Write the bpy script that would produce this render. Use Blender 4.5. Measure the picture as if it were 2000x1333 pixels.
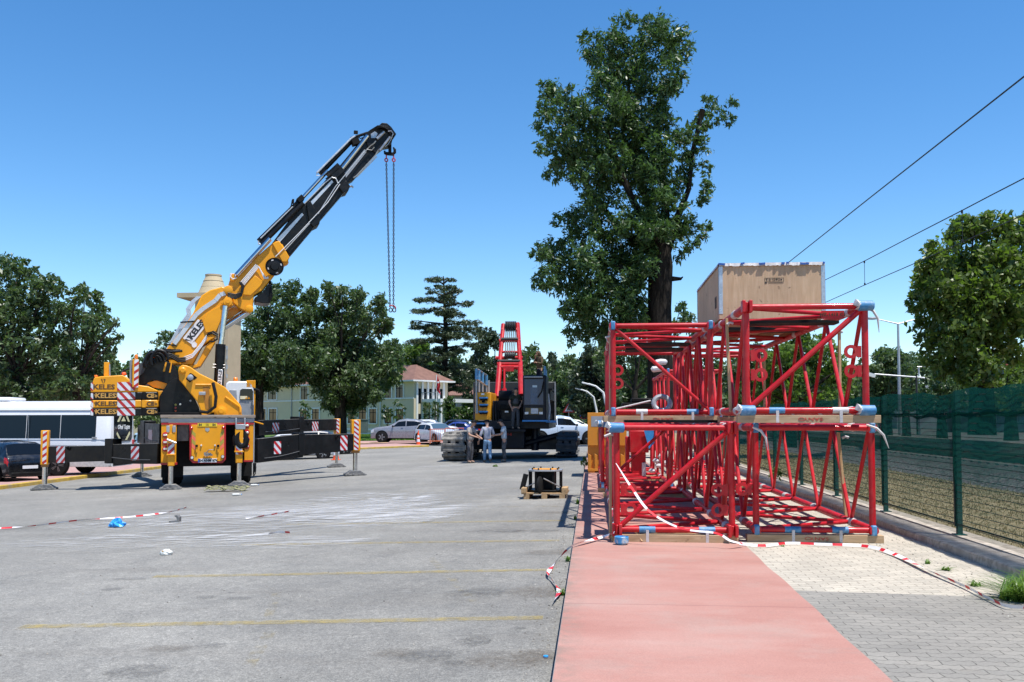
import bpy, math, random
import numpy as np
from mathutils import Vector, Matrix

for o in list(bpy.data.objects):
    bpy.data.objects.remove(o)
SC = bpy.context.scene
COL = SC.collection
R = math.radians
V = Vector
rnd = random.Random(7)

# ------------------------------------------------------------------ camera
F = 1800.0                      # focal length in pixels of the 2000 px wide photograph
PITCH = R(2.5)
CX, HOR = 1000.0, 818.0
CY = HOR - F * math.tan(PITCH)
EYE = V((0, 0, 1.55))
YAW = math.atan(157 * math.cos(PITCH) / F)
HV = V((-math.sin(YAW), math.cos(YAW), 0))
RV = V((math.cos(YAW), math.sin(YAW), 0))
FW = HV * math.cos(PITCH) + V((0, 0, math.sin(PITCH)))
UP = HV * -math.sin(PITCH) + V((0, 0, math.cos(PITCH)))
cam = bpy.data.cameras.new('camera')
cam.sensor_width = 36
cam.lens = 36 * F / 2000
cam.shift_y = (CY - 666.5) / 2000
cam.clip_start = 0.05
cam.clip_end = 3000
camo = bpy.data.objects.new('camera', cam)
COL.objects.link(camo)
camo.location = EYE
camo.rotation_euler = (R(90) + PITCH, 0, YAW)
SC.camera = camo

# ------------------------------------------------------------------ sky, sun, exposure
SUN = V((0.25, -0.20, 0.95)).normalized()
world = bpy.data.worlds.new('World')
SC.world = world
world.use_nodes = True
wt = world.node_tree
bg = wt.nodes['Background']
sky = wt.nodes.new('ShaderNodeTexSky')
sky.sky_type = 'NISHITA'
sky.sun_disc = False
sky.sun_elevation = math.asin(SUN.z)
sky.sun_rotation = math.atan2(SUN.x, SUN.y)
sky.air_density = 1.0
sky.dust_density = 0.0
sky.ozone_density = 2.2
sky.altitude = 900
hsv = wt.nodes.new('ShaderNodeHueSaturation')
hsv.inputs['Saturation'].default_value = 1.29
wt.links.new(sky.outputs[0], hsv.inputs['Color'])
wt.links.new(hsv.outputs[0], bg.inputs['Color'])
bg.inputs['Strength'].default_value = 0.114
sl = bpy.data.lights.new('sun', 'SUN')
sl.energy = 4.3
sl.angle = R(0.53)
sl.color = (1.0, 0.965, 0.91)
so = bpy.data.objects.new('sun', sl)
COL.objects.link(so)
so.rotation_euler = SUN.to_track_quat('Z', 'Y').to_euler()
so.location = (30, -20, 60)
SC.view_settings.view_transform = 'Standard'
SC.view_settings.look = 'None'
SC.view_settings.exposure = 0.78
SC.view_settings.gamma = 1
SC.cycles.transparent_max_bounces = 40

# ------------------------------------------------------------------ placing helpers
def smooth(a, b, x):
    t = min(1, max(0, (x - a) / (b - a)))
    return t * t * (3 - 2 * t)
KX = -0.24                      # left edge of the raised path
def gz(x, y):                   # height of the asphalt, which falls gently to the left
    s = 0.032 * (1 - 0.6 * smooth(42, 66, y))
    return -0.12 + s * (max(x, -45) - KX) if x < KX else -0.12
def ray(px, py):
    return FW * F + RV * (px - CX) + UP * (CY - py)
def at(px, py, d):              # world point on the ray of a pixel, d metres ahead
    r = ray(px, py)
    return EYE + r * (d / r.dot(HV))
def onz(px, py, z):
    r = ray(px, py)
    return EYE + r * ((z - EYE.z) / r.z)
def G(px, py, up=0.0):          # where a pixel meets the sloping asphalt
    z = -0.12
    for _ in range(40):
        p = onz(px, py, z + up)
        z = gz(p.x, p.y)
    return p
class Frame:
    def __init__(s, o, head):
        s.o = V(o)
        h = V((head[0], head[1], 0)).normalized()
        s.h = h
        s.u = V((h.y, -h.x, 0))
        s.M = Matrix(((s.u.x, h.x, 0, s.o.x), (s.u.y, h.y, 0, s.o.y), (0, 0, 1, s.o.z), (0, 0, 0, 1)))
        s.I = s.M.inverted()
    def P(s, px, py, v=0.0):    # local point where a pixel's ray meets the plane v metres behind the front
        r = ray(px, py)
        t = (v - (EYE - s.o).dot(s.h)) / r.dot(s.h)
        return s.I @ (EYE + r * t)
    def L(s, w):
        return s.I @ V(w)
    def rect(s, x0, y0, x1, y1, v):
        a, b = s.P(x0, y1, v), s.P(x1, y0, v)
        return a.x, b.x, a.z, b.z

# ------------------------------------------------------------------ mesh building
class MB:
    def __init__(s):
        s.v, s.f, s.m = [], [], []
    def add(s, vs, fs, m=0):
        b = len(s.v)
        s.v += [tuple(p) for p in vs]
        s.f += [tuple(i + b for i in f) for f in fs]
        s.m += [m] * len(fs)
        return s
    def box(s, x0, x1, y0, y1, z0, z1, m=0, M=None):
        vs = [V((x, y, z)) for z in (z0, z1) for y in (y0, y1) for x in (x0, x1)]
        if M is not None:
            vs = [M @ p for p in vs]
        return s.add(vs, [(0, 2, 3, 1), (4, 5, 7, 6), (0, 1, 5, 4), (2, 6, 7, 3), (0, 4, 6, 2), (1, 3, 7, 5)], m)
    def cbox(s, c, sz, rz=0, m=0, rx=0, ry=0):
        M = Matrix.Translation(V(c)) @ Matrix.Rotation(rz, 4, 'Z') @ Matrix.Rotation(ry, 4, 'Y') @ Matrix.Rotation(rx, 4, 'X')
        return s.box(-sz[0] / 2, sz[0] / 2, -sz[1] / 2, sz[1] / 2, -sz[2] / 2, sz[2] / 2, m, M)
    def bar(s, p, q, w, h, m=0):            # rectangular bar from p to q: w across, h upwards
        p, q = V(p), V(q)
        d = (q - p).normalized()
        a = d.cross(V((0, 0, 1)))
        a = V((1, 0, 0)) if a.length < 1e-4 else a.normalized()
        b = a.cross(d)
        vs = [e + a * (i * w / 2) + b * (j * h / 2) for e in (p, q) for j in (-1, 1) for i in (-1, 1)]
        return s.add(vs, [(0, 2, 3, 1), (4, 5, 7, 6), (0, 1, 5, 4), (2, 6, 7, 3), (0, 4, 6, 2), (1, 3, 7, 5)], m)
    def tube(s, p, q, r, r2=None, n=10, m=0, caps=True):
        return s.path([p, q], [r, r if r2 is None else r2], n, m, caps)
    def path(s, pts, r, n=8, m=0, caps=True, closed=False):
        pts = [V(p) for p in pts]
        k = len(pts)
        rs = r if isinstance(r, (list, tuple)) else [r] * k
        vs, fs = [], []
        a = None
        for i, p in enumerate(pts):
            if closed:
                d = pts[(i + 1) % k] - pts[i - 1]
            else:
                d = pts[min(i + 1, k - 1)] - pts[max(i - 1, 0)]
            d.normalize()
            if a is None:
                a = d.cross(V((0.13, 0.21, 1)))
                if a.length < 1e-3:
                    a = d.cross(V((1, 0, 0)))
            a = (a - d * a.dot(d)).normalized()
            b = d.cross(a)
            for j in range(n):
                t = 2 * math.pi * j / n
                vs.append(p + (a * math.cos(t) + b * math.sin(t)) * rs[i])
        for i in range(k if closed else k - 1):
            for j in range(n):
                i2 = (i + 1) % k
                fs.append((i * n + j, i * n + (j + 1) % n, i2 * n + (j + 1) % n, i2 * n + j))
        if caps and not closed:
            fs.append(tuple(range(n))[::-1])
            fs.append(tuple((k - 1) * n + j for j in range(n)))
        return s.add(vs, fs, m)
    def prism(s, out, v0, v1, m=0):          # outline of (u, z) swept along v
        n = len(out)
        area = sum(out[i][0] * out[(i + 1) % n][1] - out[(i + 1) % n][0] * out[i][1] for i in range(n))
        if area < 0:
            out = out[::-1]
        vs = [(u, v0, z) for u, z in out] + [(u, v1, z) for u, z in out]
        fs = [tuple(range(n)), tuple(range(2 * n - 1, n - 1, -1))]
        fs += [(i, i + n, (i + 1) % n + n, (i + 1) % n) for i in range(n)]
        return s.add(vs, fs, m)
    def slab(s, out, z0, z1, m=0):           # plan outline of (x, y) raised from z0 to z1
        n = len(out)
        area = sum(out[i][0] * out[(i + 1) % n][1] - out[(i + 1) % n][0] * out[i][1] for i in range(n))
        if area < 0:
            out = out[::-1]
        vs = [(u, v, z0) for u, v in out] + [(u, v, z1) for u, v in out]
        fs = [tuple(range(n))[::-1], tuple(range(n, 2 * n))]
        fs += [(i, (i + 1) % n, (i + 1) % n + n, i + n) for i in range(n)]
        return s.add(vs, fs, m)
    def lathe(s, prof, c, axis=(0, 0, 1), n=16, m=0):
        ax = V(axis).normalized()
        a = ax.cross(V((0.3, 0.5, 1)) if abs(ax.z) < 0.9 else V((1, 0, 0))).normalized()
        b = ax.cross(a)
        vs = []
        for r, z in prof:
            for j in range(n):
                t = 2 * math.pi * j / n
                vs.append(V(c) + ax * z + (a * math.cos(t) + b * math.sin(t)) * max(r, 1e-4))
        k = len(prof)
        fs = [(i * n + j, i * n + (j + 1) % n, (i + 1) * n + (j + 1) % n, (i + 1) * n + j) for i in range(k - 1) for j in range(n)]
        fs.append(tuple(range(n))[::-1])
        fs.append(tuple((k - 1) * n + j for j in range(n)))
        return s.add(vs, fs, m)
    def ball(s, c, r, n=12, m=0, sc=(1, 1, 1)):
        k = n // 2
        vs, fs = [], []
        for i in range(k + 1):
            t = math.pi * i / k
            for j in range(n):
                p = 2 * math.pi * j / n
                vs.append((c[0] + r * sc[0] * math.sin(t) * math.cos(p), c[1] + r * sc[1] * math.sin(t) * math.sin(p), c[2] + r * sc[2] * math.cos(t)))
        fs = [(i * n + j, (i + 1) * n + j, (i + 1) * n + (j + 1) % n, i * n + (j + 1) % n) for i in range(k) for j in range(n)]
        return s.add(vs, fs, m)
    def build(s, name, mats, parent=None, bevel=0, ang=32, flat=False, label=None):
        me = bpy.data.meshes.new(name)
        me.from_pydata(s.v, [], s.f)
        if not isinstance(mats, (list, tuple)):
            mats = [mats]
        for m in mats:
            me.materials.append(m)
        if len(mats) > 1:
            me.polygons.foreach_set('material_index', s.m)
        if not flat:
            me.polygons.foreach_set('use_smooth', [True] * len(s.f))
            me.set_sharp_from_angle(angle=R(ang))
        me.update()
        o = bpy.data.objects.new(name, me)
        COL.objects.link(o)
        if parent is not None:
            o.parent = parent
        if bevel:
            b = o.modifiers.new('bevel', 'BEVEL')
            b.width = bevel
            b.segments = 2
            b.limit_method = 'ANGLE'
            b.angle_limit = R(40)
        if label:
            o['label'] = label
        return o

def tag(o, label, cat, group=None, kind=None):
    o['label'] = label
    o['category'] = cat
    if group:
        o['group'] = group
    if kind:
        o['kind'] = kind
    return o
def struct(o, label=None):
    o['kind'] = 'structure'
    if label:
        o['label'] = label
    return o
def empty(name, loc=(0, 0, 0), rz=0, M=None):
    o = bpy.data.objects.new(name, None)
    o.empty_display_size = 0.3
    COL.objects.link(o)
    if M is not None:
        o.matrix_world = M
    else:
        o.location = loc
        o.rotation_euler = (0, 0, rz)
    return o
CH = {}
def kids(o):
    return [c for c in bpy.data.objects if c.parent == o]
def copy_tree(o, parent=None):
    c = o.copy()
    COL.objects.link(c)
    if parent is not None:
        c.parent = parent
    for ch in kids(o):
        copy_tree(ch, c)
    return c

# ------------------------------------------------------------------ materials
class NT:
    def __init__(s, name):
        s.mat = bpy.data.materials.new(name)
        s.mat.use_nodes = True
        s.t = s.mat.node_tree
        s.b = s.t.nodes['Principled BSDF']
        s.out = s.t.nodes['Material Output']
        s.tc = s.t.nodes.new('ShaderNodeTexCoord')
    def n(s, typ, **kw):
        nd = s.t.nodes.new('ShaderNode' + typ)
        for k, v in kw.items():
            setattr(nd, k, v)
        return nd
    def l(s, a, b):
        s.t.links.new(a, b)
    def noise(s, scale, detail=4, rough=0.55, vec=None, stretch=None, dist=0):
        nd = s.n('TexNoise')
        nd.inputs['Scale'].default_value = scale
        nd.inputs['Detail'].default_value = detail
        nd.inputs['Roughness'].default_value = rough
        nd.inputs['Distortion'].default_value = dist
        src = vec or s.tc.outputs['Object']
        if stretch:
            mp = s.n('Mapping')
            mp.inputs['Scale'].default_value = stretch
            s.l(src, mp.inputs['Vector'])
            src = mp.outputs[0]
        s.l(src, nd.inputs['Vector'])
        return nd.outputs['Fac']
    def ramp(s, fac, stops):
        nd = s.n('ValToRGB')
        e = nd.color_ramp.elements
        while len(e) < len(stops):
            e.new(0.5)
        for i, (p, c) in enumerate(stops):
            e[i].position = p
            e[i].color = (*c, 1) if isinstance(c, (tuple, list)) else (c, c, c, 1)
        s.l(fac, nd.inputs['Fac'])
        return nd.outputs['Color']
    def mix(s, fac, a, b, mode='MIX'):
        nd = s.n('MixRGB', blend_type=mode)
        for i, x in enumerate((fac, a, b)):
            if isinstance(x, (int, float)):
                nd.inputs[i].default_value = x if i == 0 else (x, x, x, 1)
            elif isinstance(x, (tuple, list)):
                nd.inputs[i].default_value = (*x, 1)
            else:
                s.l(x, nd.inputs[i])
        return nd.outputs[0]
    def math(s, op, a, b=None, clamp=False):
        nd = s.n('Math', operation=op, use_clamp=clamp)
        for i, x in enumerate((a, b)):
            if x is None:
                continue
            if isinstance(x, (int, float)):
                nd.inputs[i].default_value = x
            else:
                s.l(x, nd.inputs[i])
        return nd.outputs[0]
    def xyz(s):
        nd = s.n('SeparateXYZ')
        s.l(s.tc.outputs['Object'], nd.inputs[0])
        return nd.outputs
    def bump(s, h, strength=0.3, dist=0.02):
        nd = s.n('Bump')
        nd.inputs['Strength'].default_value = strength
        nd.inputs['Distance'].default_value = dist
        s.l(h, nd.inputs['Height'])
        s.l(nd.outputs[0], s.b.inputs['Normal'])
    def set(s, **kw):
        for k, v in kw.items():
            s.b.inputs[k.replace('_', ' ')].default_value = v
    def alpha(s, a):
        s.l(a, s.b.inputs['Alpha'])

def pbr(name, col, rough=0.5, metal=0.0, var=0.18, scale=6.0, bump=0.0, coat=0.0, dirt=None, spec=0.5, dscale=3.0, damt=0.5):
    m = NT(name)
    n1 = m.noise(scale, 5)
    c = m.mix(1.0, col, m.ramp(n1, [(0.3, 1 - var), (0.7, 1 + var * 0.5)]), 'MULTIPLY')
    if dirt is not None:
        c = m.mix(m.math('MULTIPLY', m.ramp(m.noise(dscale, 7, 0.65), [(0.48, 0.0), (0.68, 1.0)]), damt), c, dirt)
    m.l(c, m.b.inputs['Base Color'])
    m.l(m.ramp(m.noise(scale * 2.3, 4), [(0.3, max(0, rough - 0.1)), (0.7, min(1, rough + 0.12))]), m.b.inputs['Roughness'])
    m.set(Metallic=metal)
    m.b.inputs['Specular IOR Level'].default_value = spec
    if coat:
        m.b.inputs['Coat Weight'].default_value = coat
        m.b.inputs['Coat Roughness'].default_value = 0.08
    if bump:
        m.bump(m.noise(scale * 8, 4), bump, 0.01)
    return m.mat

def stripes(name, k, ang, duty=0.5, a=(0.42, 0.012, 0.018), b=(0.62, 0.63, 0.66)):
    m = NT(name)                                   # diagonal red and white reflective stripes in the object's own x-z plane
    o = m.xyz()
    s = m.math('ADD', m.math('MULTIPLY', o[0], math.cos(ang) * k), m.math('MULTIPLY', o[2], math.sin(ang) * k))
    fr = m.math('FRACT', m.math('ADD', s, 100.0))
    c = m.mix(m.math('GREATER_THAN', fr, duty), a, b)
    c = m.mix(1.0, c, m.ramp(m.noise(9, 5), [(0.3, 0.8), (0.6, 1.0)]), 'MULTIPLY')
    m.l(c, m.b.inputs['Base Color'])
    m.set(Roughness=0.35)
    return m.mat

def glass(name, col=(0.005, 0.007, 0.010), rough=0.04):
    m = NT(name)
    m.set(Roughness=rough, Base_Color=(*col, 1))
    m.b.inputs['Specular IOR Level'].default_value = 0.35
    return m.mat

YEL = (0.74, 0.305, 0.004)
M = {}
M['yellow'] = pbr('crane_yellow_paint', YEL, 0.42, 0, 0.10, 2.5, coat=0.08, dirt=(0.4, 0.19, 0.03), dscale=2.2, damt=0.25, spec=.35)
M['black'] = pbr('black_paint', (0.0035, 0.0035, 0.004), 0.4, 0, 0.4, 3, dirt=(0.03, 0.028, 0.026), dscale=2.5, damt=0.3, spec=.28)
M['blackmatt'] = pbr('matt_black', (0.004, 0.004, 0.0045), 0.65, 0, 0.4, 4, spec=.2)
M['rubber'] = pbr('rubber', (0.009, 0.009, 0.0095), 0.8, 0, 0.3, 6, bump=0.1, spec=.25)
M['hose'] = pbr('hose_rubber', (0.005, 0.005, 0.0055), 0.45, 0, 0.3, 6, spec=.3)
M['chrome'] = pbr('chrome_rod', (0.55, 0.56, 0.58), 0.16, 1.0, 0.08, 4)
M['steel'] = pbr('steel', (0.42, 0.42, 0.43), 0.36, 0.85, 0.2, 5, dirt=(0.2, 0.17, 0.14), dscale=4)
M['greysteel'] = pbr('grey_paint_steel', (0.33, 0.34, 0.36), 0.4, 0.3, 0.15, 4)
M['dsteel'] = pbr('dirty_steel', (0.19, 0.185, 0.18), 0.62, 0.5, 0.4, 7, bump=0.25, dirt=(0.40, 0.38, 0.34), dscale=5)
M['red'] = pbr('red_boom_paint', (0.47, 0.006, 0.014), 0.42, 0, 0.22, 4, coat=0.06, dirt=(0.40, 0.075, 0.06), dscale=5, damt=0.4, spec=.35)
M['redtrim'] = pbr('red_trim', (0.40, 0.01, 0.015), 0.4)
M['white'] = pbr('white_paint', (0.66, 0.67, 0.70), 0.25, 0, 0.04, 2, coat=0.5, dirt=(0.55, 0.53, 0.5), damt=0.2)
M['offwhite'] = pbr('white_plastic_wrap', (0.56, 0.53, 0.52), 0.5, 0, 0.2, 12, bump=0.3)
M['blue'] = pbr('blue_tape', (0.05, 0.21, 0.42), 0.5, 0, 0.3, 14, bump=0.3, dirt=(0.30, 0.40, 0.50), dscale=8)
M['bluetread'] = pbr('blue_tread', (0.03, 0.22, 0.52), 0.45)
M['navy'] = pbr('navy_paint', (0.004, 0.006, 0.013), 0.42, 0, 0.3, 3, dirt=(0.025, 0.026, 0.032), damt=.3, spec=.25)
M['glass'] = glass('dark_glass')
M['glassblue'] = glass('cab_glass', (0.012, 0.038, 0.10), 0.12)
M['stripeL'] = stripes('hazard_stripes_left', 6.0, R(-45), 0.5)
M['stripeR'] = stripes('hazard_stripes_right', 6.0, R(45), 0.5)
M['stripeS'] = stripes('hazard_stripes_small', 8.0, R(52), 0.45)
M['stripeT'] = stripes('hazard_stripes_tall', 6.0, R(-52), 0.45)
M['cwstripe'] = stripes('hazard_stripes_weights', 5.5, R(42), 0.45)
M['orange'] = pbr('orange_plastic', (0.8, 0.1, 0.02), 0.45)
M['amber'] = pbr('amber_lamp', (0.8, 0.2, 0.01), 0.25)
M['redlamp'] = pbr('red_lamp', (0.42, 0.01, 0.012), 0.2)
M['lamp'] = pbr('clear_lamp', (0.62, 0.64, 0.66), 0.12, 0.3)
M['letter'] = pbr('black_lettering', (0.012, 0.012, 0.012), 0.5)
M['gold'] = pbr('gold_lettering', (0.50, 0.27, 0.06), 0.5)
M['brownletter'] = pbr('brown_lettering', (0.09, 0.04, 0.01), 0.5)
M['redletter'] = pbr('red_lettering', (0.5, 0.04, 0.03), 0.6)
M['whiteletter'] = pbr('white_lettering', (0.78, 0.78, 0.78), 0.5)

def wood(name, col, dark, axis=1, scale=1.0):
    m = NT(name)
    st = [9, 9, 9]
    st[axis] = 0.9
    g = m.noise(3.2 * scale, 7, 0.6, stretch=tuple(st), dist=0.6)
    c = m.mix(m.ramp(g, [(0.35, 0.0), (0.72, 1.0)]), col, dark)
    c = m.mix(m.ramp(m.noise(9, 2), [(0.66, 0.0), (0.74, 1.0)]), c, tuple(x * 0.45 for x in dark))
    c = m.mix(1.0, c, m.ramp(m.noise(1.3, 4), [(0.3, 0.82), (0.7, 1.08)]), 'MULTIPLY')
    m.l(c, m.b.inputs['Base Color'])
    m.set(Roughness=0.75)
    m.bump(g, 0.15, 0.01)
    return m.mat
M['timber'] = wood('timber', (0.50, 0.355, 0.215), (0.34, 0.215, 0.11), 0)
M['board'] = wood('board', (0.60, 0.40, 0.22), (0.40, 0.24, 0.11), 2)
M['plywood'] = wood('plywood', (0.57, 0.395, 0.25), (0.46, 0.295, 0.165), 2, 0.8)
M['palletwood'] = wood('pallet_wood', (0.48, 0.32, 0.17), (0.28, 0.17, 0.08), 1)
M['deck'] = wood('weathered_deck', (0.32, 0.26, 0.21), (0.17, 0.13, 0.10), 0)

FONT = None
def text(s, size, mat, parent, loc, name='lettering', rot=(90, 0, 0), bold=0.0, xs=1.0, shear=0.0, ext=0.002, M4=None):
    cu = bpy.data.curves.new('txt', 'FONT')
    cu.body = s
    cu.size = size
    cu.align_x = 'CENTER'
    cu.align_y = 'CENTER'
    cu.extrude = ext
    cu.offset = bold
    cu.shear = shear
    cu.resolution_u = 2
    t = bpy.data.objects.new('txt', cu)
    COL.objects.link(t)
    dg = bpy.context.evaluated_depsgraph_get()
    me = bpy.data.meshes.new_from_object(t.evaluated_get(dg))
    bpy.data.objects.remove(t)
    o = bpy.data.objects.new(name, me)
    COL.objects.link(o)
    me.materials.clear()
    me.materials.append(mat)
    o.parent = parent
    if M4 is not None:
        o.matrix_local = M4
    else:
        o.location = loc
        o.rotation_euler = [R(a) for a in rot]
        o.scale = (xs, 1, 1)
    return o
# ================================================================== the ground
def grid(name, xs, ys, zf, mat, kind='structure'):
    vs = [(x, y, zf(x, y)) for y in ys for x in xs]
    n = len(xs)
    fs = [(j * n + i, j * n + i + 1, (j + 1) * n + i + 1, (j + 1) * n + i) for j in range(len(ys) - 1) for i in range(n - 1)]
    mb = MB()
    mb.add(vs, fs)
    o = mb.build(name, mat, ang=60)
    o['kind'] = kind
    return o

# asphalt
m = NT('asphalt')
fine = m.noise(95, 3, 0.7)
agg = m.n('TexVoronoi')
agg.inputs['Scale'].default_value = 70
m.l(m.tc.outputs['Object'], agg.inputs['Vector'])
big = m.noise(0.35, 6, 0.6)
mid = m.noise(2.2, 6, 0.62)
c = m.ramp(fine, [(0.25, (0.115, 0.110, 0.097)), (0.5, (0.232, 0.222, 0.199)), (0.8, (0.375, 0.36, 0.325))])
c = m.mix(1.0, c, m.ramp(agg.outputs['Distance'], [(0.0, 1.35), (0.35, 1.0), (0.8, 0.8)]), 'MULTIPLY')
c = m.mix(1.0, c, m.ramp(m.noise(38, 3, 0.6), [(0.3, 0.74), (0.7, 1.24)]), 'MULTIPLY')
c = m.mix(1.0, c, m.ramp(m.noise(11, 5, 0.6), [(0.3, 0.86), (0.7, 1.12)]), 'MULTIPLY')
c = m.mix(1.0, c, m.ramp(big, [(0.3, 0.80), (0.7, 1.12)]), 'MULTIPLY')
c = m.mix(1.0, c, m.ramp(mid, [(0.3, 0.86), (0.72, 1.08)]), 'MULTIPLY')
stk = m.noise(1.1, 6, 0.6, stretch=(0.25, 2.2, 1))
c = m.mix(m.math('MULTIPLY', m.ramp(stk, [(0.52, 0.0), (0.7, 1.0)]), 0.28), c, (0.14, 0.125, 0.105))
pa = m.ramp(m.noise(0.16, 3, 0.5, stretch=(1, .45, 1)), [(0.47, 0.0), (0.50, 1.0)])
c = m.mix(1.0, c, m.ramp(pa, [(0, 0.93), (1, 1.04)]), 'MULTIPLY')
bl = m.noise(0.9, 7, 0.7, dist=0.8)
c = m.mix(m.math('MULTIPLY', m.ramp(bl, [(0.60, 0.0), (0.70, 1.0)]), 0.42), c, (0.085, 0.08, 0.075))
sp = m.noise(7, 3, 0.5)
c = m.mix(m.math('MULTIPLY', m.ramp(sp, [(0.74, 0.0), (0.78, 1.0)]), 0.55), c, (0.05, 0.05, 0.05))
cr = m.n('TexVoronoi', feature='DISTANCE_TO_EDGE')
cr.inputs['Scale'].default_value = 0.22
wv = m.n('Vector' + 'Math')
nz = m.n('TexNoise')
nz.inputs['Scale'].default_value = 1.4
nz.inputs['Detail'].default_value = 6
m.l(m.tc.outputs['Object'], nz.inputs['Vector'])
m.l(m.tc.outputs['Object'], wv.inputs[0])
m.l(nz.outputs['Color'], wv.inputs[1])
m.l(wv.outputs[0], cr.inputs['Vector'])
c = m.mix(m.math('MULTIPLY', m.ramp(cr.outputs['Distance'], [(0.0, 1.0), (0.004, 0.0)]), 0.22), c, (0.06, 0.06, 0.06))
m.l(c, m.b.inputs['Base Color'])
m.l(m.ramp(mid, [(0.3, 0.72), (0.7, 0.9)]), m.b.inputs['Roughness'])
m.bump(fine, 0.5, 0.012)
M['asphalt'] = m.mat

m = NT('dry_earth')
c = m.ramp(m.noise(0.8, 7, 0.65), [(0.3, (0.09, 0.10, 0.04)), (0.55, (0.17, 0.15, 0.08)), (0.75, (0.24, 0.2, 0.12))])
m.l(c, m.b.inputs['Base Color'])
m.set(Roughness=1)
M['earth'] = m.mat
xs = [-900, -500, -300, -200, -120, -80, -46]
ys = [-30, 60, 200, 400, 900, 1800]
struct(MB().add([(-1200, -40, -2.1), (1200, -40, -2.1), (1200, 2200, -2.1), (-1200, 2200, -2.1)], [(0, 1, 2, 3)]).build('ground', M['earth']))
fx = [-46 + i * 1.5 for i in range(31)] + [-0.8, KX + 0.02]
fy = [-4 + i * 2.0 for i in range(45)] + [90, 110, 140, 180, 240]
grid('parking_lot', fx, fy, gz, M['asphalt'])
grid('road', [KX + 0.02, 0.5, 3.9, 18, 60, 140], [47, 60, 100, 160, 240], lambda x, y: -0.125, M['asphalt'])

# pink path
m = NT('pink_path_coating')
n1 = m.noise(1.2, 7, 0.6, stretch=(0.45, 1.0, 1))
c = m.ramp(n1, [(0.28, (0.32, 0.142, 0.110)), (0.52, (0.375, 0.190, 0.152)), (0.75, (0.405, 0.248, 0.205))])
c = m.mix(m.math('MULTIPLY', m.ramp(m.noise(0.8, 8, 0.7), [(0.5, 0.0), (0.66, 1.0)]), 0.6), c, (0.35, 0.24, 0.20))
c = m.mix(1.0, c, m.ramp(m.noise(140, 2), [(0.3, 0.84), (0.7, 1.1)]), 'MULTIPLY')
c = m.mix(m.math('MULTIPLY', m.ramp(m.noise(14, 2), [(0.75, 0.0), (0.79, 1.0)]), 0.5), c, (0.2, 0.12, 0.1))
o = m.xyz()
near = m.math('SUBTRACT', 1.0, m.math('MULTIPLY', m.math('SUBTRACT', o[0], KX), 5.0), True)
c = m.mix(m.math('MULTIPLY', m.math('MULTIPLY', near, m.ramp(m.noise(6, 7, 0.7), [(0.42, 0.0), (0.6, 1.0)])), 0.75), c, (0.20, 0.15, 0.12))
c = m.mix(m.math('MULTIPLY', m.ramp(m.noise(2.6, 8, 0.72, stretch=(0.5, 1.6, 1)), [(0.56, 0.0), (0.68, 1.0)]), 0.35), c, (0.24, 0.165, 0.14))
jt = m.math('FRACT', m.math('ADD', m.math('MULTIPLY', o[1], 1 / 3.1), 0.484))
c = m.mix(m.math('MULTIPLY', m.math('LESS_THAN', jt, 0.007), 0.6), c, (0.22, 0.1, 0.085))
m.l(c, m.b.inputs['Base Color'])
m.set(Roughness=0.8)
m.bump(m.noise(160, 3), 0.25, 0.006)
M['pink'] = m.mat
PXR = 1.83
EA, EB = onz(1746, 1333, 0), onz(1458, 1068, 0)
def edge(y):                 # right edge of the coating, slightly ragged
    return EA.x + (EB.x - EA.x) * (y - EA.y) / (EB.y - EA.y) * (1 if y < 12 else 12 / y) + 0.006 * math.sin(y * 4.3) + 0.008 * math.sin(y * 1.7)
ys = [-3 + 0.2 * i for i in range(250)]
mb = MB()
mb.add([p for y in ys for p in ((KX, y, 0.004), (edge(y), y, 0.004))], [(2 * i, 2 * i + 1, 2 * i + 3, 2 * i + 2) for i in range(len(ys) - 1)])
struct(mb.build('path', M['pink']))
# pavement body and its kerb
M['concrete'] = pbr('old_concrete', (0.46, 0.395, 0.315), 0.95, 0, 0.5, 14, bump=1.0, dirt=(0.27, 0.225, 0.175), dscale=3.5, damt=0.8)
M['kerbstone'] = pbr('kerbstone', (0.33, 0.31, 0.30), 0.9, 0, 0.3, 8, bump=0.3, dirt=(0.14, 0.13, 0.12))
struct(MB().box(KX - 0.004, KX + 0.1, -3, 46.8, -0.4, -0.002).build('kerb', M['kerbstone']))

# pavers
m = NT('block_pavers')
o = m.xyz()
br = m.n('TexBrick')
br.offset = 0.5
br.inputs['Scale'].default_value = 1.0
br.inputs['Mortar Size'].default_value = 0.0042
br.inputs['Mortar Smooth'].default_value = 0.3
br.inputs['Brick Width'].default_value = 0.20
br.inputs['Row Height'].default_value = 0.10
br.inputs['Color1'].default_value = (0.90, 0.90, 0.90, 1)
br.inputs['Color2'].default_value = (1.08, 1.07, 1.06, 1)
br.inputs['Mortar'].default_value = (0.30, 0.29, 0.27, 1)
cmb = m.n('CombineXYZ')
zig = m.math('MULTIPLY', m.math('PINGPONG', m.math('MULTIPLY', o[0], 10.0), 0.5), 0.05)
wob = m.math('MULTIPLY', m.math('SUBTRACT', m.noise(3, 4), 0.5), 0.07)
m.l(m.math('ADD', o[0], wob), cmb.inputs[0])
m.l(m.math('ADD', m.math('ADD', o[1], zig), wob), cmb.inputs[1])
m.l(cmb.outputs[0], br.inputs['Vector'])
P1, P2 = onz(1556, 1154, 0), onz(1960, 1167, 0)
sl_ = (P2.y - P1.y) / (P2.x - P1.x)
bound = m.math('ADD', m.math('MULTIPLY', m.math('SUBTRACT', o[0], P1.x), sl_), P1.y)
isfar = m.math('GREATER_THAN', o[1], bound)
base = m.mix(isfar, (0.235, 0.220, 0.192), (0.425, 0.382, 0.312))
c = m.mix(1.0, base, br.outputs['Color'], 'MULTIPLY')
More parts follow.
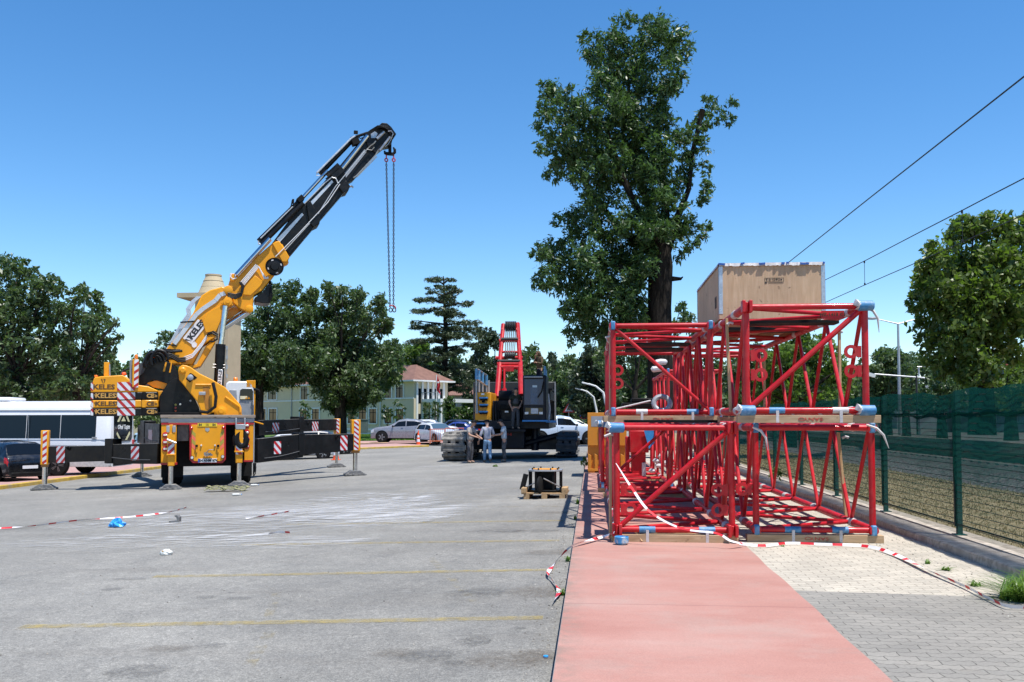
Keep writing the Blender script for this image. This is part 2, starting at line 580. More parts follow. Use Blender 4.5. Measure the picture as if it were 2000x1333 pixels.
c = m.mix(1.0, c, m.ramp(m.noise(1.5, 6, 0.6), [(0.3, 0.86), (0.7, 1.1)]), 'MULTIPLY')
c = m.mix(1.0, c, m.ramp(m.noise(60, 3), [(0.3, 0.85), (0.7, 1.12)]), 'MULTIPLY')
c = m.mix(m.math('MULTIPLY', m.ramp(m.noise(2.4, 8, 0.7), [(0.58, 0.0), (0.72, 1.0)]), 0.35), c, (0.2, 0.17, 0.13))
m.l(c, m.b.inputs['Base Color'])
m.set(Roughness=0.85)
m.bump(br.outputs['Fac'], -0.6, 0.01)
M['pavers'] = m.mat
KF = 4.12                    # face of the fence kerb
struct(MB().box(KX + 0.1, KF + 0.05, -3, 47, -0.4, 0.0).build('pavement', M['pavers']))

# fence kerb: two rough courses
mb = MB()
n = 160
ysk = [2 + i * 0.28 for i in range(n)]
r2 = random.Random(3)
fx0 = [KF + r2.uniform(-0.012, 0.012) for _ in ysk]
zt = [0.088 + r2.uniform(-0.006, 0.006) for _ in ysk]
vs = []
for i, y in enumerate(ysk):
    vs += [(fx0[i] - 0.01, y, -0.05), (fx0[i], y, zt[i] - 0.012), (fx0[i] + 0.018, y, zt[i]), (4.47, y, zt[i]), (4.475, y, zt[i] - 0.018), (4.485, y, zt[i] - 0.016), (4.49, y, 0.10), (4.78, y, 0.10), (4.785, y, -0.3)]
fs = [(9 * i + j, 9 * i + j + 1, 9 * i + 10 + j, 9 * i + 9 + j) for i in range(n - 1) for j in range(8)]
fs = [f[::-1] for f in fs]
mb.add(vs, fs)
struct(mb.build('fence_kerb', M['concrete'], flat=True))

# railway verge, ballast, rails, platform
m = NT('dry_grass_verge')
c = m.ramp(m.noise(2.2, 8, 0.7), [(0.25, (0.12, 0.12, 0.045)), (0.5, (0.30, 0.235, 0.12)), (0.75, (0.42, 0.34, 0.19))])
c = m.mix(1.0, c, m.ramp(m.noise(45, 4), [(0.3, 0.55), (0.7, 1.2)]), 'MULTIPLY')
m.l(c, m.b.inputs['Base Color'])
m.set(Roughness=1)
m.bump(m.noise(40, 5), 1.0, 0.05)
M['verge'] = m.mat
m = NT('ballast')
vo = m.n('TexVoronoi')
vo.inputs['Scale'].default_value = 14
m.l(m.tc.outputs['Object'], vo.inputs['Vector'])
c = m.ramp(vo.outputs['Color'], [(0.2, (0.05, 0.049, 0.05)), (0.8, (0.20, 0.188, 0.18))])
m.l(c, m.b.inputs['Base Color'])
m.set(Roughness=0.95)
m.bump(vo.outputs['Distance'], 1.0, 0.08)
M['ballast'] = m.mat
struct(MB().add([(4.78, 2, -0.06), (9.2, 2, -0.06), (9.2, 160, -0.06), (4.78, 160, -0.06)], [(0, 1, 2, 3)]).build('grass_verge', M['verge']))
struct(MB().add([(9.2, 2, -0.06), (10.3, 2, 0.16), (15.6, 2, 0.16), (16.4, 2, -0.1), (9.2, 200, -0.06), (10.3, 200, 0.16), (15.6, 200, 0.16), (16.4, 200, -0.1)], [(0, 1, 5, 4), (1, 2, 6, 5), (2, 3, 7, 6)]).build('railway_ballast', M['ballast']))
struct(MB().add([(16.4, 2, -0.08), (140, 2, -0.08), (140, 46.9, -0.08), (16.4, 46.9, -0.08)], [(0, 1, 2, 3)]).build('far_verge', M['verge']))
M['sleeper'] = pbr('concrete_sleeper', (0.33, 0.31, 0.28), 0.9, 0, 0.3, 5)
M['rail'] = pbr('rusty_rail', (0.14, 0.09, 0.065), 0.6, 0.5, 0.3, 6)
mb = MB()
for i in range(110):
    mb.box(12.1, 15.0, 4 + i * 0.62, 4.24 + i * 0.62, 0.12, 0.21)
struct(mb.build('railway_sleepers', M['sleeper']))
for x in (12.8, 14.3):
    mb = MB()
    mb.box(x - 0.035, x + 0.035, 2, 160, 0.34, 0.38).box(x - 0.011, x + 0.011, 2, 160, 0.23, 0.34).box(x - 0.07, x + 0.07, 2, 160, 0.212, 0.232)
    struct(mb.build('railway_rail', M['rail']))
struct(MB().box(17.2, 17.6, 6, 120, -0.1, 0.55).build('platform_edge', M['concrete']))

# ------------------------------------------------------------------ left side: pavement behind the yellow kerb, traffic island, lawn
K0, K1, K2, K3 = G(-260, 1004), G(0, 957), G(320, 915), G(505, 896)
kline = [K0 + (K0 - K1) * 0.5, K0, K1, K2, K3, G(512, 886), G(500, 879)]
M['yellowkerb'] = pbr('yellow_kerb_paint', (0.50, 0.33, 0.05), 0.7, 0, 0.35, 5, bump=0.3, dirt=(0.26, 0.22, 0.15), dscale=2.5, damt=0.85)
m = NT('pink_paving')
c = m.ramp(m.noise(1.5, 6), [(0.3, (0.33, 0.185, 0.165)), (0.7, (0.42, 0.26, 0.235))])
m.l(c, m.b.inputs['Base Color'])
m.set(Roughness=0.85)
M['pinkpave'] = m.mat
def strip(pts, w, h, mat, name, notch=False, up=0.0):      # kerb run along pts, w wide to the left of travel
    mb = MB()
    k = len(pts)
    vs = []
    for i, p in enumerate(pts):
        d = (pts[min(i + 1, k - 1)] - pts[max(i - 1, 0)])
        nrm = V((-d.y, d.x, 0)).normalized()
        z = gz(p.x, p.y)
        q = p + nrm * w
        vs += [(p.x, p.y, z - 0.1), (p.x, p.y, z + h - 0.02), (p.x + nrm.x * 0.02, p.y + nrm.y * 0.02, z + h), (q.x, q.y, z + h), (q.x, q.y, z - 0.1)]
    mb.add(vs, [(5 * i + j, 5 * i + j + 1, 5 * i + 6 + j, 5 * i + 5 + j) for i in range(k - 1) for j in range(4)])
    return mb.build(name, mat)
def resample(pts, step):
    out = []
    for a, b in zip(pts[:-1], pts[1:]):
        n = max(1, int((b - a).length / step))
        out += [a.lerp(b, i / n) for i in range(n)]
    return out + [pts[-1]]
kl = resample(kline, 0.5)
struct(strip(kl, 0.16, 0.13, M['yellowkerb'], 'yellow_kerb'))
def sheet(name, left, right, up, mat, nx=14):
    vs, k = [], len(left)
    for a, b in zip(left, right):
        for i in range(nx + 1):
            p = V(a).lerp(V(b), i / nx)
            vs.append((p.x, p.y, gz(p.x, p.y) + up))
    fs = [(j * (nx + 1) + i, j * (nx + 1) + i + 1, (j + 1) * (nx + 1) + i + 1, (j + 1) * (nx + 1) + i) for j in range(k - 1) for i in range(nx)]
    return struct(MB().add(vs, fs).build(name, mat))
rt = [p + V((-0.155, 0.02, 0)) for p in kl]
lf = [V((p.x - 16 - 4 * smooth(20, 45, p.y), p.y + 1, 0)) for p in kl]
sheet('pink_pavement', lf, rt, 0.128, M['pinkpave'])
# islands by the silver car
ia, ib = G(640, 881), G(838, 873)
struct(strip(resample([ia, ib], 0.8), 0.15, 0.12, M['yellowkerb'], 'island_kerb'))
ic, id_ = G(600, 870), G(846, 863)
sheet('traffic_island', resample([ia + V((0, .1, 0)), ib + V((0, .1, 0))], 2.5)[:6], resample([G(630, 874), G(842, 868)], 2.5)[:6], 0.115, M['pinkpave'], 4)
struct(strip(resample([G(590, 873), G(850, 865)], 0.8), 0.15, 0.12, M['yellowkerb'], 'parking_kerb'))
m = NT('lawn_soil')
c = m.ramp(m.noise(0.9, 7, 0.65), [(0.3, (0.05, 0.10, 0.018)), (0.6, (0.09, 0.16, 0.03)), (0.8, (0.16, 0.19, 0.06))])
c = m.mix(1.0, c, m.ramp(m.noise(25, 3), [(0.3, 0.6), (0.7, 1.2)]), 'MULTIPLY')
m.l(c, m.b.inputs['Base Color'])
m.set(Roughness=1)
m.bump(m.noise(30, 4), 0.8, 0.05)
M['lawn'] = m.mat
la = [V((-46, 66, 0)), V((-46, 160, 0))]
def far_z(up):
    return lambda x, y: gz(x, y) + up
grid('car_park_pavement', [-44 + 2 * i for i in range(19)], [64.5 + 2 * i for i in range(5)], far_z(0.11), M['pinkpave'])
grid('lawn', [-46 + 2 * i for i in range(19)], [72.5 + 3 * i for i in range(25)], far_z(0.13), M['lawn'])

# ------------------------------------------------------------------ painted lines, stains, chalk
def marking_mat(name, col, lo, hi, rough=0.7, scale=6, stretch=None, edge=None, cloud=None, amax=1.0):
    m = NT(name)
    a = m.ramp(m.noise(scale, 8, 0.72, stretch=stretch), [(lo, 0.0), (hi, 1.0)])
    if edge:
        ln = m.n('VectorMath', operation='LENGTH')
        m.l(m.tc.outputs['Object'], ln.inputs[0])
        fall = m.math('SUBTRACT', 1.0, m.math('ADD', ln.outputs['Value'], m.math('MULTIPLY', m.math('SUBTRACT', m.noise(edge, 6, 0.65), 0.5), 1.1)), True)
        a = m.math('MULTIPLY', a, m.math('MULTIPLY', fall, 2.6, True), True)
    if cloud:
        a = m.math('MULTIPLY', a, m.ramp(m.noise(cloud, 7, 0.68), [(0.38, 0.0), (0.66, 1.0)]))
    a = m.math('MULTIPLY', a, amax)
    m.l(m.mix(1.0, col, m.ramp(m.noise(3, 4), [(0.3, 0.85), (0.7, 1.1)]), 'MULTIPLY'), m.b.inputs['Base Color'])
    m.set(Roughness=rough)
    m.alpha(a)
    return m.mat
M['lineyellow'] = marking_mat('worn_yellow_paint', (0.42, 0.32, 0.10), 0.34, 0.72, amax=.72, scale=9)
M['linefaint'] = marking_mat('faint_yellow_paint', (0.38, 0.30, 0.13), 0.48, 0.80, amax=.6)
def line_sheet(a, b, w, mat, name='parking_line', up=0.004):
    a, b = V((a[0], a[1], 0)), V((b[0], b[1], 0))
    d = (b - a)
    nrm = V((-d.y, d.x, 0)).normalized() * (w / 2)
    k = max(2, int(d.length / 0.6))
    vs = []
    for i in range(k + 1):
        p = a.lerp(b, i / k)
        for q in (p - nrm, p + nrm):
            vs.append((q.x, q.y, gz(q.x, q.y) + up))
    return struct(MB().add(vs, [(2 * i, 2 * i + 1, 2 * i + 3, 2 * i + 2) for i in range(k)]).build(name, mat))
e0, e1 = G(1083, 1207), G(1105, 1113)
stp = e1.y - e0.y
lefts = [(40, 1225), (300, 1127), (470, 1065), (560, 1025), (640, 992), (700, 975)]
for i in range(13):
    y = e0.y + stp * i
    if i < len(lefts):
        a = G(*lefts[i])
    else:
        a = V((-5.2, y - 0.05, 0))
    line_sheet((a.x, a.y + 0.0), (-0.42 - 0.02 * i, y), 0.145, M['lineyellow'] if i < 4 else M['linefaint'])
for (p, q, w) in (((30, 1232), (90, 1212), .12), ((300, 1129), (335, 1118), .10), ((370, 972), (475, 958), .12), ((600, 965), (680, 948), .12), ((480, 1310), (530, 1232), .10), ((525, 1205), (540, 1160), .09), ((840, 1090), (930, 1180), .09), ((0, 978), (250, 972), .1), ((0, 995), (160, 990), .1), ((770, 878), (835, 872), .14)):
    a, b = G(*p), G(*q)
    line_sheet(a, b, w, M['linefaint'], up=0.006)
M['stain'] = marking_mat('oil_stain', (0.075, 0.070, 0.064), 0.40, 0.85, 0.6, 2.2, edge=1.8, amax=.75)
M['stainbrown'] = marking_mat('brown_stain', (0.115, 0.085, 0.055), 0.38, 0.8, 0.8, 4, edge=2.0, amax=.6)
def decal(px, py, wx, wy, mat, name, up=0.008, rz=0.0):
    p = G(px, py)
    vs, fs = [], []
    n = 8
    for j in range(n + 1):
        for i in range(n + 1):
            x, y = -1 + 2 * i / n, -1 + 2 * j / n
            X = p.x + (x * math.cos(rz)) * wx - y * math.sin(rz) * wy
            Y = p.y + (x * math.sin(rz)) * wx + y * math.cos(rz) * wy
            vs.append((x, y, gz(X, Y) + up - p.z))
    fs = [(j * (n + 1) + i, j * (n + 1) + i + 1, (j + 1) * (n + 1) + i + 1, (j + 1) * (n + 1) + i) for j in range(n) for i in range(n)]
    o = MB().add(vs, fs).build(name, mat)
    o.location = p
    o.scale = (wx, wy, 1)
    o.rotation_euler = (0, 0, rz)
    return struct(o)
st = [(930, 1253, .16, .2, 0), (275, 1312, .25, .22, 0), (222, 1315, .08, .07, 0), (400, 1168, .14, .12, 0), (465, 1170, .2, .1, 0), (840, 1281, .24, .2, 0), (935, 1158, .35, .28, 0), (970, 1038, .55, .3, 0), (1015, 1228, .07, .08, 0), (540, 1018, .16, .16, 0),
      (1050, 1157, .35, .35, 1), (1000, 1290, .4, .3, 1), (1050, 1282, .2, .2, 1), (770, 1278, .2, .15, 1), (1075, 1080, .4, .25, 1), (1090, 1002, .4, .25, 1), (885, 1296, .1, .09, 0), (1040, 1038, .5, .22, 0), (330, 1268, .25, .12, 1), (420, 1262, .12, .08, 0), (220, 1152, .12, .1, 0), (250, 1132, .3, .1, 0), (1060, 970, .5, .2, 1)]
for i, (px, py, a, b, k) in enumerate(st):
    decal(px, py, a, b, M['stainbrown' if k else 'stain'], 'oil_stain', 0.008 + 0.0006 * (i % 5))
M['chalk'] = marking_mat('white_chalk_dust', (0.50, 0.50, 0.505), 0.46, 0.60, 0.95, 3.2, (1.5, 4, 1), edge=1.6, cloud=2.6, amax=.85)
M['chalkfan'] = marking_mat('white_chalk_scrapes', (0.52, 0.52, 0.525), 0.46, 0.58, 0.95, 3.2, (0.8, 7, 1), edge=1.6, cloud=2.2, amax=.9)
for i, (px, py, a, b, k, rz) in enumerate([(690, 1000, 2.9, 3.0, 1, 0.1), (720, 975, 2.2, 2.6, 0, 0.3), (420, 1003, 2.4, 1.7, 1, 0), (330, 1050, 2.6, 1.5, 0, 0.1), (250, 1025, 1.5, 1.0, 0, 0), (560, 1060, 1.6, .8, 1, 0), (590, 1010, 3.0, 2.6, 0, 0), (760, 985, 1.4, 2.0, 1, -.3), (620, 1000, 2.0, 1.6, 1, .2), (800, 1010, 1.1, 1.6, 1, -.3), (860, 912, 1.2, .8, 1, 0)]):
    decal(px, py, a, b, M['chalkfan' if k else 'chalk'], 'chalk_marks', 0.013 + 0.0006 * i, rz)
# ================================================================== boom sections stacked on the path
LW, LH = 1.43, 1.28
def lug(mb, x, z, dx, y=0.0):        # flat plate with a round eye, sticking out along dx
    n = 14
    ri, ro = 0.045, 0.085
    cx = x + dx * 0.17
    vs = []
    for yy in (y - 0.012, y + 0.012):
        for rr in (ri, ro):
            for j in range(n):
                t = 2 * math.pi * j / n
                vs.append((cx + rr * math.cos(t), yy, z + rr * math.sin(t)))
    fs = []
    for j in range(n):
        k = (j + 1) % n
        fs += [(j, k, n + k, n + j), (2 * n + j, 3 * n + j, 3 * n + k, 2 * n + k), (n + j, n + k, 3 * n + k, 3 * n + j), (j, 2 * n + j, 2 * n + k, k)]
    mb.add(vs, fs)
    a, b = sorted((x + dx * 0.05, cx - dx * 0.07))
    mb.box(a, b, y - 0.0135, y + 0.0135, z - 0.07, z + 0.07)
def boom_section(loc, L, label, diag=None, lugs=(), plates=(), caps='full', wraps=(), n=8, sheave=False, seed=1, brace_r=0.0265):
    r = random.Random(seed)
    t = empty('lattice_boom_section', loc)
    tag(t, label, 'boom section', 'red lattice boom sections stacked on the path')
    cr = 0.050
    for x, z in ((0, 0), (LW, 0), (0, LH), (LW, LH)):
        c = MB()
        c.tube((x, 0, z), (x, L, z), cr, n=14)
        ch = c.build('chord', M['red'], t)
        for y in wraps:
                y += r.uniform(-0.1, 0.1)
                w = MB().path([(x, y - 0.11, z), (x, y - 0.04, z), (x, y + 0.05, z), (x, y + 0.11, z)], [cr + .003, cr + .010, cr + .006, cr + .003], n=12)
                w.build('plastic_wrap', M['offwhite'], ch)
    # bracing of the four faces: zig-zags meeting at the chords
    def zig(p0, p1, ph):
        mb = MB()
        st = L / n
        for i in range(n):
            a, b = (p0, p1) if (i + ph) % 2 else (p1, p0)
            mb.tube((a[0], 0.12 + i * st * (L - .24) / L, a[1]), (b[0], 0.12 + (i + 1) * st * (L - .24) / L, b[1]), brace_r, n=10)
        mb.build('diagonal_bracing', M['red'], t)
    zig((0, 0), (0, LH), 0)
    zig((LW, 0), (LW, LH), 0)
    zig((0, 0), (LW, 0), 1)
    zig((0, LH), (LW, LH), 1)
    for y in (0.04, L - 0.04):
        f = MB()
        f.tube((cr * .5, y, 0), (LW - cr * .5, y, 0), 0.037, n=12)
        f.tube((cr * .5, y, LH), (LW - cr * .5, y, LH), 0.037, n=12)
        f.tube((0, y, 0), (0, y, LH), 0.041, n=12)
        f.tube((LW, y, 0), (LW, y, LH), 0.041, n=12)
        if y > 1:
            pass
        elif diag == 'up':
            f.tube((0.03, y, 0.03), (LW - 0.03, y, LH - 0.03), 0.034, n=10)
        elif diag == 'down':
            f.tube((0.03, y, LH - 0.03), (LW - 0.03, y, 0.03), 0.026, n=10)
        f.build('end_frame', M['red'], t)
    for x, z, dx in lugs:
        mb = MB()
        lug(mb, x, z, dx, 0.035)
        mb.build('lug_plate', M['red'], t)
    for (y0, y1, x0, x1, z) in plates:
        MB().slab([(x0, y0 + .12), (x0 + .25, y0), (x1 - .25, y0), (x1, y0 + .12), (x1, y1), (x0, y1)], z, z + 0.035).build('walkway_plate', M['blackmatt'], t)
    for i, (x, z) in enumerate(((0, 0), (LW, 0), (0, LH), (LW, LH))):
        kind = caps[i] if caps != 'full' else 'b'
        for y in (-0.005, L + 0.005):
            sgn = -1 if y < 1 else 1
            mb = MB()
            if kind == 'b':                       # blue taped round end
                mb.lathe([(0.02, 0.03), (0.055, 0.028), (0.062, 0.0), (0.062, -0.08), (0.057, -0.085)], (x, y, z), (0, sgn, 0), 16)
                ec = mb.build('end_cap', M['red'], t)
                y_a, y_b = sorted((y - sgn * .07, y + sgn * .036))
                MB().box(x - .036, x + .036, y_a, y_b, z - .066, z + .066).build('end_tape', M['blue'], ec, bevel=.018)
            elif kind == 'x':                     # blue taped cross pin seen lengthwise
                mb.lathe([(0.04, -0.10), (0.066, -0.085), (0.063, 0.085), (0.04, 0.10)], (x, y, z), (1, 0, 0), 16)
                mb.build('end_cap', M['blue'], t)
                mm = MB().path([(x - .108, y, z - .01), (x - .095, y, z + .015), (x - .08, y, z)], [.05, .072, .068], n=12)
                mm.build('plastic_wrap', M['offwhite'], t)
            else:                                 # bare forked lug
                mb.box(x - .062, x - .022, y - .09, y + .05, z - .075, z + .075).box(x + .022, x + .062, y - .09, y + .05, z - .075, z + .075).box(x - .02, x + .02, y - .02, y + .05, z - .06, z + .06)
                mb.build('fork_end', M['red'], t, bevel=0.008)
    return t
def tape_wraps(t, spots):                         # blue and white tape round the front cross tube
    for x, z, c, w in spots:
        mb = MB().tube((x - w / 2, 0.04, z), (x + w / 2, 0.04, z), 0.041, n=12)
        mb.build('tape_wrap', M[c], t)
        MB().box(x - .018, x + .018, -0.012, -0.008, z - .15, z + .0).build('tape_strap', M['offwhite'], t)

q = at(1205, 1035, 11.67)
LX, LY = q.x, q.y
q2 = at(1478, 1037, 11.67)
RX, RY = q2.x, q2.y
q3 = at(1198, 804, 13.65)
UX, UY = q3.x, q3.y
q4 = at(1460, 802, 11.35)
VX, VY = q4.x, q4.y
Z0, Z1 = 0.155, 1.65
s1 = boom_section((LX, LY, Z0), 7.0, 'red boom section at bottom left of the stack, slung with striped barrier tape', 'up',
                  lugs=[(0.0, .50, 1), (0.0, .25, 1), (LW, .50, -1), (LW, .25, -1)], plates=[(0.25, 0.9, .12, LW - .12, LH + .062)], caps='fxx'[0] + 'fxf', wraps=(0.5, 2.1, 4.0, 6.2), seed=1)
tape_wraps(s1, [(.38, 0, 'blue', .20), (1.12, 0, 'blue', .20)])
s2 = boom_section((RX, RY, Z0), 9.2, 'red boom section at bottom right of the stack, standing on pale pavers', None,
                  lugs=[(0.0, .50, -1)], plates=[(0.3, 1.0, .12, LW - .12, LH + .062)], caps='bbbb', wraps=(0.9, 3.0, 5.2, 7.5), n=10, seed=2)
tape_wraps(s2, [(.45, 0, 'blue', .20), (1.03, 0, 'blue', .20)])
s3 = boom_section((UX, UY, Z1), 6.0, 'red boom section at upper left of the stack, its thin diagonal falling rightwards', 'down',
                  lugs=[(-.10, .62, 1), (-.10, .42, 1)], plates=[(1.8, 2.3, .25, LW - .1, LH - .14), (2.9, 3.6, .3, LW - .1, LH - .14)], caps='bbbb', wraps=(0.6, 2.4, 4.4), n=8, seed=3)
tape_wraps(s3, [(.42, 0, 'offwhite', .17), (1.16, 0, 'blue', .17)])
s4 = boom_section((VX, VY, Z1), 9.2, 'red boom section at upper right of the stack, under the plywood crate', 'up',
                  lugs=[(0.0, .68, 1), (0.0, .44, 1), (LW, .72, -1), (LW, .48, -1)], plates=[(0.7, 1.1, .1, LW - .1, LH - .13)], caps='xxfx', wraps=(0.8, 2.2, 3.9, 6.5), n=10, seed=4)
tape_wraps(s4, [(.36, 0, 'blue', .19), (1.12, 0, 'offwhite', .19)])
q5 = at(1177, 930, 19.4)
s5 = boom_section((q5.x, q5.y, Z0), 6.6, 'red boom section on the path beside the orange steel box', 'up',
                  lugs=[(0, .5, 1), (0, .28, 1)], caps='bbxb', wraps=(0.6, 3.0), seed=5)
q6 = at(1305, 712, 25.6)
s6 = boom_section((q6.x, q6.y, Z1 - .05), 6.0, 'distant red boom section on the upper tier, beside the big tree trunk', None, caps='bbbb', wraps=(), seed=6, n=7)
s7 = boom_section((q6.x + .05, q6.y - 2.5, Z0), 8.0, 'distant red boom section on the ground tier behind the right stack', None, lugs=[(0, .5, 1), (0, .3, 1)], caps='bbbb', seed=7, n=9)

np2 = MB().box(.93, 1.20, .10, .115, LH - .145, LH - .045).build('name_plate', M['red'], s4)
text('HZ-1413 C1', .06, M['brownletter'], np2, (1.065, .098, LH - .095), 'plate_lettering', bold=.002)
# bearing timbers, one under each end
def timber(x0, x1, y, z, label, word=True, h=0.10, flip=True):
    t = empty('timber_beam', ((x0 + x1) / 2, y, z))
    tag(t, label, 'timber', 'bearing timbers under the boom sections')
    w = (x1 - x0) / 2
    MB().box(-w, w, -.06, .07, 0.002, h - 0.004).build('beam', M['timber'], t, bevel=0.004)
    if word:
        text('SANY', 0.055, M['redletter'], t, (0.05, -.0615, h * .5), 'stencil', (90, 180, 0) if flip else (90, 0, 0), xs=1.7)
        mb = MB()
        mb.path([(-.09 + .035 * math.cos(a), -.063, h * .5 + .018 * math.sin(a)) for a in [i * .35 for i in range(17)]], .003, n=5)
        mb.build('stencil_emblem', M['redletter'], t)
    return t
timber(LX - .07, LX + LW + .07, LY + .05, 0.0, 'bearing timber on pink path under the left boom section, half hidden by a loose plank', False)
timber(RX - .12, RX + LW + .12, RY + .05, 0.0, 'bearing timber on the pavers under the right boom section, with red stencil')
timber(UX - .14, UX + LW + .12, UY + .05, Z1 - .155, 'bearing timber between lower and upper boom sections of the left stack')
timber(VX - .12, VX + LW + .16, VY + .05, Z1 - .155, 'bearing timber between lower and upper boom sections of the right stack')
for (x, y, z, lab) in ((LX, LY + 6.6, 0, 'rear bearing timber on the path under the front left boom section'), (RX, RY + 8.8, 0, 'rear bearing timber on pavers under the front right boom section'),
                       (q5.x, q5.y + .1, 0, 'bearing timber on the path just before the orange steel box')):
    timber(x - .1, x + LW + .1, y, z, lab, False)
timber(VX - .1, VX + LW + .1, VY + 8.6, Z1 - .155, 'rear bearing timber between both tiers of the right stack', False)
timber(UX - .1, UX + LW + .1, UY + 5.5, Z1 - .155, 'rear bearing timber between both tiers of the left stack', False)

# upright boards tied to the sections
def board(px, y0, y1, d, label, w=0.085, lean=0.0):
    a, b = at(px, y1, d), at(px + lean, y0, d)
    t = empty('upright_board', (a.x, a.y, a.z))
    tag(t, label, 'board', 'upright boards tied to the boom sections')
    l = b - a
    MB().bar((0, 0, 0), l, w, 0.03).build('plank', M['board'], t)
    MB().path([(-w * .8, -.03, l.z * .93), (0, -.04, l.z * .95), (w * .8, -.03, l.z * .94)], .018, n=6).build('tie_strap', M['offwhite'], t)
board(1192, 838, 1052, 11.85, 'tall upright board at the left edge of the lower left boom section')
board(1192, 650, 806, 13.8, 'upright board at the left edge of the upper left boom section')
board(1427, 622, 805, 12.4, 'upright board inside the gap between the two upper boom sections', 0.05, -8)
board(1641, 640, 800, 12.9, 'upright board near the right end of the upper right boom section', 0.05, -2)
board(1652, 845, 1008, 12.9, 'slanting upright board behind the lower right boom section by the fence', 0.055, -15)
board(1493, 690, 800, 16.5, 'thin upright board far back in the upper right boom section', 0.055)
board(1388, 700, 800, 18.3, 'thin upright board far back in the upper left boom section', 0.05)
# loose planks at the front left corner
t = tag(empty('loose_plank', onz(1255, 1052, .0) + V((0, -.12, 0.02))), 'long pale loose plank leaning along the front left bearing timber', 'plank')
MB().bar((-.05, 0, .11), (1.15, -.10, .0), .03, .05).build('board', M['board'], t)
t = tag(empty('wood_offcut', onz(1243, 1055, 0) + V((0, -.17, .0))), 'short wooden offcut propped across the front left bearing timber', 'offcut')
MB().bar((-.04, .03, .17), (.06, -.05, .012), .045, .025).build('board', M['board'], t)
# paint bucket
b = at(1214, 1056, 11.4)
t = tag(empty('blue_bucket', (b.x, b.y, 0)), 'scuffed blue round bucket under the front left corner of the boom stack', 'bucket')
m = NT('scuffed_blue_plastic')
c = m.mix(m.ramp(m.noise(14, 5), [(0.5, 0.0), (0.62, 1.0)]), (0.05, 0.28, 0.55), (0.45, 0.5, 0.52))
m.l(c, m.b.inputs['Base Color'])
M['bucket'] = m.mat
MB().lathe([(.055, 0.002), (.085, .03), (.088, .10), (.083, .105), (.075, .06), (.02, .05)], (0, 0, 0), (0, 0, 1), 18).build('bucket_shell', M['bucket'], t)

# ------------------------------------------------------------------ plywood crate on top
fl = at(1405, 622, 14.4)
fr_ = at(1607, 610, 14.3)
CW = 1.62
cz = Z1 + LH + .06
t = empty('plywood_crate', (at(1405, 600, 14.4).x, at(1405, 600, 14.4).y, cz))
tag(t, 'large plywood shipping crate with metal corner strips on top of the red boom stack', 'crate')
ch0, ch1 = 0.12, 0.98
MB().box(0, CW, 0, 3.0, ch0, ch1).build('plywood_panel', M['plywood'], t)
mb = MB()
for x in (0.05, .55, 1.07, 1.5):
    mb.box(x, x + .1, 0.012, 2.99, 0.002, ch0 - .002)
mb.build('skid', M['palletwood'], t)
MB().box(.13, 1.3, .02, .6, -.05, -.008).build('underside_plate', M['blackmatt'], t)
M['galv'] = pbr('galvanised_strip', (0.50, 0.53, 0.58), 0.35, 0.7, 0.2, 12)
for x, y in ((0, 0), (CW, 0), (0, 3.0), (CW, 3.0)):
    sx, sy = (-1 if x == 0 else 1), (-1 if y == 0 else 1)
    mb = MB()
    a, b2 = sorted((x + sx * .004, x - sx * .055))
    c2, d2 = sorted((y + sy * .001, y + sy * .004))
    mb.box(a, b2, c2, d2, .2 if y == 0 and x == 0 else ch0, ch1 - .01)
    a, b2 = sorted((y + sy * .004, y - sy * .05))
    c2, d2 = sorted((x + sx * .0015, x + sx * .0045))
    mb.box(c2, d2, a, b2, .2 if y == 0 and x == 0 else ch0, ch1 - .01)
    for i in range(7):
        mb.lathe([(.006, 0), (.004, .003)], (x - sx * .028, y + sy * .004, .25 + i * .105), (0, sy, 0), 6)
    mb.build('corner_strip', M['galv'], t)
M['bluetape'] = pbr('dark_blue_tape', (0.03, 0.10, 0.36), 0.5)
# sheeting folded over the lid, with ragged taped edge
mb = MB()
r2 = random.Random(5)
k = 60
for side in range(2):
    vs = []
    for i in range(k + 1):
        s = i / k
        drop = .025 + .012 * r2.random()
        out = .012 + .02 * r2.random()
        if side == 0:
            vs += [(s * CW, .02, ch1 + .018), (s * CW, -out * .5, ch1 + .012 + .006 * r2.random()), (s * CW, -out, ch1 - drop)]
        else:
            vs += [(.02, s * 3, ch1 + .018), (-out * .5, s * 3, ch1 + .012 + .006 * r2.random()), (-out, s * 3, ch1 - drop)]
    f = [(3 * i + j, 3 * i + j + 1, 3 * i + 4 + j, 3 * i + 3 + j) for i in range(k) for j in range(2)]
    mb.add(vs, f)
mb.box(-.005, CW + .005, -.005, 3.005, ch1 + .001, ch1 + .02)
mb.build('cover_sheet', M['offwhite'], t)
for x, w in ((.04, .1), (.36, .06), (.66, .1), (.98, .05), (1.05, .04), (1.28, .08), (1.35, .05), (1.6, .03)):
    MB().cbox((x, -.03, ch1 + .0 + r2.uniform(-.008, .008)), (w, .016, .03), m=0, ry=r2.uniform(-.2, .2)).build('tape_patch', M['bluetape'], t)
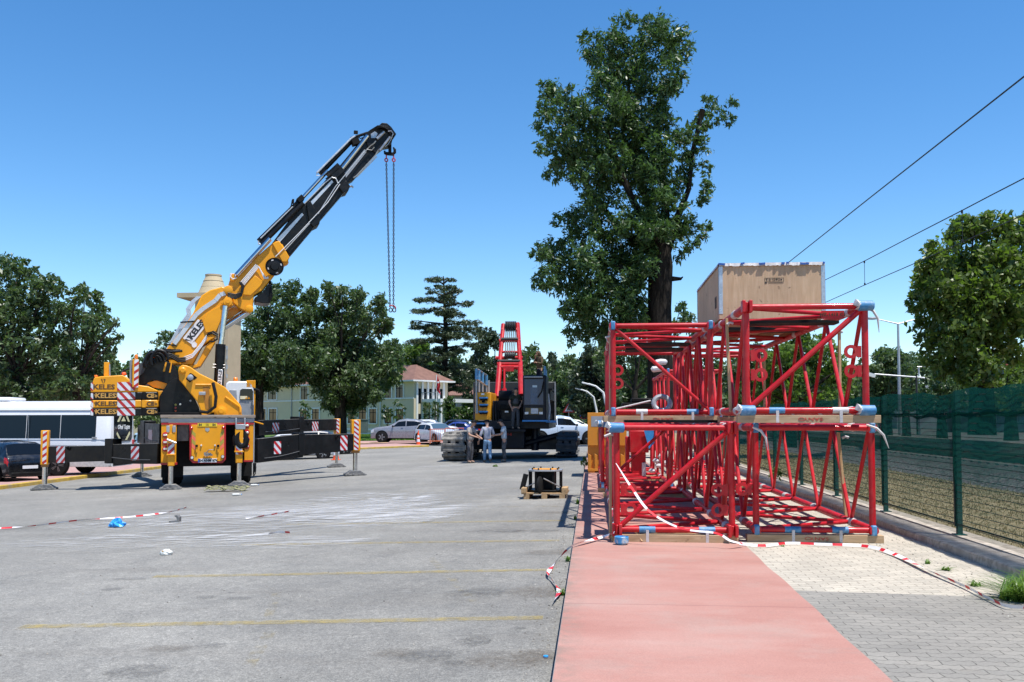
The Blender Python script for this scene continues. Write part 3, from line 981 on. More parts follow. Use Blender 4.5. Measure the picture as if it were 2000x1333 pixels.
# handling symbols
mb = MB()
def fr(x0, x1, z0, z1, w=.004):
    mb.box(x0, x1, -.0035, -.002, z0, z0 + w).box(x0, x1, -.0035, -.002, z1 - w, z1).box(x0, x0 + w, -.0035, -.002, z0 + w, z1 - w).box(x1 - w, x1, -.0035, -.002, z0 + w, z1 - w)
sx0, sz0 = .70, .70
for i in range(4):
    fr(sx0 + i * .075, sx0 + .07 + i * .075, sz0, sz0 + .06)
mb.prism([(sx0 + .018, sz0 + .05), (sx0 + .05, sz0 + .05), (sx0 + .04, sz0 + .03), (sx0 + .028, sz0 + .03)], -.0035, -.002)   # goblet
mb.box(sx0 + .032, sx0 + .036, -.0035, -.002, sz0 + .014, sz0 + .03).box(sx0 + .022, sx0 + .046, -.0035, -.002, sz0 + .010, sz0 + .014)
for dx in (.095, .122):                                                                                                     # two arrows up
    mb.box(sx0 + dx, sx0 + dx + .005, -.0035, -.002, sz0 + .012, sz0 + .038)
    mb.prism([(sx0 + dx - .006, sz0 + .038), (sx0 + dx + .011, sz0 + .038), (sx0 + dx + .0025, sz0 + .05)], -.0035, -.002)
mb.prism([(sx0 + .165, sz0 + .03), (sx0 + .17, sz0 + .045), (sx0 + .185, sz0 + .052), (sx0 + .2, sz0 + .045), (sx0 + .205, sz0 + .03)], -.0035, -.002)  # umbrella
mb.box(sx0 + .183, sx0 + .187, -.0035, -.002, sz0 + .01, sz0 + .03)
mb.prism([(sx0 + .245, sz0 + .015), (sx0 + .275, sz0 + .03), (sx0 + .245, sz0 + .045)], -.0035, -.002)
mb.box(sx0, sx0 + .035, -.0035, -.002, sz0 - .03, sz0 - .01)
for i in range(13):
    mb.box(sx0 + .06 + i * .018, sx0 + .07 + i * .018, -.0035, -.002, sz0 - .028, sz0 - .014)
mb.build('handling_symbols', M['letter'], t)
mb = MB()
for i in range(4):
    mb.box(-.0035, -.002, .30 + i * .06, .335 + i * .06, .33, .52)
mb.build('side_stencil', M['brownletter'], t)

# ------------------------------------------------------------------ orange steel box with red characters
p = onz(1149, 926, 0)
bx0 = at(1148, 925, 26.4)
bw = at(1224, 925, 26.4).x - bx0.x
bh = 1.72
t = empty('steel_box', (bx0.x, bx0.y, 0))
tag(t, 'orange steel counterweight box with corrugated lower half and red characters', 'steel box')
M['boxorange'] = pbr('orange_box_paint', (0.62, 0.235, 0.015), 0.5, 0, 0.15, 3, dirt=(0.33, 0.15, 0.03), dscale=3)
mb = MB().box(0, bw, 0, 1.5, .78, bh).box(0, bw, .09, 1.5, .12, .78)
for i in range(6):
    a = i * bw / 6
    mb.prism([(a + .012, .12), (a + .1, .12), (a + .1, .50), (a + .012, .55)], .015, .09)
mb.box(0, bw, 0.01, .09, .05, .12)
mb.box(.02, .2, .02, 1.48, 0, .05).box(bw - .2, bw - .02, .02, 1.48, 0, .05)
mb.build('shell', M['boxorange'], t, bevel=0.008)
MB().box(.10, .50, -.004, -.001, 1.32, 1.62).build('notice_sheet', M['greysteel'], t)
text('新型配重', 0.13, M['redletter'], t, (.56, -.003, 1.02), 'red_characters')
text('KYZTI', 0.09, M['redletter'], t, (.56, -.003, 1.2), 'red_characters')
MB().path([(.36, -.02, 1.5), (.33, -.03, 1.3), (.34, -.02, .7), (.35, -.02, .1)], .012, n=6).build('hanging_strap', M['rubber'], t)

# black pulley gear lying on the upper left tier / between tiers
g = at(1262, 797, 19.5)
t = empty('rigging_gear', (g.x, g.y, g.z - .05))
tag(t, 'black hose reel gear with a grey hose coil lying inside the upper left boom section', 'rigging gear')
MB().box(-.5, .2, .1, .8, .05, .16).box(-.3, .15, .15, .7, .17, .26).build('frame', M['blackmatt'], t, bevel=.02)
MB().path([(.33 + .17 * math.cos(a), .0 + .05 * math.sin(a), .14 + .15 * math.sin(a)) for a in [i * math.pi / 10 for i in range(20)]], .055, n=9, closed=True).build('hose_coil', M['greysteel'], t)
MB().tube((-.75, .05, 0), (.1, .05, .2), .02).build('pipe', M['offwhite'], t)
# white wrapped pins hung on the far upper section
for k, (px, py, lab) in enumerate(((1291, 709, 'white wrapped pin tied to the far boom section, upper of two'), (1284, 722, 'white wrapped pin tied to the far boom section, lower of two'))):
    g = at(px, py, 25)
    t = empty('wrapped_pin', g)
    tag(t, lab, 'wrapped pin', 'wrapped pins on the far section')
    MB().path([(-.16, 0, -.02), (-.12, 0, 0), (.0, 0, .02), (.13, 0, .02), (.17, 0, .02)], [.05, .085, .09, .075, .03], n=9).build('wrapping', M['offwhite'], t)
# pile of blue and red machine parts behind the front left section
g = at(1258, 905, 23.0)
t = empty('machine_parts', (g.x, g.y, 0))
tag(t, 'red machine frame with blue sheet and white wrapped fittings behind the front left section', 'machine parts')
MB().box(-.35, .12, 0, .7, .7, 1.25).box(-.3, .05, .1, .6, .1, .7).box(-.45, -.35, .2, .5, .0, 1.1).build('frame', M['red'], t, bevel=.02)
MB().add([(-.02, -.05, 1.32), (.24, -.02, 1.28), (.26, .0, .95), (.12, -.06, .8)], [(0, 1, 2, 3)]).build('blue_sheet', M['bluetread'], t)
mb = MB()
for x, z in ((.3, .5), (.42, .62), (.36, .38), (.55, .45), (.2, .25)):
    mb.ball((x, .1, z), .075, 8, sc=(1.2, 1, .8))
mb.tube((.0, .1, .05), (.0, .1, .45), .05)
mb.build('wrapped_fitting', M['offwhite'], t)
MB().box(-.4, .7, .0, .6, .01, .1).build('timber_base', M['palletwood'], t)

# ------------------------------------------------------------------ fence with green netting
FXX = 4.56
m = NT('green_shade_net')
o = m.xyz()
d1 = m.ramp(o[2], [(0.30, 0.34), (0.44, 0.84)])
n1 = m.noise(1.3, 5, 0.6, stretch=(1, 0.5, 1.4))
al = m.math('ADD', d1, m.math('MULTIPLY', m.math('SUBTRACT', n1, 0.5), 0.35), True)
m.b.inputs['Base Color'].default_value = (0.006, 0.075, 0.062, 1)
m.set(Roughness=0.6)
mp = m.n('MapRange')
mp.inputs['From Min'].default_value = 0.1
mp.inputs['From Max'].default_value = 2.0
mp.inputs['To Min'].default_value = 0.0
mp.inputs['To Max'].default_value = 1.0
m.l(o[2], mp.inputs['Value'])
al = m.ramp(mp.outputs[0], [(0.0, 0.36), (0.20, 0.46), (0.30, 0.64), (0.42, 0.82), (0.60, 0.86), (1.0, 0.82)])
al = m.math('ADD', al, m.math('MULTIPLY', m.math('SUBTRACT', n1, 0.5), 0.35), True)
tr = m.n('BsdfTransparent')
df = m.n('BsdfDiffuse')
df.inputs['Color'].default_value = (0.005, 0.050, 0.040, 1)
tl = m.n('BsdfTranslucent')
tl.inputs['Color'].default_value = (0.008, 0.072, 0.058, 1)
ms = m.n('MixShader')
ms.inputs[0].default_value = 0.4
m.l(df.outputs[0], ms.inputs[1])
m.l(tl.outputs[0], ms.inputs[2])
m2 = m.n('MixShader')
m.l(al, m2.inputs[0])
m.l(tr.outputs[0], m2.inputs[1])
m.l(ms.outputs[0], m2.inputs[2])
m.l(m2.outputs[0], m.out.inputs['Surface'])
M['net'] = m.mat
M['fgreen'] = pbr('fence_green', (0.006, 0.055, 0.042), 0.5)
M['fwire'] = pbr('fence_wire_green', (0.004, 0.028, 0.022), 0.5)
posts = [6.05 + 2.9 * i for i in range(14)]
py0 = onz(1862, 1045, .1).y
posts = [py0 + 2.9 * (i - 2) for i in range(15)]
YEND = posts[-1]
t = empty('netted_fence', (FXX, posts[0], 0.1))
tag(t, 'green wire panel fence covered in translucent green shade netting along the railway', 'fence')
for y in posts:
    mb = MB()
    mb.box(-.03, .03, y - posts[0] - .03, y - posts[0] + .03, 0, 1.8).box(-.07, .07, y - posts[0] - .07, y - posts[0] + .07, 0.002, .012)
    mb.build('post', M['fgreen'], t)
for a, b in zip(posts[:-1], posts[1:]):
    mb = MB()
    y0, y1 = a - posts[0] + .04, b - posts[0] - .04
    for i in range(20):
        z = .12 + i * .085
        mb.box(-.043, -.038, y0, y1, z - .0035, z + .0035)
    mb.box(-.044, -.036, y0, y1, .13, .15)
    mb.box(-.044, -.036, y0, y1, 1.50, 1.525)
    mb.box(-.05, -.035, y0 - .03, y0 - .005, .1, 1.55)
    mb.build('wire_panel', M['fwire'], t)
mb = MB()
r2 = random.Random(11)
ny, nzz = 400, 12
vs = []
tot = YEND - posts[0]
for i in range(ny + 1):
    y = tot * i / ny
    sag = .03 * math.sin(y * 2.17 + 1) ** 2 + .012 * r2.random() + .05 * max(0, math.sin(y * .9 + 2.2)) ** 6
    for j in range(nzz + 1):
        z = .03 + (1.80 - sag) * j / nzz
        x = -.055 - .012 * math.sin(y * 5 + z * 3) - .012 * math.sin(y * 13 + z * 9) * (z / 2)
        vs.append((x, y, z))
mb.add(vs, [(i * (nzz + 1) + j, i * (nzz + 1) + j + 1, (i + 1) * (nzz + 1) + j + 1, (i + 1) * (nzz + 1) + j) for i in range(ny) for j in range(nzz)])
mb.build('shade_net', M['net'], t)
mb = MB()                               # doubled fold of netting along the upper rail
vs = []
for i in range(ny + 1):
    y = tot * i / ny
    for j in range(5):
        z = 1.47 + .02 * math.sin(y * 1.7) + .012 * j
        vs.append((-.075 - .02 * math.sin(y * 4 + j), y, z + .02 * math.sin(y * 7)))
mb.add(vs, [(i * 5 + j, i * 5 + j + 1, (i + 1) * 5 + j + 1, (i + 1) * 5 + j) for i in range(ny) for j in range(4)])
mb.build('net_fold', M['net'], t)

# ------------------------------------------------------------------ overhead wires
M['wire'] = pbr('overhead_wire', (0.02, 0.02, 0.022), 0.5, 0.3)
def wire(x, pts, r, label, name='overhead_wire'):
    w = [(x, y, z) for y, z in pts]
    o = MB().path([V(p) - V(w[0]) for p in w], r, n=6).build(name, M['wire'])
    o.location = w[0]
    return tag(o, label, 'wire', 'overhead wires of the railway')
def xz(px, py, x):                      # point on the plane X = x
    r = ray(px, py)
    p = EYE + r * (x / r.x)
    return p.y, p.z
a = [xz(2120, 55, 10.5), xz(2000, 150, 10.5), xz(1700, 386, 10.5), xz(1540, 513, 10.5), xz(1330, 678, 10.5)]
wire(10.5, a, .022, 'single steep overhead wire, highest of the three in the sky')
b1 = [xz(2120, 287, 13.5), xz(1939, 380, 13.5), xz(1880, 411, 13.5), xz(1800, 452, 13.5), xz(1689, 510, 13.5), xz(1612, 547, 13.5), xz(1450, 620, 13.5), xz(1330, 680, 13.5)]
wire(13.5, b1, .020, 'middle overhead wire carrying the droppers above the crate')
b2 = [xz(2120, 363, 13.5), xz(2000, 420, 13.5), xz(1880, 473, 13.5), xz(1800, 509, 13.5), xz(1689, 557, 13.5), xz(1610, 592, 13.5), xz(1450, 665, 13.5), xz(1330, 718, 13.5)]
wire(13.5, b2, .018, 'lowest overhead contact wire running past the right tree')
for (px, ya, yb, lab) in ((1880, 411, 473, 'thin dropper between the two lower overhead wires, before the right tree'), (1689, 510, 557, 'thin dropper between the two lower overhead wires, right of the crate')):
    p0, p1 = xz(px, ya, 13.5), xz(px, yb, 13.5)
    o = MB().tube((0, 0, p0[1] - p1[1]), (0, 0, 0), .012, n=5).box(-.03, .03, -.03, .03, p0[1] - p1[1] - .1, p0[1] - p1[1] + .02).box(-.03, .03, -.03, .03, -.02, .1).build('wire_dropper', M['wire'])
    o.location = (13.5, p1[0], p1[1])
    tag(o, lab, 'dropper', 'droppers of the overhead wires')

# ------------------------------------------------------------------ pallet and hook block
pp = G(1018, 976)
d0 = (pp - EYE).dot(HV)
fr0 = Frame(pp, (0.02, 1))
wpl = fr0.P(1108, 970, 0).x
t = empty('wooden_pallet', M=fr0.M)
tag(t, 'rough wooden pallet on the asphalt with a black pulley block on it', 'pallet')
mb = MB()
for x in (.05, wpl / 2 - .06, wpl - .17):
    mb.box(x, x + .12, .0, 1.0, .002, .11)
for i in range(5):
    mb.box(0, wpl, i * .22, i * .22 + .13, .112, .14)
mb.box(0, .11, -.02, .5, .142, .24).box(wpl - .12, wpl, 0, .55, .142, .25)
mb.build('slats', M['palletwood'], t, bevel=.004)
t = empty('pulley_block', M=fr0.M @ Matrix.Translation(V((wpl * .5, .45, .142))))
tag(t, 'black octagonal pulley block with a dark wheel on the wooden pallet', 'pulley block')
W = .36
def octa(w, d, c=.14):
    return [(-w, -d + c), (-w + c, -d), (w - c, -d), (w, -d + c), (w, d - c), (w - c, d), (-w + c, d), (-w, d - c)]
MB().slab(octa(W + .02, .36), .02, .05).build('base_plate', M['black'], t, bevel=.005)
MB().slab(octa(W, .36), .44, .475).build('top_plate', M['greysteel'], t, bevel=.005)
MB().slab(octa(W - .08, .26), .477, .484).build('warning_ring', M['yellow'], t)
mb = MB()
for x, y in octa(W - .03, .32):
    MB().box(x - .022, x + .022, y - .022, y + .022, .05, .44).build('corner_post', M['blackmatt'], t)
for x, y in octa(W - .09, .34):
    MB().lathe([(.016, 0), (.016, .03), (.01, .04)], (x, y, .475), n=8).build('bolt', M['blackmatt'], t)
MB().box(-.2, .2, -.2, .25, .05, .44).build('inner_block', M['blackmatt'], t, bevel=.02)
MB().lathe([(.02, -.035), (.15, -.035), (.185, -.015), (.185, .015), (.15, .035), (.02, .035)], (-.09, -.40, .16), (.97, -.22, .04), 24).build('wheel', M['rubber'], t)
MB().tube((-.02, -.38, .3), (.33, -.3, .12), .014).tube((-.36, -.2, .12), (-.12, -.3, .24), .012).build('tie_rod', M['steel'], t)
MB().cbox((-.47, .0, .2), (.1, .16, .34), ry=.25).build('hanging_pad', M['rubber'], t)

# ------------------------------------------------------------------ barrier tape
M['tapered'] = pbr('red_tape', (0.62, 0.02, 0.03), 0.45)
M['tapewhite'] = pbr('white_tape', (0.74, 0.72, 0.73), 0.45)
def tape(pts, w, label, seg=0.17, seed=1, twist=2.2):
    r = random.Random(seed)
    pts = [V(p) for p in pts]
    fine = []
    for i in range(len(pts) - 1):
        p0, p1, p2, p3 = pts[max(i - 1, 0)], pts[i], pts[i + 1], pts[min(i + 2, len(pts) - 1)]
        n = max(2, int((p2 - p1).length / .05))
        for k in range(n):
            s = k / n
            fine.append(.5 * ((2 * p1) + (p2 - p0) * s + (2 * p0 - 5 * p1 + 4 * p2 - p3) * s * s + (3 * p1 - p0 - 3 * p2 + p3) * s ** 3))
    fine.append(pts[-1])
    mb = MB()
    vs, ms = [], []
    L = 0
    for i, p in enumerate(fine):
        d = (fine[min(i + 1, len(fine) - 1)] - fine[max(i - 1, 0)]).normalized()
        if i:
            L += (p - fine[i - 1]).length
        a = math.sin(L * twist + seed) * 1.2
        s = d.cross(V((0, 0, 1)))
        s = s.normalized() if s.length > .01 else V((1, 0, 0))
        nn = s * math.cos(a) + s.cross(d) * math.sin(a)
        ww = w * (.55 + .45 * abs(math.cos(a * 1.3)))
        vs += [p - nn * ww / 2, p + nn * ww / 2]
        ms.append(1 if (L / seg) % 2.4 > 1.55 else 0)
    b = fine[0]
    zmin = .008
    vs = [V((q.x, q.y, q.z)) - b for q in vs]
    for i in range(len(fine) - 1):
        mb.add([vs[2 * i], vs[2 * i + 1], vs[2 * i + 3], vs[2 * i + 2]], [(0, 1, 2, 3)], ms[i])
    o = mb.build('barrier_tape', [M['tapewhite'], M['tapered']])
    o.location = b
    return tag(o, label, 'barrier tape', 'red and white barrier tape')
z = V((0, 0, .03))
tape([G(1080, 1184) + z, G(1092, 1160) + z, G(1078, 1138) + z, G(1070, 1125) + z, G(1092, 1095) + z, onz(1118, 1066, .03), onz(1150, 1056, .04), onz(1180, 1048, .05), at(1200, 1040, 11.5)], .05, 'twisted barrier tape dangling from the boom stack over the kerb onto the asphalt', seed=2)
tape([at(1203, 905, 11.5), at(1235, 955, 11.4), at(1270, 1000, 11.3), at(1330, 1032, 11.2), at(1400, 1042, 11.1), at(1425, 1056, 11.0), onz(1450, 1062, .05)], .042, 'long barrier tape slung diagonally across the front left boom section', seed=3, twist=1.4)
tape([onz(1445, 1062, .03), onz(1490, 1066, .03), onz(1540, 1061, .03), onz(1600, 1063, .03), onz(1690, 1067, .03), onz(1745, 1082, .03), onz(1810, 1113, .03), onz(1880, 1143, .03), onz(1930, 1168, .03), onz(1975, 1185, .03), onz(2060, 1184, .03)], .055, 'barrier tape lying on the pale pavers in front of the right stack', seed=4, twist=.8, seg=.14)
tape([G(-30, 1037) + z, G(60, 1031) + z, G(150, 1020) + z, G(250, 1013) + z, G(325, 1004) + z, G(365, 994) + z], .05, 'barrier tape lying on the asphalt at left beside the blue bag', seed=5)
tape([G(480, 1016) + z, G(520, 1010) + z, G(565, 1002) + z], .05, 'short piece of barrier tape lying on the chalk dust', seed=6)
tape([G(525, 1046) + z, G(545, 1043) + z, G(566, 1044) + z], .06, 'small crumpled scrap of barrier tape on the asphalt', seed=7)
for (px, py, qx, qy, d, lab, sd) in ((1690, 600, 1717, 650, 11.3, 'loose strap end blowing from the top right corner of the boom stack', 1), (1692, 830, 1736, 876, 11.4, 'loose strap end hanging from middle right corner of the boom stack', 2), (1470, 835, 1500, 880, 11.4, 'loose strap end hanging between the two lower boom sections', 3)):
    a, b = at(px, py, d), at(qx, qy, d)
    mid = a.lerp(b, .55) + V((.05, -.03, .03))
    o = MB().path([V((0, 0, 0)), (mid - a) * .5 + V((.02, 0, .02)), mid - a, b - a], [.012, .018, .016, .004], n=5).build('strap_end', M['offwhite'])
    o.location = a
    tag(o, lab, 'strap', 'loose strap ends on the boom stack')
# ================================================================== the yellow truck crane
tp = G(402, 952)
T = Frame(tp, (tp.x, tp.y))
tr_ = empty('crane_truck', M=T.M)
tag(tr_, 'large yellow and black knuckle boom crane truck standing on four spread outriggers', 'crane truck')
def TP(px, py, v=0.0):
    q = T.P(px, py, v)
    return (q.x, q.y, q.z)
def TZ(px, py, v):
    q = T.P(px, py, v)
    return (q.x, q.z)
def tbox(name, x0, y0, x1, y1, v0, v1, mat, parent=None, bevel=0.01):
    a, b, c, d = T.rect(x0, y0, x1, y1, v0)
    return MB().box(a, b, v0, v1, c, d).build(name, mat, parent or tr_, bevel=bevel)
def tprism(name, pts, v0, v1, mat, parent=None, bevel=0.012):
    return MB().prism([TZ(x, y, v0) for x, y in pts], v0, v1).build(name, mat, parent or tr_, bevel=bevel)
def tpath(name, pts, r, mat, parent=None, n=8):
    return MB().path([TP(*p) for p in pts], r, n).build(name, mat, parent or tr_)
# --- chassis
tbox('chassis', 330, 830, 482, 912, .55, 8.2, M['blackmatt'])
tbox('flatbed', 314, 817, 497, 826, 0.0, 5.2, M['greysteel'], bevel=.015)
tbox('deck_boards', 313, 811, 499, 816.6, -.05, 5.2, M['deck'])
tbox('side_panel', 314, 827, 345, 906, .0, .35, M['yellow'])
tbox('side_panel', 477, 827, 496, 901, .0, .35, M['yellow'])
tbox('red_edge', 315, 826.4, 496, 830, -.015, .3, M['redtrim'], bevel=0)
tbox('red_edge', 314, 904, 346, 908.5, -.015, .2, M['redtrim'], bevel=0)
tbox('red_edge', 476, 899, 494, 902.5, -.015, .2, M['redtrim'], bevel=0)
tbox('edge_rail', 494.5, 826, 497.5, 905, -.01, .3, M['greysteel'], bevel=0)
eng = tprism('rear_box', [(370, 828), (441, 828), (441, 898), (435, 905), (376, 905), (370, 898)], -.02, .9, M['redtrim'])
tprism('box_door', [(374, 830), (437.5, 830), (437.5, 896), (432, 901), (380, 901), (374, 896)], -.035, -.021, M['yellow'], eng, .006)
M['chevo'] = pbr('orange_reflector', (0.80, 0.16, 0.08), 0.4)
M['chevg'] = pbr('olive_reflector', (0.36, 0.30, 0.04), 0.4)
for s, x0, x1 in ((1, 374.5, 382), (-1, 430, 437)):
    for i in range(4):
        y = 840 + i * 8.5
        pts = [(x0, y), (x1, y + 7), (x1, y + 15), (x0, y + 8)] if s == 1 else [(x0, y + 7), (x1, y), (x1, y + 8), (x0, y + 15)]
        tprism('reflector', pts, -.040, -.0355, M['chevg' if i % 2 == 0 else 'chevo'], eng, 0)
tbox('warning_plate', 386, 827, 424, 833.5, -.05, -.036, pbr('yellow_plate', (0.75, 0.52, 0.02), .4), eng, 0)
for px, s in ((391, '54'), (418, '54')):
    text(s, .09, M['letter'], eng, TP(px, 830.3, -.051), 'plate_number', bold=.004)
text('TAŞIT', .035, M['brownletter'], eng, TP(405, 829, -.051), 'plate_lettering')
text('SINIRI', .035, M['brownletter'], eng, TP(405, 831.6, -.051), 'plate_lettering')
np_ = tbox('licence_plate', 386.5, 896, 424, 904, -.075, -.05, M['white'], eng, .004)
tbox('plate_band', 386.8, 896.4, 389.6, 903.6, -.078, -.0755, pbr('plate_blue', (0.02, .08, .4), .4), np_, 0)
text('54 ANM 874', .105, M['letter'], np_, TP(407, 900, -.077), 'plate_number', bold=.005, xs=.92)
for px, py in ((374, 837), (436, 836)):
    q = TP(px, py, -.05)
    MB().lathe([(.045, 0), (.045, .03), (.025, .045)], q, (0, -1, 0), 14).build('tail_lamp', M['redlamp'], eng)
for px, py in ((375, 894.5), (435, 892.5)):
    q = TP(px, py, -.04)
    MB().lathe([(.055, 0), (.055, .03)], q, (0, -1, 0), 14).build('lamp_ring', M['blackmatt'], eng)
    MB().lathe([(.042, .031), (.036, .042)], q, (0, -1, 0), 14).build('reverse_lamp', M['lamp'], eng)
for px in (384, 426):
    tprism('hand_hook', [(px - 2.5, 871), (px + 2.5, 871), (px + 1.5, 884), (px - .8, 884)], -.08, -.04, M['yellow'], eng, 0)
    tbox('hook_cap', px - 2.5, 869, px + 2.5, 873.5, -.1, -.081, M['blackmatt'], eng, 0)
for px in (393, 420):
    q = TP(px, 870.5, -.04)
    MB().lathe([(.03, 0), (.02, .04)], q, (0, -1, 0), 10).build('latch', M['lamp'], eng)
tprism('badge', [(401, 836.5), (409, 836.5), (409, 841), (405, 844), (401, 841)], -.045, -.036, M['steel'], eng, 0)
mb = MB()
for i in range(6):
    mb.cbox(TP(400 + i * 2.4, 887 + (i % 2) * 2, -.10), (.05, .06, .09), m=0, ry=.3 * i)
mb.path([TP(402, 885, -.1), TP(408, 879, -.12), TP(417, 879, -.12)], .012)
mb.build('coupling', M['dsteel'], eng)
for (x, ys_) in ((482, (831, 845, 858, 872)), (323, (850, 864, 877))):
    for y in ys_:
        q = TP(x, y, 0.0)
        MB().lathe([(.085, -.01), (.085, .02), (.07, .028)], q, (0, -1, 0), 18).build('lamp_ring', M['redlamp'], tr_)
        MB().cbox((q[0], q[1] - .034, q[2]), (.105, .012, .055)).build('lamp_lens', M['lamp'], tr_, bevel=.004)
# recess tanks behind
tbox('side_tank', 346, 828, 369, 862, .25, 1.2, M['dsteel'])
# wheels
def wheel(parent, c, r, w, axis, rim=M['steel'], name='wheel', dual=False):
    ax = V(axis)
    e = MB().lathe([(r * .6, -w / 2), (r * .9, -w / 2), (r, -w * .36), (r, w * .36), (r * .9, w / 2), (r * .6, w / 2)], c, axis, 28).build(name, M['rubber'], parent)
    rm = MB().lathe([(.02, w * .44), (r * .2, w * .46), (r * .25, w * .34), (r * .52, w * .30), (r * .60, w * .46), (r * .62, w * .40)], c, axis, 24)
    rm.build('rim', rim, e)
    return e
for v in (1.6, 2.95, 6.9):
    for sx in (-1, 1):
        wheel(tr_, (sx * 1.02 + T.P(405, 900, 0).x, v, .52), .52, .56 if v < 4 else .36, (sx, 0, 0), M['greysteel'])
for sx in (-1, 1):
    a = T.P(405, 900, 0).x + sx * 1.02
    MB().box(a - .3, a + .3, .98, 1.01, .25, .85).build('mud_flap', M['rubber'], tr_)

# --- outrigger legs at the tail
def foot(name, c, w, h, mat, parent):
    mb = MB()
    mb.slab([(c[0] - w, c[1] - w * .7), (c[0] + w, c[1] - w * .7), (c[0] + w, c[1] + w * .7), (c[0] - w, c[1] + w * .7)], c[2], c[2] + h * .35)
    mb.prism([(c[0] - w * .9, c[2] + h * .36), (c[0] + w * .9, c[2] + h * .36), (c[0] + w * .45, c[2] + h), (c[0] - w * .45, c[2] + h)], c[1] - w * .5, c[1] + w * .5)
    for i in (-.75, -.25, .25, .75):
        mb.box(c[0] + i * w - .03, c[0] + i * w + .03, c[1] - w * .78, c[1] - w * .70, c[2] + .01, c[2] + h * .5)
    return mb.build(name, mat, parent, bevel=.008)
def down(px, py, d=None):
    q = T.L(G(px, py))
    return q
for side, cx, ytop, ysl, ych, pad in ((0, 334, 846, 911, 946, 951), (1, 467, 838, 905, 940, 946)):
    gq = down(cx - 2 if side == 0 else cx + 2, pad)
    v = -.26
    wq = T.M @ V((T.P(cx, pad, v).x, v, 0))
    gq = V((0, 0, gz(wq.x, wq.y) - T.o.z))
    leg = tbox('leg_sleeve', cx - 8, ytop, cx + 8, ysl - 21, v - .15, v + .15, M['yellow'])
    tbox('stripe_panel', cx - 6.5, 866, cx + 6.5, 888, v - .156, v - .151, M['stripeR' if side else 'stripeL'], leg, 0)
    tbox('lower_sleeve', cx - 7, ysl - 21, cx + 7, ysl, v - .12, v + .12, M['yellow'], leg, .02)
    tbox('sleeve_collar', cx - 9, ysl - 24, cx + 9, ysl - 21, v - .18, v + .18, M['yellow'], leg, .008)
    a, b = TP(cx, ysl, v), TP(cx, ych, v)
    MB().tube((a[0], v, a[2]), (a[0], v, gq.z + .08), .068, n=18).build('chrome_cylinder', M['chrome'], leg)
    foot('foot_pad', (a[0], v, gq.z + .004), .30, .15, M['dsteel'], leg)
    if side == 0:
        for dx in (-6, 6):
            tbox('bracket', cx + dx - 3.2, 832, cx + dx + 3.2, 845, v - .17, v - .05, M['greysteel'], leg, .01)
        tbox('upper_frame', cx - 4, 830, cx + 4, 846, v - .12, v + .05, M['yellow'], leg, .01)
        tpath('clamp', [(326, 859, v - .2), (344, 866, v - .2)], .035, M['steel'], leg)
hv = .0
# hook block hanging at the right tail
hk = empty('crane_hook', M=T.M @ Matrix.Translation(V(TP(471, 845, -.32))))
tag(hk, 'big black hook hanging from a grey bracket at the crane truck tail', 'hook')
def HK(px, py):
    q = T.P(px, py, -.32) - V(TP(471, 845, -.32))
    return q
mb = MB()
mb.path([HK(471, 838), HK(466, 847), HK(462, 856), HK(463, 866), HK(470, 872), HK(478, 869), HK(481, 860), HK(478, 848), HK(474, 841)], [.08, .10, .12, .13, .135, .12, .095, .07, .05], n=10)
mb.build('hook_body', M['blackmatt'], hk)
MB().tube(HK(459, 861), HK(480, 856), .05).build('safety_latch', M['steel'], hk)
mb = MB()
a, b, c, d = T.rect(460, 829, 479, 839, -.3)
o_ = V(TP(471, 845, -.32))
mb.box(a - o_.x, b - o_.x, -.1, .1, c - o_.z, d - o_.z)
for px in (461, 478):
    q = HK(px, 830)
    mb.box(q.x - .02, q.x + .02, -.06, .25, q.z - .1, q.z + .2)
mb.build('hook_bracket', M['greysteel'], hk, bevel=.01)
M['wornhighlight'] = pbr('worn_edge_highlight', (.36, .32, .27), .6, .3, .4, 9)
M['greyhose'] = pbr('grey_hose', (.06, .06, .062), .6)
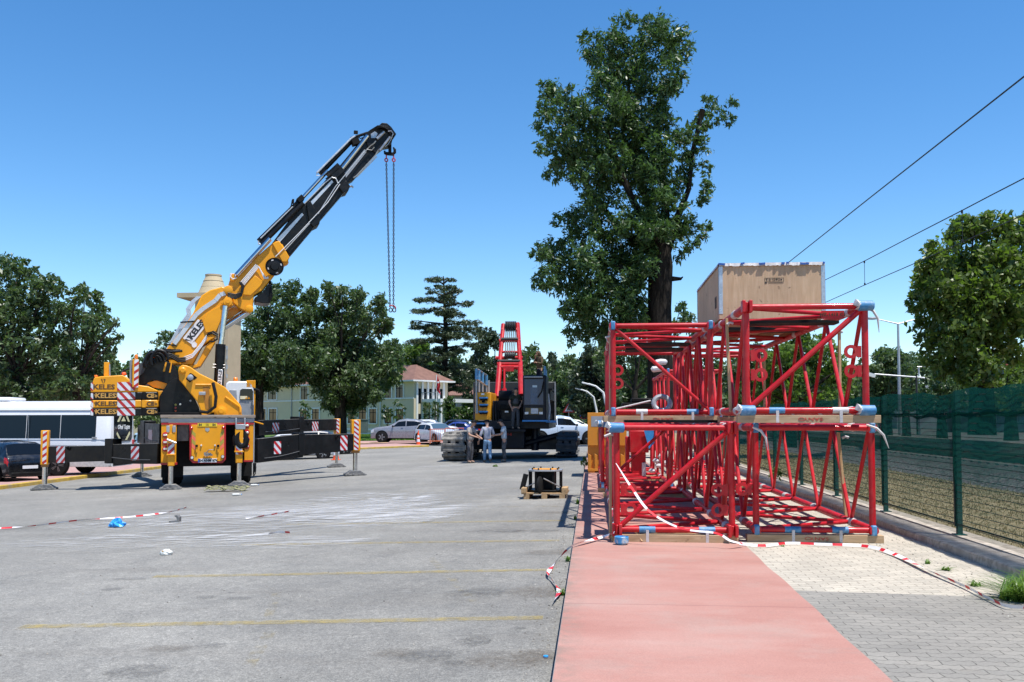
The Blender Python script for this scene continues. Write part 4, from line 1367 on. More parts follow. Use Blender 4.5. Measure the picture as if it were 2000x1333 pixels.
# --- swing-out outrigger beams: two stages, striped panels, leg box, cylinder, pad
def beam(p, q, z0p, z1p, z0q, z1q, th, mat, parent, name, m=0.0):
    p, q = V((p[0], p[1], 0)), V((q[0], q[1], 0))
    d = (q - p).normalized()
    n = V((d.y, -d.x, 0)) * th / 2
    vs = [(p - n) + V((0, 0, z0p)), (p + n) + V((0, 0, z0p)), (p + n) + V((0, 0, z1p)), (p - n) + V((0, 0, z1p)),
          (q - n) + V((0, 0, z0q)), (q + n) + V((0, 0, z0q)), (q + n) + V((0, 0, z1q)), (q - n) + V((0, 0, z1q))]
    return MB().add(vs, [(0, 1, 2, 3), (7, 6, 5, 4), (0, 4, 5, 1), (1, 5, 6, 2), (2, 6, 7, 3), (3, 7, 4, 0)]).build(name, mat, parent, bevel=.012)
def outrigger(x_in, v_in, ti, bi, x_mid, tm, bm, x_out, to, bo, pad, legbox, st_in, st_out, right, plate=None, cyl_r=.075):
    g = T.L(G(*pad))
    vo = g.y
    pi_ = T.P(x_in, ti, v_in)
    po = T.P(x_out, to, vo)
    # plan position along the beam for a pixel column
    def along(px, py):
        # intersect the pixel's ray with the vertical plane through pi_ and po
        e = T.L(EYE)
        r = (T.I.to_3x3() @ ray(px, py))
        d = po - pi_
        n = V((d.y, -d.x, 0))
        t = (pi_ - e).dot(n) / r.dot(n)
        return e + r * t
    A0, A1 = along(x_in, ti), along(x_in, bi)
    B0, B1 = along(x_mid, tm), along(x_mid, bm)
    C0, C1 = along(x_out, to), along(x_out, bo)
    d = (po - pi_)
    d.z = 0
    d.normalize()
    nf = V((d.y, -d.x, 0))
    if nf.y > 0:
        nf = -nf
    ob = beam(A0, B0, A1.z - .02, A0.z, B1.z - .02, B0.z + .0, .34, M['black'], tr_, 'outrigger_beam')
    ib = beam(B0, C0, B1.z + .05, B0.z - .03, C1.z, C0.z, .27, M['black'], ob, 'inner_beam')
    if plate:
        P0, P1 = along(plate[0], plate[2]), along(plate[1], plate[3])
        mb = MB().bar(V((P0.x, P0.y, (P0.z + P1.z) / 2)) , V((P1.x, P1.y, (P0.z + P1.z) / 2)), .40, abs(P0.z - P1.z))
        mb.build('pivot_plate', M['black'], ob, bevel=.02)
    ang = math.atan2(d.y, d.x)
    for (sx, sy0, sx1, sy1, th) in ((*st_in, .34), (*st_out, .27)):
        q0, q1 = along(sx, sy1), along(sx1, sy0)
        w = (V((q1.x, q1.y, 0)) - V((q0.x, q0.y, 0))).length
        e = MB().box(-w / 2, w / 2, -.004, 0, -abs(q1.z - q0.z) / 2, abs(q1.z - q0.z) / 2).build('stripe_panel', M['stripeR' if right else 'stripeL'], ob)
        c = (q0 + q1) / 2 + nf * (th / 2 + .004)
        e.location = c
        e.rotation_euler = (0, 0, ang if d.x > 0 else ang + math.pi)
    for P, Q, th, own in ((A0, B0, .34, ob), (B0 - V((0, 0, .03)), C0, .27, ib)):
        p_, q_ = V(P), V(Q)
        MB().bar(p_ + nf * (th / 2 - .02) + V((0, 0, .006)), q_ + nf * (th / 2 - .02) + V((0, 0, .006)), .045, .008).build('worn_highlight_edge', M['wornhighlight'], own)  # pale strip for wear, also painting a highlight along the beam's top edge
    hp = [A1.lerp(B1, k / 8) + nf * .185 + V((0, 0, .10 + .30 * max(0, k / 8 - .35) ** 1.5 * (A0.z - A1.z))) for k in range(1, 9)]
    MB().path(hp, .014, n=6).build('hydraulic_hose', M['greyhose'], ob)
    # round eyes
    for px, py in (((st_in[0] + st_in[2]) / 2 + (20 if right else -22), st_in[1] + 6), ((st_out[0] + st_out[2]) / 2 + (-14 if right else 16), st_out[1] + 4)):
        q = along(px, py) + nf * .165
        MB().lathe([(.05, 0), (.062, .012), (.07, .0)], q, nf, 14).build('eyelet', M['blackmatt'], ob)
    x0, y0, x1, y1 = legbox
    L0, L1 = T.P(x0, y1, vo), T.P(x1, y0, vo)
    cx, cw = (L0.x + L1.x) / 2, (L1.x - L0.x)
    lb = MB().box(cx - cw / 2, cx + cw / 2, vo - .17, vo + .17, L0.z, L1.z).build('leg_box', M['yellow'], ob, bevel=.02)
    MB().box(cx - cw * .22, cx + cw * .28, vo - .178, vo - .172, L0.z + .03, L1.z - .02).build('stripe_panel', M['stripeS' if right else 'stripeT'], lb)
    MB().box(cx - cw * .42, cx + cw * .42, vo - .14, vo + .14, L0.z - .07, L0.z - .002).build('leg_collar', pbr('brown_collar', (.30, .12, .02), .5), lb)
    MB().tube((cx, vo, L0.z - .06), (cx, vo, g.z + .1), cyl_r, n=20).build('chrome_cylinder', M['chrome'], lb)
    foot('foot_pad', (cx, vo, g.z + .006), .36, .16, M['dsteel'], lb)
    return ob
outrigger(497, .25, 858, 903, 586, 848, 892, 690, 848, 880, (697, 929), (685, 820, 703, 881), (528, 862, 542, 887), (659, 851, 673, 880), True, (577, 588, 846, 889))
outrigger(315, .25, 867, 905, 214, 869, 904, 98, 873, 904, (88, 957), (80, 841, 97, 908), (264, 872, 280, 899), (117, 872, 134, 904), False, (214, 228, 857, 905))
outrigger(497, 3.6, 822, 850, 580, 819, 846, 654, 819, 841, (658, 913), (652, 818, 664, 848), (523, 826, 536, 845), (603, 824, 615, 842), True, (576, 584, 814, 848), .06)
outrigger(322, 3.6, 829, 868, 292, 828, 866, 276, 832, 866, (279, 931), (272, 843, 285, 867), (300, 840, 308, 860), (288, 842, 292, 862), False, (285, 292, 822, 868), .06)
tpath('hanging_cable', [(495, 905, .0), (500, 912, .0), (499, 925, -.02), (495, 931, 0)], .015, M['hose'])
tpath('bent_rod', [(497, 824, .0), (514, 829, -.25)], .02, M['yellow'])
tprism('mud_guard', [(494, 904), (501, 905), (499, 920), (494, 932)], .3, .34, M['rubber'])

# --- cab in front, seen over the flatbed
cab = tprism('cab', [(440, 752), (446, 745), (488, 745), (495, 752), (497, 818), (440, 818)], 5.9, 7.9, M['white'], bevel=.05)
tprism('rear_window_panel', [(469, 762), (473, 759), (492, 759), (494, 764), (494, 815), (467, 815)], 5.86, 5.895, M['greysteel'], cab)
tprism('cab_window', [(469, 763), (473, 760), (492, 760), (494, 765), (494, 782), (469, 782)], 5.84, 5.858, M['glass'], cab)
tbox('warning_sticker', 469, 774, 483, 780, 5.82, 5.838, pbr('sticker', (.75, .68, .45), .5), cab, 0)
for px in (479, 484):
    tprism('warning_triangle', [(px, 779.5), (px + 4, 779.5), (px + 2, 775)], 5.81, 5.819, M['yellow'], cab, 0)
tprism('outer_door', [(448, 762), (462, 762), (464, 800), (450, 800)], 5.88, 5.897, M['greysteel'], cab)
tbox('marker_post', 495.5, 743, 499, 815, 5.7, 5.8, M['yellow'])
tbox('roof_visor', 481, 743.5, 497, 757, 5.9, 6.1, M['yellow'])
tpath('mirror', [(496, 760, 5.7), (505, 763, 5.7), (506, 766, 5.7)], .05, M['blackmatt'])
q = TP(460, 745, 6.2)
MB().lathe([(.08, 0), (.08, .1), (.05, .14)], q, (0, 0, 1), 12).build('beacon', M['amber'], cab)

M['cwgrey2'] = pbr('dark_tank_grey', (.045, .05, .06), .45)
# --- slewing base, fairing, counterweights
tprism('slewing_base', [(312, 813), (311, 775), (330, 745), (352, 735), (372, 762), (388, 795), (392, 813)], 1.5, 3.2, M['black'])
tbox('turntable', 300, 806, 440, 812, 1.2, 3.6, M['blackmatt'])
tprism('fairing', [(262, 762), (270, 742), (282, 704), (300, 694), (338, 712), (349, 728), (352, 748), (335, 752), (300, 742)], 1.55, 3.0, M['black'])
for i, (px, py) in enumerate(((343, 791), (343, 797), (343, 803), (343, 808), (352, 790), (372, 783))):
    q = TP(px, py, 1.5)
    MB().lathe([(.035, 0), (.03, .03)], q, (0, -1, 0), 10).build('control_knob', [M['chevg'], M['redlamp'], M['orange'], M['lamp'], M['lamp'], M['greysteel']][i], tr_)
tbox('ballast_carrier', 262, 764, 342, 784, 1.55, 2.2, M['yellow'])
tbox('ballast_underframe', 262, 785, 330, 812, 1.7, 2.6, M['blackmatt'])
tprism('inner_bracket', [(285, 748), (312, 742), (345, 752), (338, 764), (300, 757)], 1.6, 2.1, M['yellow'])
V0 = 1.05
def weight(y0, y1, mat, lettering, top=None):
    pts = top or [(177, y0 + 1), (181, y0), (263, y0 - .5), (308, y0 - .5), (308.5, y1 - 1), (263, y1), (181, y1 + 1), (176, y1 - 1)]
    w = tprism('counterweight', pts, V0, V0 + 1.5, mat, None, .03)
    tprism('stripe_panel', [(229, y0 + 1), (264, y0 + .2), (264, y1 - .8), (229, y1 - .2)], V0 - .006, V0 - .001, M['cwstripe'], w, 0)
    tprism('stripe_panel', [(177.5, y0 + 2), (182, y0 + 1.4), (182, y1 - .5), (177, y1 - 1)], V0 - .006, V0 - .001, M['cwstripe'], w, 0)
    if not top:
        q = TP(206, (y0 + y1) / 2, V0 - .004)
        text(lettering, .19, M['gold'] if mat is M['black'] else M['brownletter'], w, q, 'lettering', bold=.006, xs=1.15)
        emblem(w, 225, (y0 + y1) / 2, 4.5, M['gold'] if mat is M['black'] else M['brownletter'], V0 - .006)
        emblem(w, 187, (y0 + y1) / 2, 3.2, M['gold'] if mat is M['black'] else M['brownletter'], V0 - .006)
        text('CE', .17, M['gold'] if mat is M['black'] else M['brownletter'], w, TP(293.5, (y0 + y1) / 2, V0 - .004), 'lettering', bold=.008)
        text('12t', .10, M['gold'] if mat is M['black'] else M['brownletter'], w, TP(302.5, (y0 + y1) / 2, V0 - .004), 'lettering', bold=.003)
        tbox('lashing_strap', 277, y0, 285, y1, V0 - .05, V0 - .002, M['blackmatt'] if mat is M['black'] else M['yellow'], w, .01)
    return w
def emblem(parent, px, py, s, mat, v):
    # a shield-like curl: left stroke and a hooked right stroke
    mb = MB()
    mb.prism([TZ(px - s, py - s, v), TZ(px - s * .45, py - s, v), TZ(px - s * .1, py + s * .5, v), TZ(px, py + s * 1.1, v)], v - .002, v)
    mb.prism([TZ(px - s * .2, py - s, v), TZ(px + s, py - s, v), TZ(px + s * .9, py, v), TZ(px + .1 * s, py + s * 1.1, v), TZ(px + s * .55, py - s * .2, v), TZ(px + s * .5, py - s * .6, v)], v - .002, v)
    return mb.build('emblem', mat, parent)
weight(797.5, 812.5, M['black'], 'KELES')
weight(782, 796.5, M['yellow'], 'KELES')
weight(766.5, 781, M['black'], 'KELES')
tw = weight(746, 764, M['yellow'], '', [(177, 764), (179, 752), (184, 738), (196, 735.5), (240, 733), (247, 738), (263, 750), (266, 752), (290, 755), (308, 763), (308, 766), (177, 767)])
text('KELES', .20, M['brownletter'], tw, TP(203, 756.5, V0 - .004), 'lettering', bold=.006, xs=1.15)
emblem(tw, 201.5, 745, 4.5, M['brownletter'], V0 - .006)
tbox('upright_post', 202.5, 708, 213, 735, V0 + .3, V0 + .6, M['yellow'])
tpath('conduit', [(214.5, 735, V0 + .3), (214, 712, V0 + .3)], .02, M['greysteel'])
tbox('beacon_base', 184, 733, 190, 737, V0 + .3, V0 + .5, M['amber'])
q = TP(242, 733, V0 + .3)
MB().lathe([(.07, 0), (.07, .05), (.03, .09)], q, (0, 0, 1), 12).build('beacon', M['orange'], tr_)
pi2 = tbox('marker_pillar', 258, 702, 271, 756, V0 - .1, V0 + .12, M['yellow'])
tbox('stripe_panel', 261.5, 702.5, 271, 757, V0 - .108, V0 - .101, M['stripeT'], pi2, 0)
q = TP(266, 701, V0)
MB().lathe([(.05, 0), (.05, .1), (.02, .13)], q, (0, 0, 1), 12).build('beacon', M['amber'], pi2)
for i in range(3):
    tpath('conduit', [(254 + i * 1.6, 748, V0), (254 + i * 1.6, 706, V0), (259, 702, V0)], .012, M['greysteel'])
tpath('hose', [(235, 733, 1.3), (240, 725, 1.4), (252, 721, 1.6), (268, 724, 1.8)], .025, M['hose'])

# --- column bracket on the right of the slewing base
br_ = tprism('column_bracket', [(348, 724), (350, 717), (356, 713), (364, 714), (372, 717), (390, 730), (413, 741), (440, 757), (447, 765), (468, 789), (472, 797), (472.5, 812.5), (419, 812.5), (418, 806), (402, 812), (394, 812), (392, 803), (385, 785), (350, 742)], 1.15, 1.75, M['yellow'], None, .025)
tprism('dark_hole_patch', [(363, 740), (371, 729), (375, 730), (385, 738), (380, 742), (377, 742), (371, 748)], 1.143, 1.149, M['blackmatt'], br_, 0)  # black patch paints the dark of an opening; the bracket is not cut
MB().lathe([(.10, 0), (.10, .06), (.06, .09)], TP(357, 724, 1.15), (0, -1, 0), 18).build('pivot_pin', M['yellow'], br_)
MB().lathe([(.16, 0), (.16, .05), (.08, .07), (.07, .1)], TP(432, 803, 1.15), (0, -1, 0), 20).build('pivot_pin', M['yellow'], br_)
MB().lathe([(.09, 0), (.09, .16), (.05, .18)], TP(372, 738, 1.13), (0, -1, 0), 14).build('work_lamp', M['greysteel'], br_)
MB().cbox(TP(395, 769, 1.1), (.2, .05, .1)).build('switch_box', M['greysteel'], br_, bevel=.01)
tprism('recess_shade', [(396, 756), (408, 756), (412, 800), (402, 800), (398, 780)], 1.143, 1.149, pbr('painted_shade_brown', (.38, .15, .012), .5), br_, 0)  # flat plate in darkened yellow: the recess's shade is painted as colour
tpath('brace_rib', [(382, 752, 1.14), (412, 752, 1.14)], .03, M['yellow'], br_)
tpath('hose', [(416, 748, 1.0), (422, 775, .9), (420, 795, .9), (405, 806, .9), (390, 804, .95)], .05, M['hose'], br_)
tpath('brace_rib', [(440, 776, 1.14), (468, 795, 1.14), (469, 806, 1.14)], .035, M['yellow'], br_)
mb = MB()
for i in range(12):
    q = TP(428 + i * 4, 811, 1.13)
    mb.lathe([(.022, 0), (.022, .03)], q, (0, -1, 0), 6)
mb.build('bolts', M['yellow'], br_)

# --- lift cylinder
VC = 1.9
lc = MB().path([TP(426, 806, VC), TP(427.5, 742, VC), TP(431, 673, VC)], .155, n=20).build('lift_cylinder', M['black'], tr_)
MB().path([TP(431, 672.5, VC), TP(440, 598, VC)], .09, n=18).build('chrome_rod', M['chrome'], lc)
MB().path([TP(416, 712, VC - .1), TP(440, 713.5, VC - .1)], .012, n=6).path([TP(415, 718, VC - .1), TP(440, 719, VC - .1)], .012, n=6).build('pipe_clamp', M['steel'], lc)
p0 = T.P(427.5, 771, VC - .165)
p1 = T.P(431, 722, VC - .165)
d = (p1 - p0)
an = math.atan2(d.z, d.x)
lab = MB().box(-d.length / 2, d.length / 2, -.004, 0, -.065, .065).build('label_plate', M['white'], lc, bevel=.02)
lab.location = (p0 + p1) / 2
lab.rotation_euler = (0, -an, 0)
tx = text('KE 300 LB-LB', .13, M['letter'], lab, (0, -.006, 0), 'lettering', bold=.003, shear=.2)
mb = MB()
for k, x in enumerate((441, 443)):
    mb.path([TP(x - 3, 770 , VC - .12), TP(x + 1, 680, VC - .12), TP(x - 1, 676, VC - .12)], .012, n=6)
for y in (680, 699, 717, 735):
    mb.cbox(TP(443, y, VC - .12), (.06, .06, .12))
mb.build('hydraulic_pipe', M['steel'], lc)

# --- main boom (first knuckle)
mbm = tprism('main_boom', [(339, 713), (376, 713), (395, 676), (421, 659), (428, 634), (441, 602), (455, 596), (452, 588), (446, 579), (444, 564), (434, 560), (425, 563), (410, 567), (394, 577), (376, 614), (340, 664), (320, 688), (306, 713)], 1.95, 2.85, M['yellow'], None, .03)
tprism('boom_foot', [(349, 716), (384, 712), (402, 676), (418, 660), (421, 668), (408, 690), (392, 716), (380, 720)], 2.0, 2.8, M['yellow'], mbm, .02)
tprism('side_plate', [(404, 612), (436, 594), (441, 600), (428, 634), (422, 648), (402, 650), (396, 630)], 1.90, 1.945, M['yellow'], mbm, .01)
tprism('joint_cheek', [(431, 592), (442, 579), (448, 580), (456, 592), (456, 597), (440, 598)], 1.84, 1.90, M['yellow'], mbm, .012)
MB().lathe([(.14, 0), (.14, .05), (.06, .06), (.06, .10)], TP(445, 589.5, 1.84), (0, -1, 0), 18).build('pivot_pin', M['yellow'], mbm)
MB().lathe([(.14, 0), (.14, .06), (.09, .08)], TP(446, 567, 1.93), (0, -1, 0), 18).build('pivot_pin', M['yellow'], mbm)
# grey cover strips and pipes along its back
def strip3(pts, w, mat, parent, name, v, dp=.05):
    mb = MB()
    q = [V(TP(x, y, v)) for x, y in pts]
    for a, b in zip(q[:-1], q[1:]):
        d = (b - a).normalized()
        n = V((-d.z, 0, d.x)) * w / 2
        vs = [a - n, a + n, b + n, b - n]
        vs += [p + V((0, dp, 0)) for p in vs]
        mb.add(vs, [(0, 3, 2, 1), (4, 5, 6, 7), (0, 1, 5, 4), (1, 2, 6, 5), (2, 3, 7, 6), (3, 0, 4, 7)])
    return mb.build(name, mat, parent)
M['alu'] = pbr('aluminium_cover', (0.60, 0.61, 0.63), 0.4, 0.6, 0.12, 5)
strip3([(340, 672), (383, 615), (397, 603), (421, 587), (430, 576), (440, 573)], .13, M['alu'], mbm, 'cover_strip', 1.91)
mb = MB()
for k in range(5):
    o_ = k * 1.8
    mb.path([TP(324 + o_, 684 + o_ * .6, 2.0), TP(352 + o_, 634 + o_ * .6, 1.98), TP(366 + o_ * .9, 614 + o_ * .6, 1.98), TP(364 + o_, 604, 1.98), TP(375 + o_, 588, 2.0), TP(385 + o_, 580, 2.0)], .020, n=6)
mb.build('hydraulic_pipe', M['alu'], mbm)
mb = MB()
for (x0, y0, x1, y1) in ((321, 672, 345, 676), (352, 630, 380, 628), (320, 683, 352, 684)):
    mb.bar(V(TP(x0, y0, 1.88)), V(TP(x1, y1, 1.88)), .04, .04)
mb.build('pipe_clamp', M['hose'], mbm)
mb = MB()
for k in range(3):
    mb.path([TP(355, 700 + k * 3.4, 1.92), TP(376, 692 + k * 3.2, 1.9), TP(394, 670 + k * 3.4, 1.9), TP(404, 655 + k * 3, 1.9)], .018, n=6)
mb.build('hydraulic_pipe', M['white'], mbm)
lp = MB()
pa, pb = V(TP(365.5, 667, 1.93)), V(TP(395, 630, 1.93))
d = pb - pa
an = math.atan2(d.z, d.x)
w = d.length
lab = MB().box(-w / 2, w / 2, -.008, 0, -.16, .16).build('name_plate', pbr('label_white', (.68, .64, .64), .4), mbm, bevel=.05)
lab.location = (pa + pb) / 2
lab.rotation_euler = (0, -an, 0)
text('KELES', .24, M['letter'], lab, (.09, -.010, -.01), 'lettering', bold=.012, xs=1.12)
mb = MB()
mb.prism([(-.40, .08), (-.34, .08), (-.31, -.03), (-.30, -.10)], -.011, -.009).prism([(-.31, .08), (-.21, .08), (-.22, 0), (-.29, -.1), (-.25, 0), (-.26, .04)], -.011, -.009)
mb.build('emblem', M['letter'], lab)
tprism('small_plate', [(374, 672), (380, 667), (385, 672), (384, 677), (379, 680), (375, 677)], 1.925, 1.93, lab.data.materials[0], mbm, .0)
mb = MB()
rr = random.Random(8)
for k in range(9):
    a = (286 + k * 3.2, 716 - k * 1.0)
    mb.path([TP(a[0], a[1] + 6, 1.7 + k * .03), TP(a[0] - 2, 700 - k, 1.6 + k * .03), TP(a[0] + 6, 688 - k * .4, 1.6), TP(a[0] + 22, 690 - k * .3, 1.75), TP(340 + k * 2, 686, 1.8)], .042, n=7)
for k in range(3):
    mb.path([TP(318, 688 + k * 3, 1.7), TP(336, 693 + k * 3, 1.7), TP(348, 701 + k * 3, 1.75), TP(362, 699 + k * 3.4, 1.85)], .032, n=7)
    mb.path([TP(305 + 4 * k, 712, 1.75), TP(310 + 4 * k, 702, 1.7), TP(322 + 3 * k, 703, 1.7), TP(328 + 2 * k, 713, 1.75)], .022, n=7)
for k in range(6):
    cx, cy, rr_ = 292 + k * 4, 712 - k * 1.5, 11 + (k % 3) * 3
    mb.path([TP(cx + rr_ * math.cos(a), cy - rr_ * 1.2 * math.sin(a), 1.42 - .02 * k) for a in [math.pi * (1.15 - i * .14) for i in range(9)]], .045, n=7)
mb.build('hose_bundle', M['hose'], mbm)
for (x0, y0, x1, y1) in ((318, 708, 326, 726), (330, 704, 337, 728), (296, 700, 301, 704)):
    tprism('inner_rib', [(x0, y1), (x0 + 5, y0), (x1, y0), (x1 - 4, y1)], 1.47, 1.54, M['yellow'], mbm, .0)
tprism('tank_face', [(266, 716), (280, 706), (290, 707), (280, 728), (268, 738)], 1.50, 1.545, M['cwgrey2'], mbm, .0)
MB().path([TP(404, 655, 1.85), TP(414, 651, 1.8), TP(424, 656, 1.8), TP(424, 663, 1.8), TP(416, 668, 1.85), TP(408, 667, 1.85)], .03, n=7).path([TP(406, 652, 1.85), TP(417, 648, 1.8), TP(426, 654, 1.8)], .03, n=7).build('hose', M['hose'], mbm)
for (x, y) in ((301, 697), (312, 695), (318, 699)):
    MB().cbox(TP(x, y, 1.58), (.12, .08, .07)).build('hose_fitting', M['orange'], mbm, bevel=.01)

# --- outer boom (second knuckle) with luffing cylinders, hose reel and winch box
ob_ = tprism('outer_boom', [(446, 556), (449, 547), (459, 541), (462, 536), (538, 470), (552, 478), (565, 502), (562, 514), (552, 516), (530, 545), (512, 568), (496, 577), (494, 604), (490, 611), (483, 610), (468, 603), (455, 592)], 2.05, 2.75, M['yellow'], None, .03)
tprism('side_plate', [(478, 560), (498, 538), (514, 550), (508, 560), (490, 577), (474, 576)], 2.0, 2.045, M['yellow'], ob_, .012)
tprism('collar', [(532, 476), (545, 470), (566, 503), (560, 512), (551, 512)], 1.98, 2.8, M['yellow'], ob_, .02)
tprism('lower_eye', [(551, 511), (563, 508), (564, 514), (556, 518), (550, 518)], 2.15, 2.6, M['yellow'], ob_, .01)
MB().lathe([(.13, 0), (.13, .06), (.08, .08)], TP(487, 604, 2.03), (0, -1, 0), 18).build('pivot_pin', M['yellow'], ob_)
MB().path([TP(462, 538, 1.98), TP(527, 467, 1.98)], .085, n=16).build('chrome_rod', M['chrome'], ob_)
MB().path([TP(438, 640, 2.3), TP(484, 610, 2.3)], .10, n=16).path([TP(441, 628, 2.5), TP(475, 607, 2.5)], .06, n=12).build('chrome_rod', M['chrome'], ob_)
tprism('link_plate', [(446, 606), (456, 600), (470, 606), (450, 624), (442, 622)], 2.4, 2.5, M['yellow'], ob_, 0)
mb = MB()
for k in range(4):
    mb.path([TP(470 + k * 2.2, 552 + k * 1.6, 1.98), TP(500 + k * 1.6, 517 + k * 1.8, 1.98), TP(506 + k * 1.2, 522 + k * 2.4, 1.98), TP(516 + k * 1.5, 545, 1.98), TP(524, 541 + k, 1.98)], .016, n=6)
mb.build('hydraulic_pipe', M['white'], ob_)
mb = MB()
for k in range(4):
    mb.path([TP(445, 573 + k * 2.2, 1.85), TP(460, 576 + k * 2.6, 1.8), TP(471, 572 + k * 2.2, 1.85), TP(473 + k, 560, 1.9), TP(468 + k, 552, 1.95)], .028, n=7)
mb.build('hose', M['hose'], ob_)
tbox('lug_box', 449, 535, 459, 549, 2.0, 2.3, M['yellow'], ob_, .02)
MB().path([TP(452, 534, 1.98), TP(450, 541, 1.95), TP(455, 546, 1.95), TP(462, 543, 1.95)], .022, n=6).build('pipe_loop', M['white'], ob_)
rl = MB().lathe([(.06, .18), (.12, .18), (.14, .10), (.24, .09), (.285, .12), (.295, .06), (.27, .02), (.1, .0)], TP(536, 522, 1.92), (0, -1, 0), 28).build('hose_reel', M['black'], ob_)
for a in (20, 110, 200, 290):
    q = V(TP(536, 522, 1.92)) + V((.215 * math.cos(R(a)), -.104, .215 * math.sin(R(a))))
    MB().cbox(q, (.07, .01, .035), ry=-R(a + 90)).build('reel_label', M['offwhite'], rl)
wb = tprism('winch_box', [(497, 582), (512, 572), (524, 555), (531, 557), (533, 580), (527, 592), (516, 593), (499, 590)], 2.0, 2.9, M['black'], ob_, .02)
tpath('chain_guide', [(527, 550, 2.1), (529, 572, 2.0), (525, 592, 2.05)], .05, M['blackmatt'], wb)
tpath('boom_wire', [(538, 502, 1.93), (548, 492, 1.95), (584, 456, 1.98), (640, 396, 2.0), (664, 360, 2.02)], .014, M['white'], ob_, 6)

# --- telescopic stages
st1 = tprism('telescope_stage', [(528, 480), (588, 398), (598, 400), (622, 428), (622, 434), (568, 498), (552, 486)], 2.1, 2.7, M['black'], None, .02)
tprism('stage_collar', [(598, 398), (606, 392), (626, 425), (624, 438), (612, 444), (604, 434)], 2.02, 2.78, M['black'], st1, .02)
st2 = tprism('telescope_stage', [(590, 405), (662, 322), (672, 332), (680, 362), (676, 372), (626, 430), (612, 430)], 2.15, 2.65, M['black'], None, .02)
tprism('stage_collar', [(662, 366), (676, 352), (684, 364), (680, 374), (670, 377)], 2.05, 2.75, M['black'], st2, .015)
st3 = tprism('telescope_stage', [(662, 326), (716, 260), (728, 270), (738, 298), (690, 352), (678, 358), (668, 340)], 2.2, 2.6, M['black'], None, .02)
tprism('side_stripe', [(540, 468), (590, 416), (593, 420), (546, 474)], 2.085, 2.098, M['alu'], st1, 0)
tprism('side_stripe', [(602, 399), (648, 352), (651, 356), (607, 404)], 2.135, 2.148, M['alu'], st2, 0)
tprism('side_stripe', [(668, 345), (712, 292), (716, 297), (674, 350)], 2.185, 2.198, M['greysteel'], st3, 0)
hd = tprism('boom_head', [(712, 262), (720, 256), (738, 247), (745, 241), (752, 241), (761, 247), (766, 250), (772, 262), (768, 268), (764, 284), (752, 286), (742, 294), (734, 300), (718, 288)], 2.15, 2.65, M['black'], None, .02)
tprism('head_plate', [(724, 262), (732, 257), (738, 261), (733, 270), (725, 270)], 2.12, 2.145, M['steel'], hd, 0)
tprism('head_rim', [(738, 248), (746, 240), (756, 241), (764, 248), (774, 262), (772, 266), (760, 252)], 2.05, 2.75, M['black'], hd, .01)
mb = MB()
for k in range(4):
    mb.path([TP(722 + k * 6, 256 - k * 2, 2.05), TP(738 + k * 4, 246 + k, 2.0), TP(756 + k * 2, 248 + k * 3, 2.05), TP(762 + k, 262 + k * 3, 2.05)], .02, n=6)
mb.build('hose', M['hose'], hd)
mb = MB()
mb.path([TP(762, 276, 2.02), TP(768, 262, 2.0), TP(764, 256, 2.0), TP(758, 257, 2.0)], .02, n=6).path([TP(766, 268, 2.05), TP(758, 282, 2.05), TP(752, 287, 2.05)], .016, n=6).path([TP(742, 294, 2.0), TP(762, 268, 2.0)], .045, n=10)
mb.path([TP(713, 296, 2.1), TP(724, 285, 2.1), TP(730, 281, 2.05), TP(734, 276, 2.05)], .022, n=6).path([TP(716, 292, 2.1), TP(726, 294, 2.05), TP(731, 288, 2.05)], .018, n=6)
mb.path([TP(736, 272, 2.1), TP(750, 258, 2.1)], .06, n=10)
mb.build('hydraulic_pipe', M['steel'], hd)
# cylinders riding on the boom
ca = MB().path([TP(506, 472, 2.2), TP(588, 392, 2.2)], .10, n=14).path([TP(511, 478, 2.0), TP(592, 397, 2.0)], .075, n=12).build('extension_cylinder', M['black'], st1)
MB().path([TP(504, 471, 2.12), TP(505, 477, 2.1), TP(510, 478, 2.1)], .02, n=6).path([TP(509, 466, 2.1), TP(572, 404, 2.1)], .022, n=6).build('hydraulic_pipe', M['alu'], ca)
MB().path([TP(588, 390, 2.3), TP(640, 334, 2.3)], .062, n=14).build('chrome_rod', M['chrome'], ca)
MB().cbox(TP(586, 391, 2.2), (.22, .5, .16), ry=-.8).cbox(TP(572, 394, 2.2), (.06, .3, .1)).path([TP(571, 391, 2.1), TP(569, 402, 2.1), TP(566, 408, 2.1)], .02, n=6).build('cylinder_head', M['blackmatt'], ca)
cb = MB().path([TP(625, 340, 2.4), TP(688, 274, 2.4)], .085, n=14).build('extension_cylinder', M['black'], st2)
MB().path([TP(619, 338, 2.3), TP(676, 281, 2.3), TP(686, 271, 2.3), TP(694, 266, 2.3)], .035, n=8).path([TP(619, 338, 2.3), TP(618, 344, 2.3), TP(624, 343, 2.3)], .018, n=6).build('hydraulic_pipe', M['alu'], cb)
MB().path([TP(685, 271, 2.35), TP(700, 266, 2.35), TP(718, 260, 2.35)], .05, n=8).cbox(TP(695, 259, 2.35), (.13, .1, .1)).cbox(TP(694, 278, 2.3), (.25, .3, .2), ry=-.4).path([TP(698, 266, 2.2), TP(704, 271, 2.2), TP(712, 268, 2.2)], .02, n=6).build('cylinder_link', M['blackmatt'], cb)
MB().path([TP(668, 330, 2.15), TP(718, 266, 2.15)], .075, n=16).build('chrome_rod', M['chrome'], cb)
MB().cbox(TP(655, 338, 2.3), (.45, .5, .34), ry=-.8).path([TP(632, 344, 2.05), TP(655, 324, 2.05)], .016, n=6).path([TP(636, 350, 2.05), TP(662, 328, 2.05)], .016, n=6).build('cylinder_carriage', M['black'], st2)
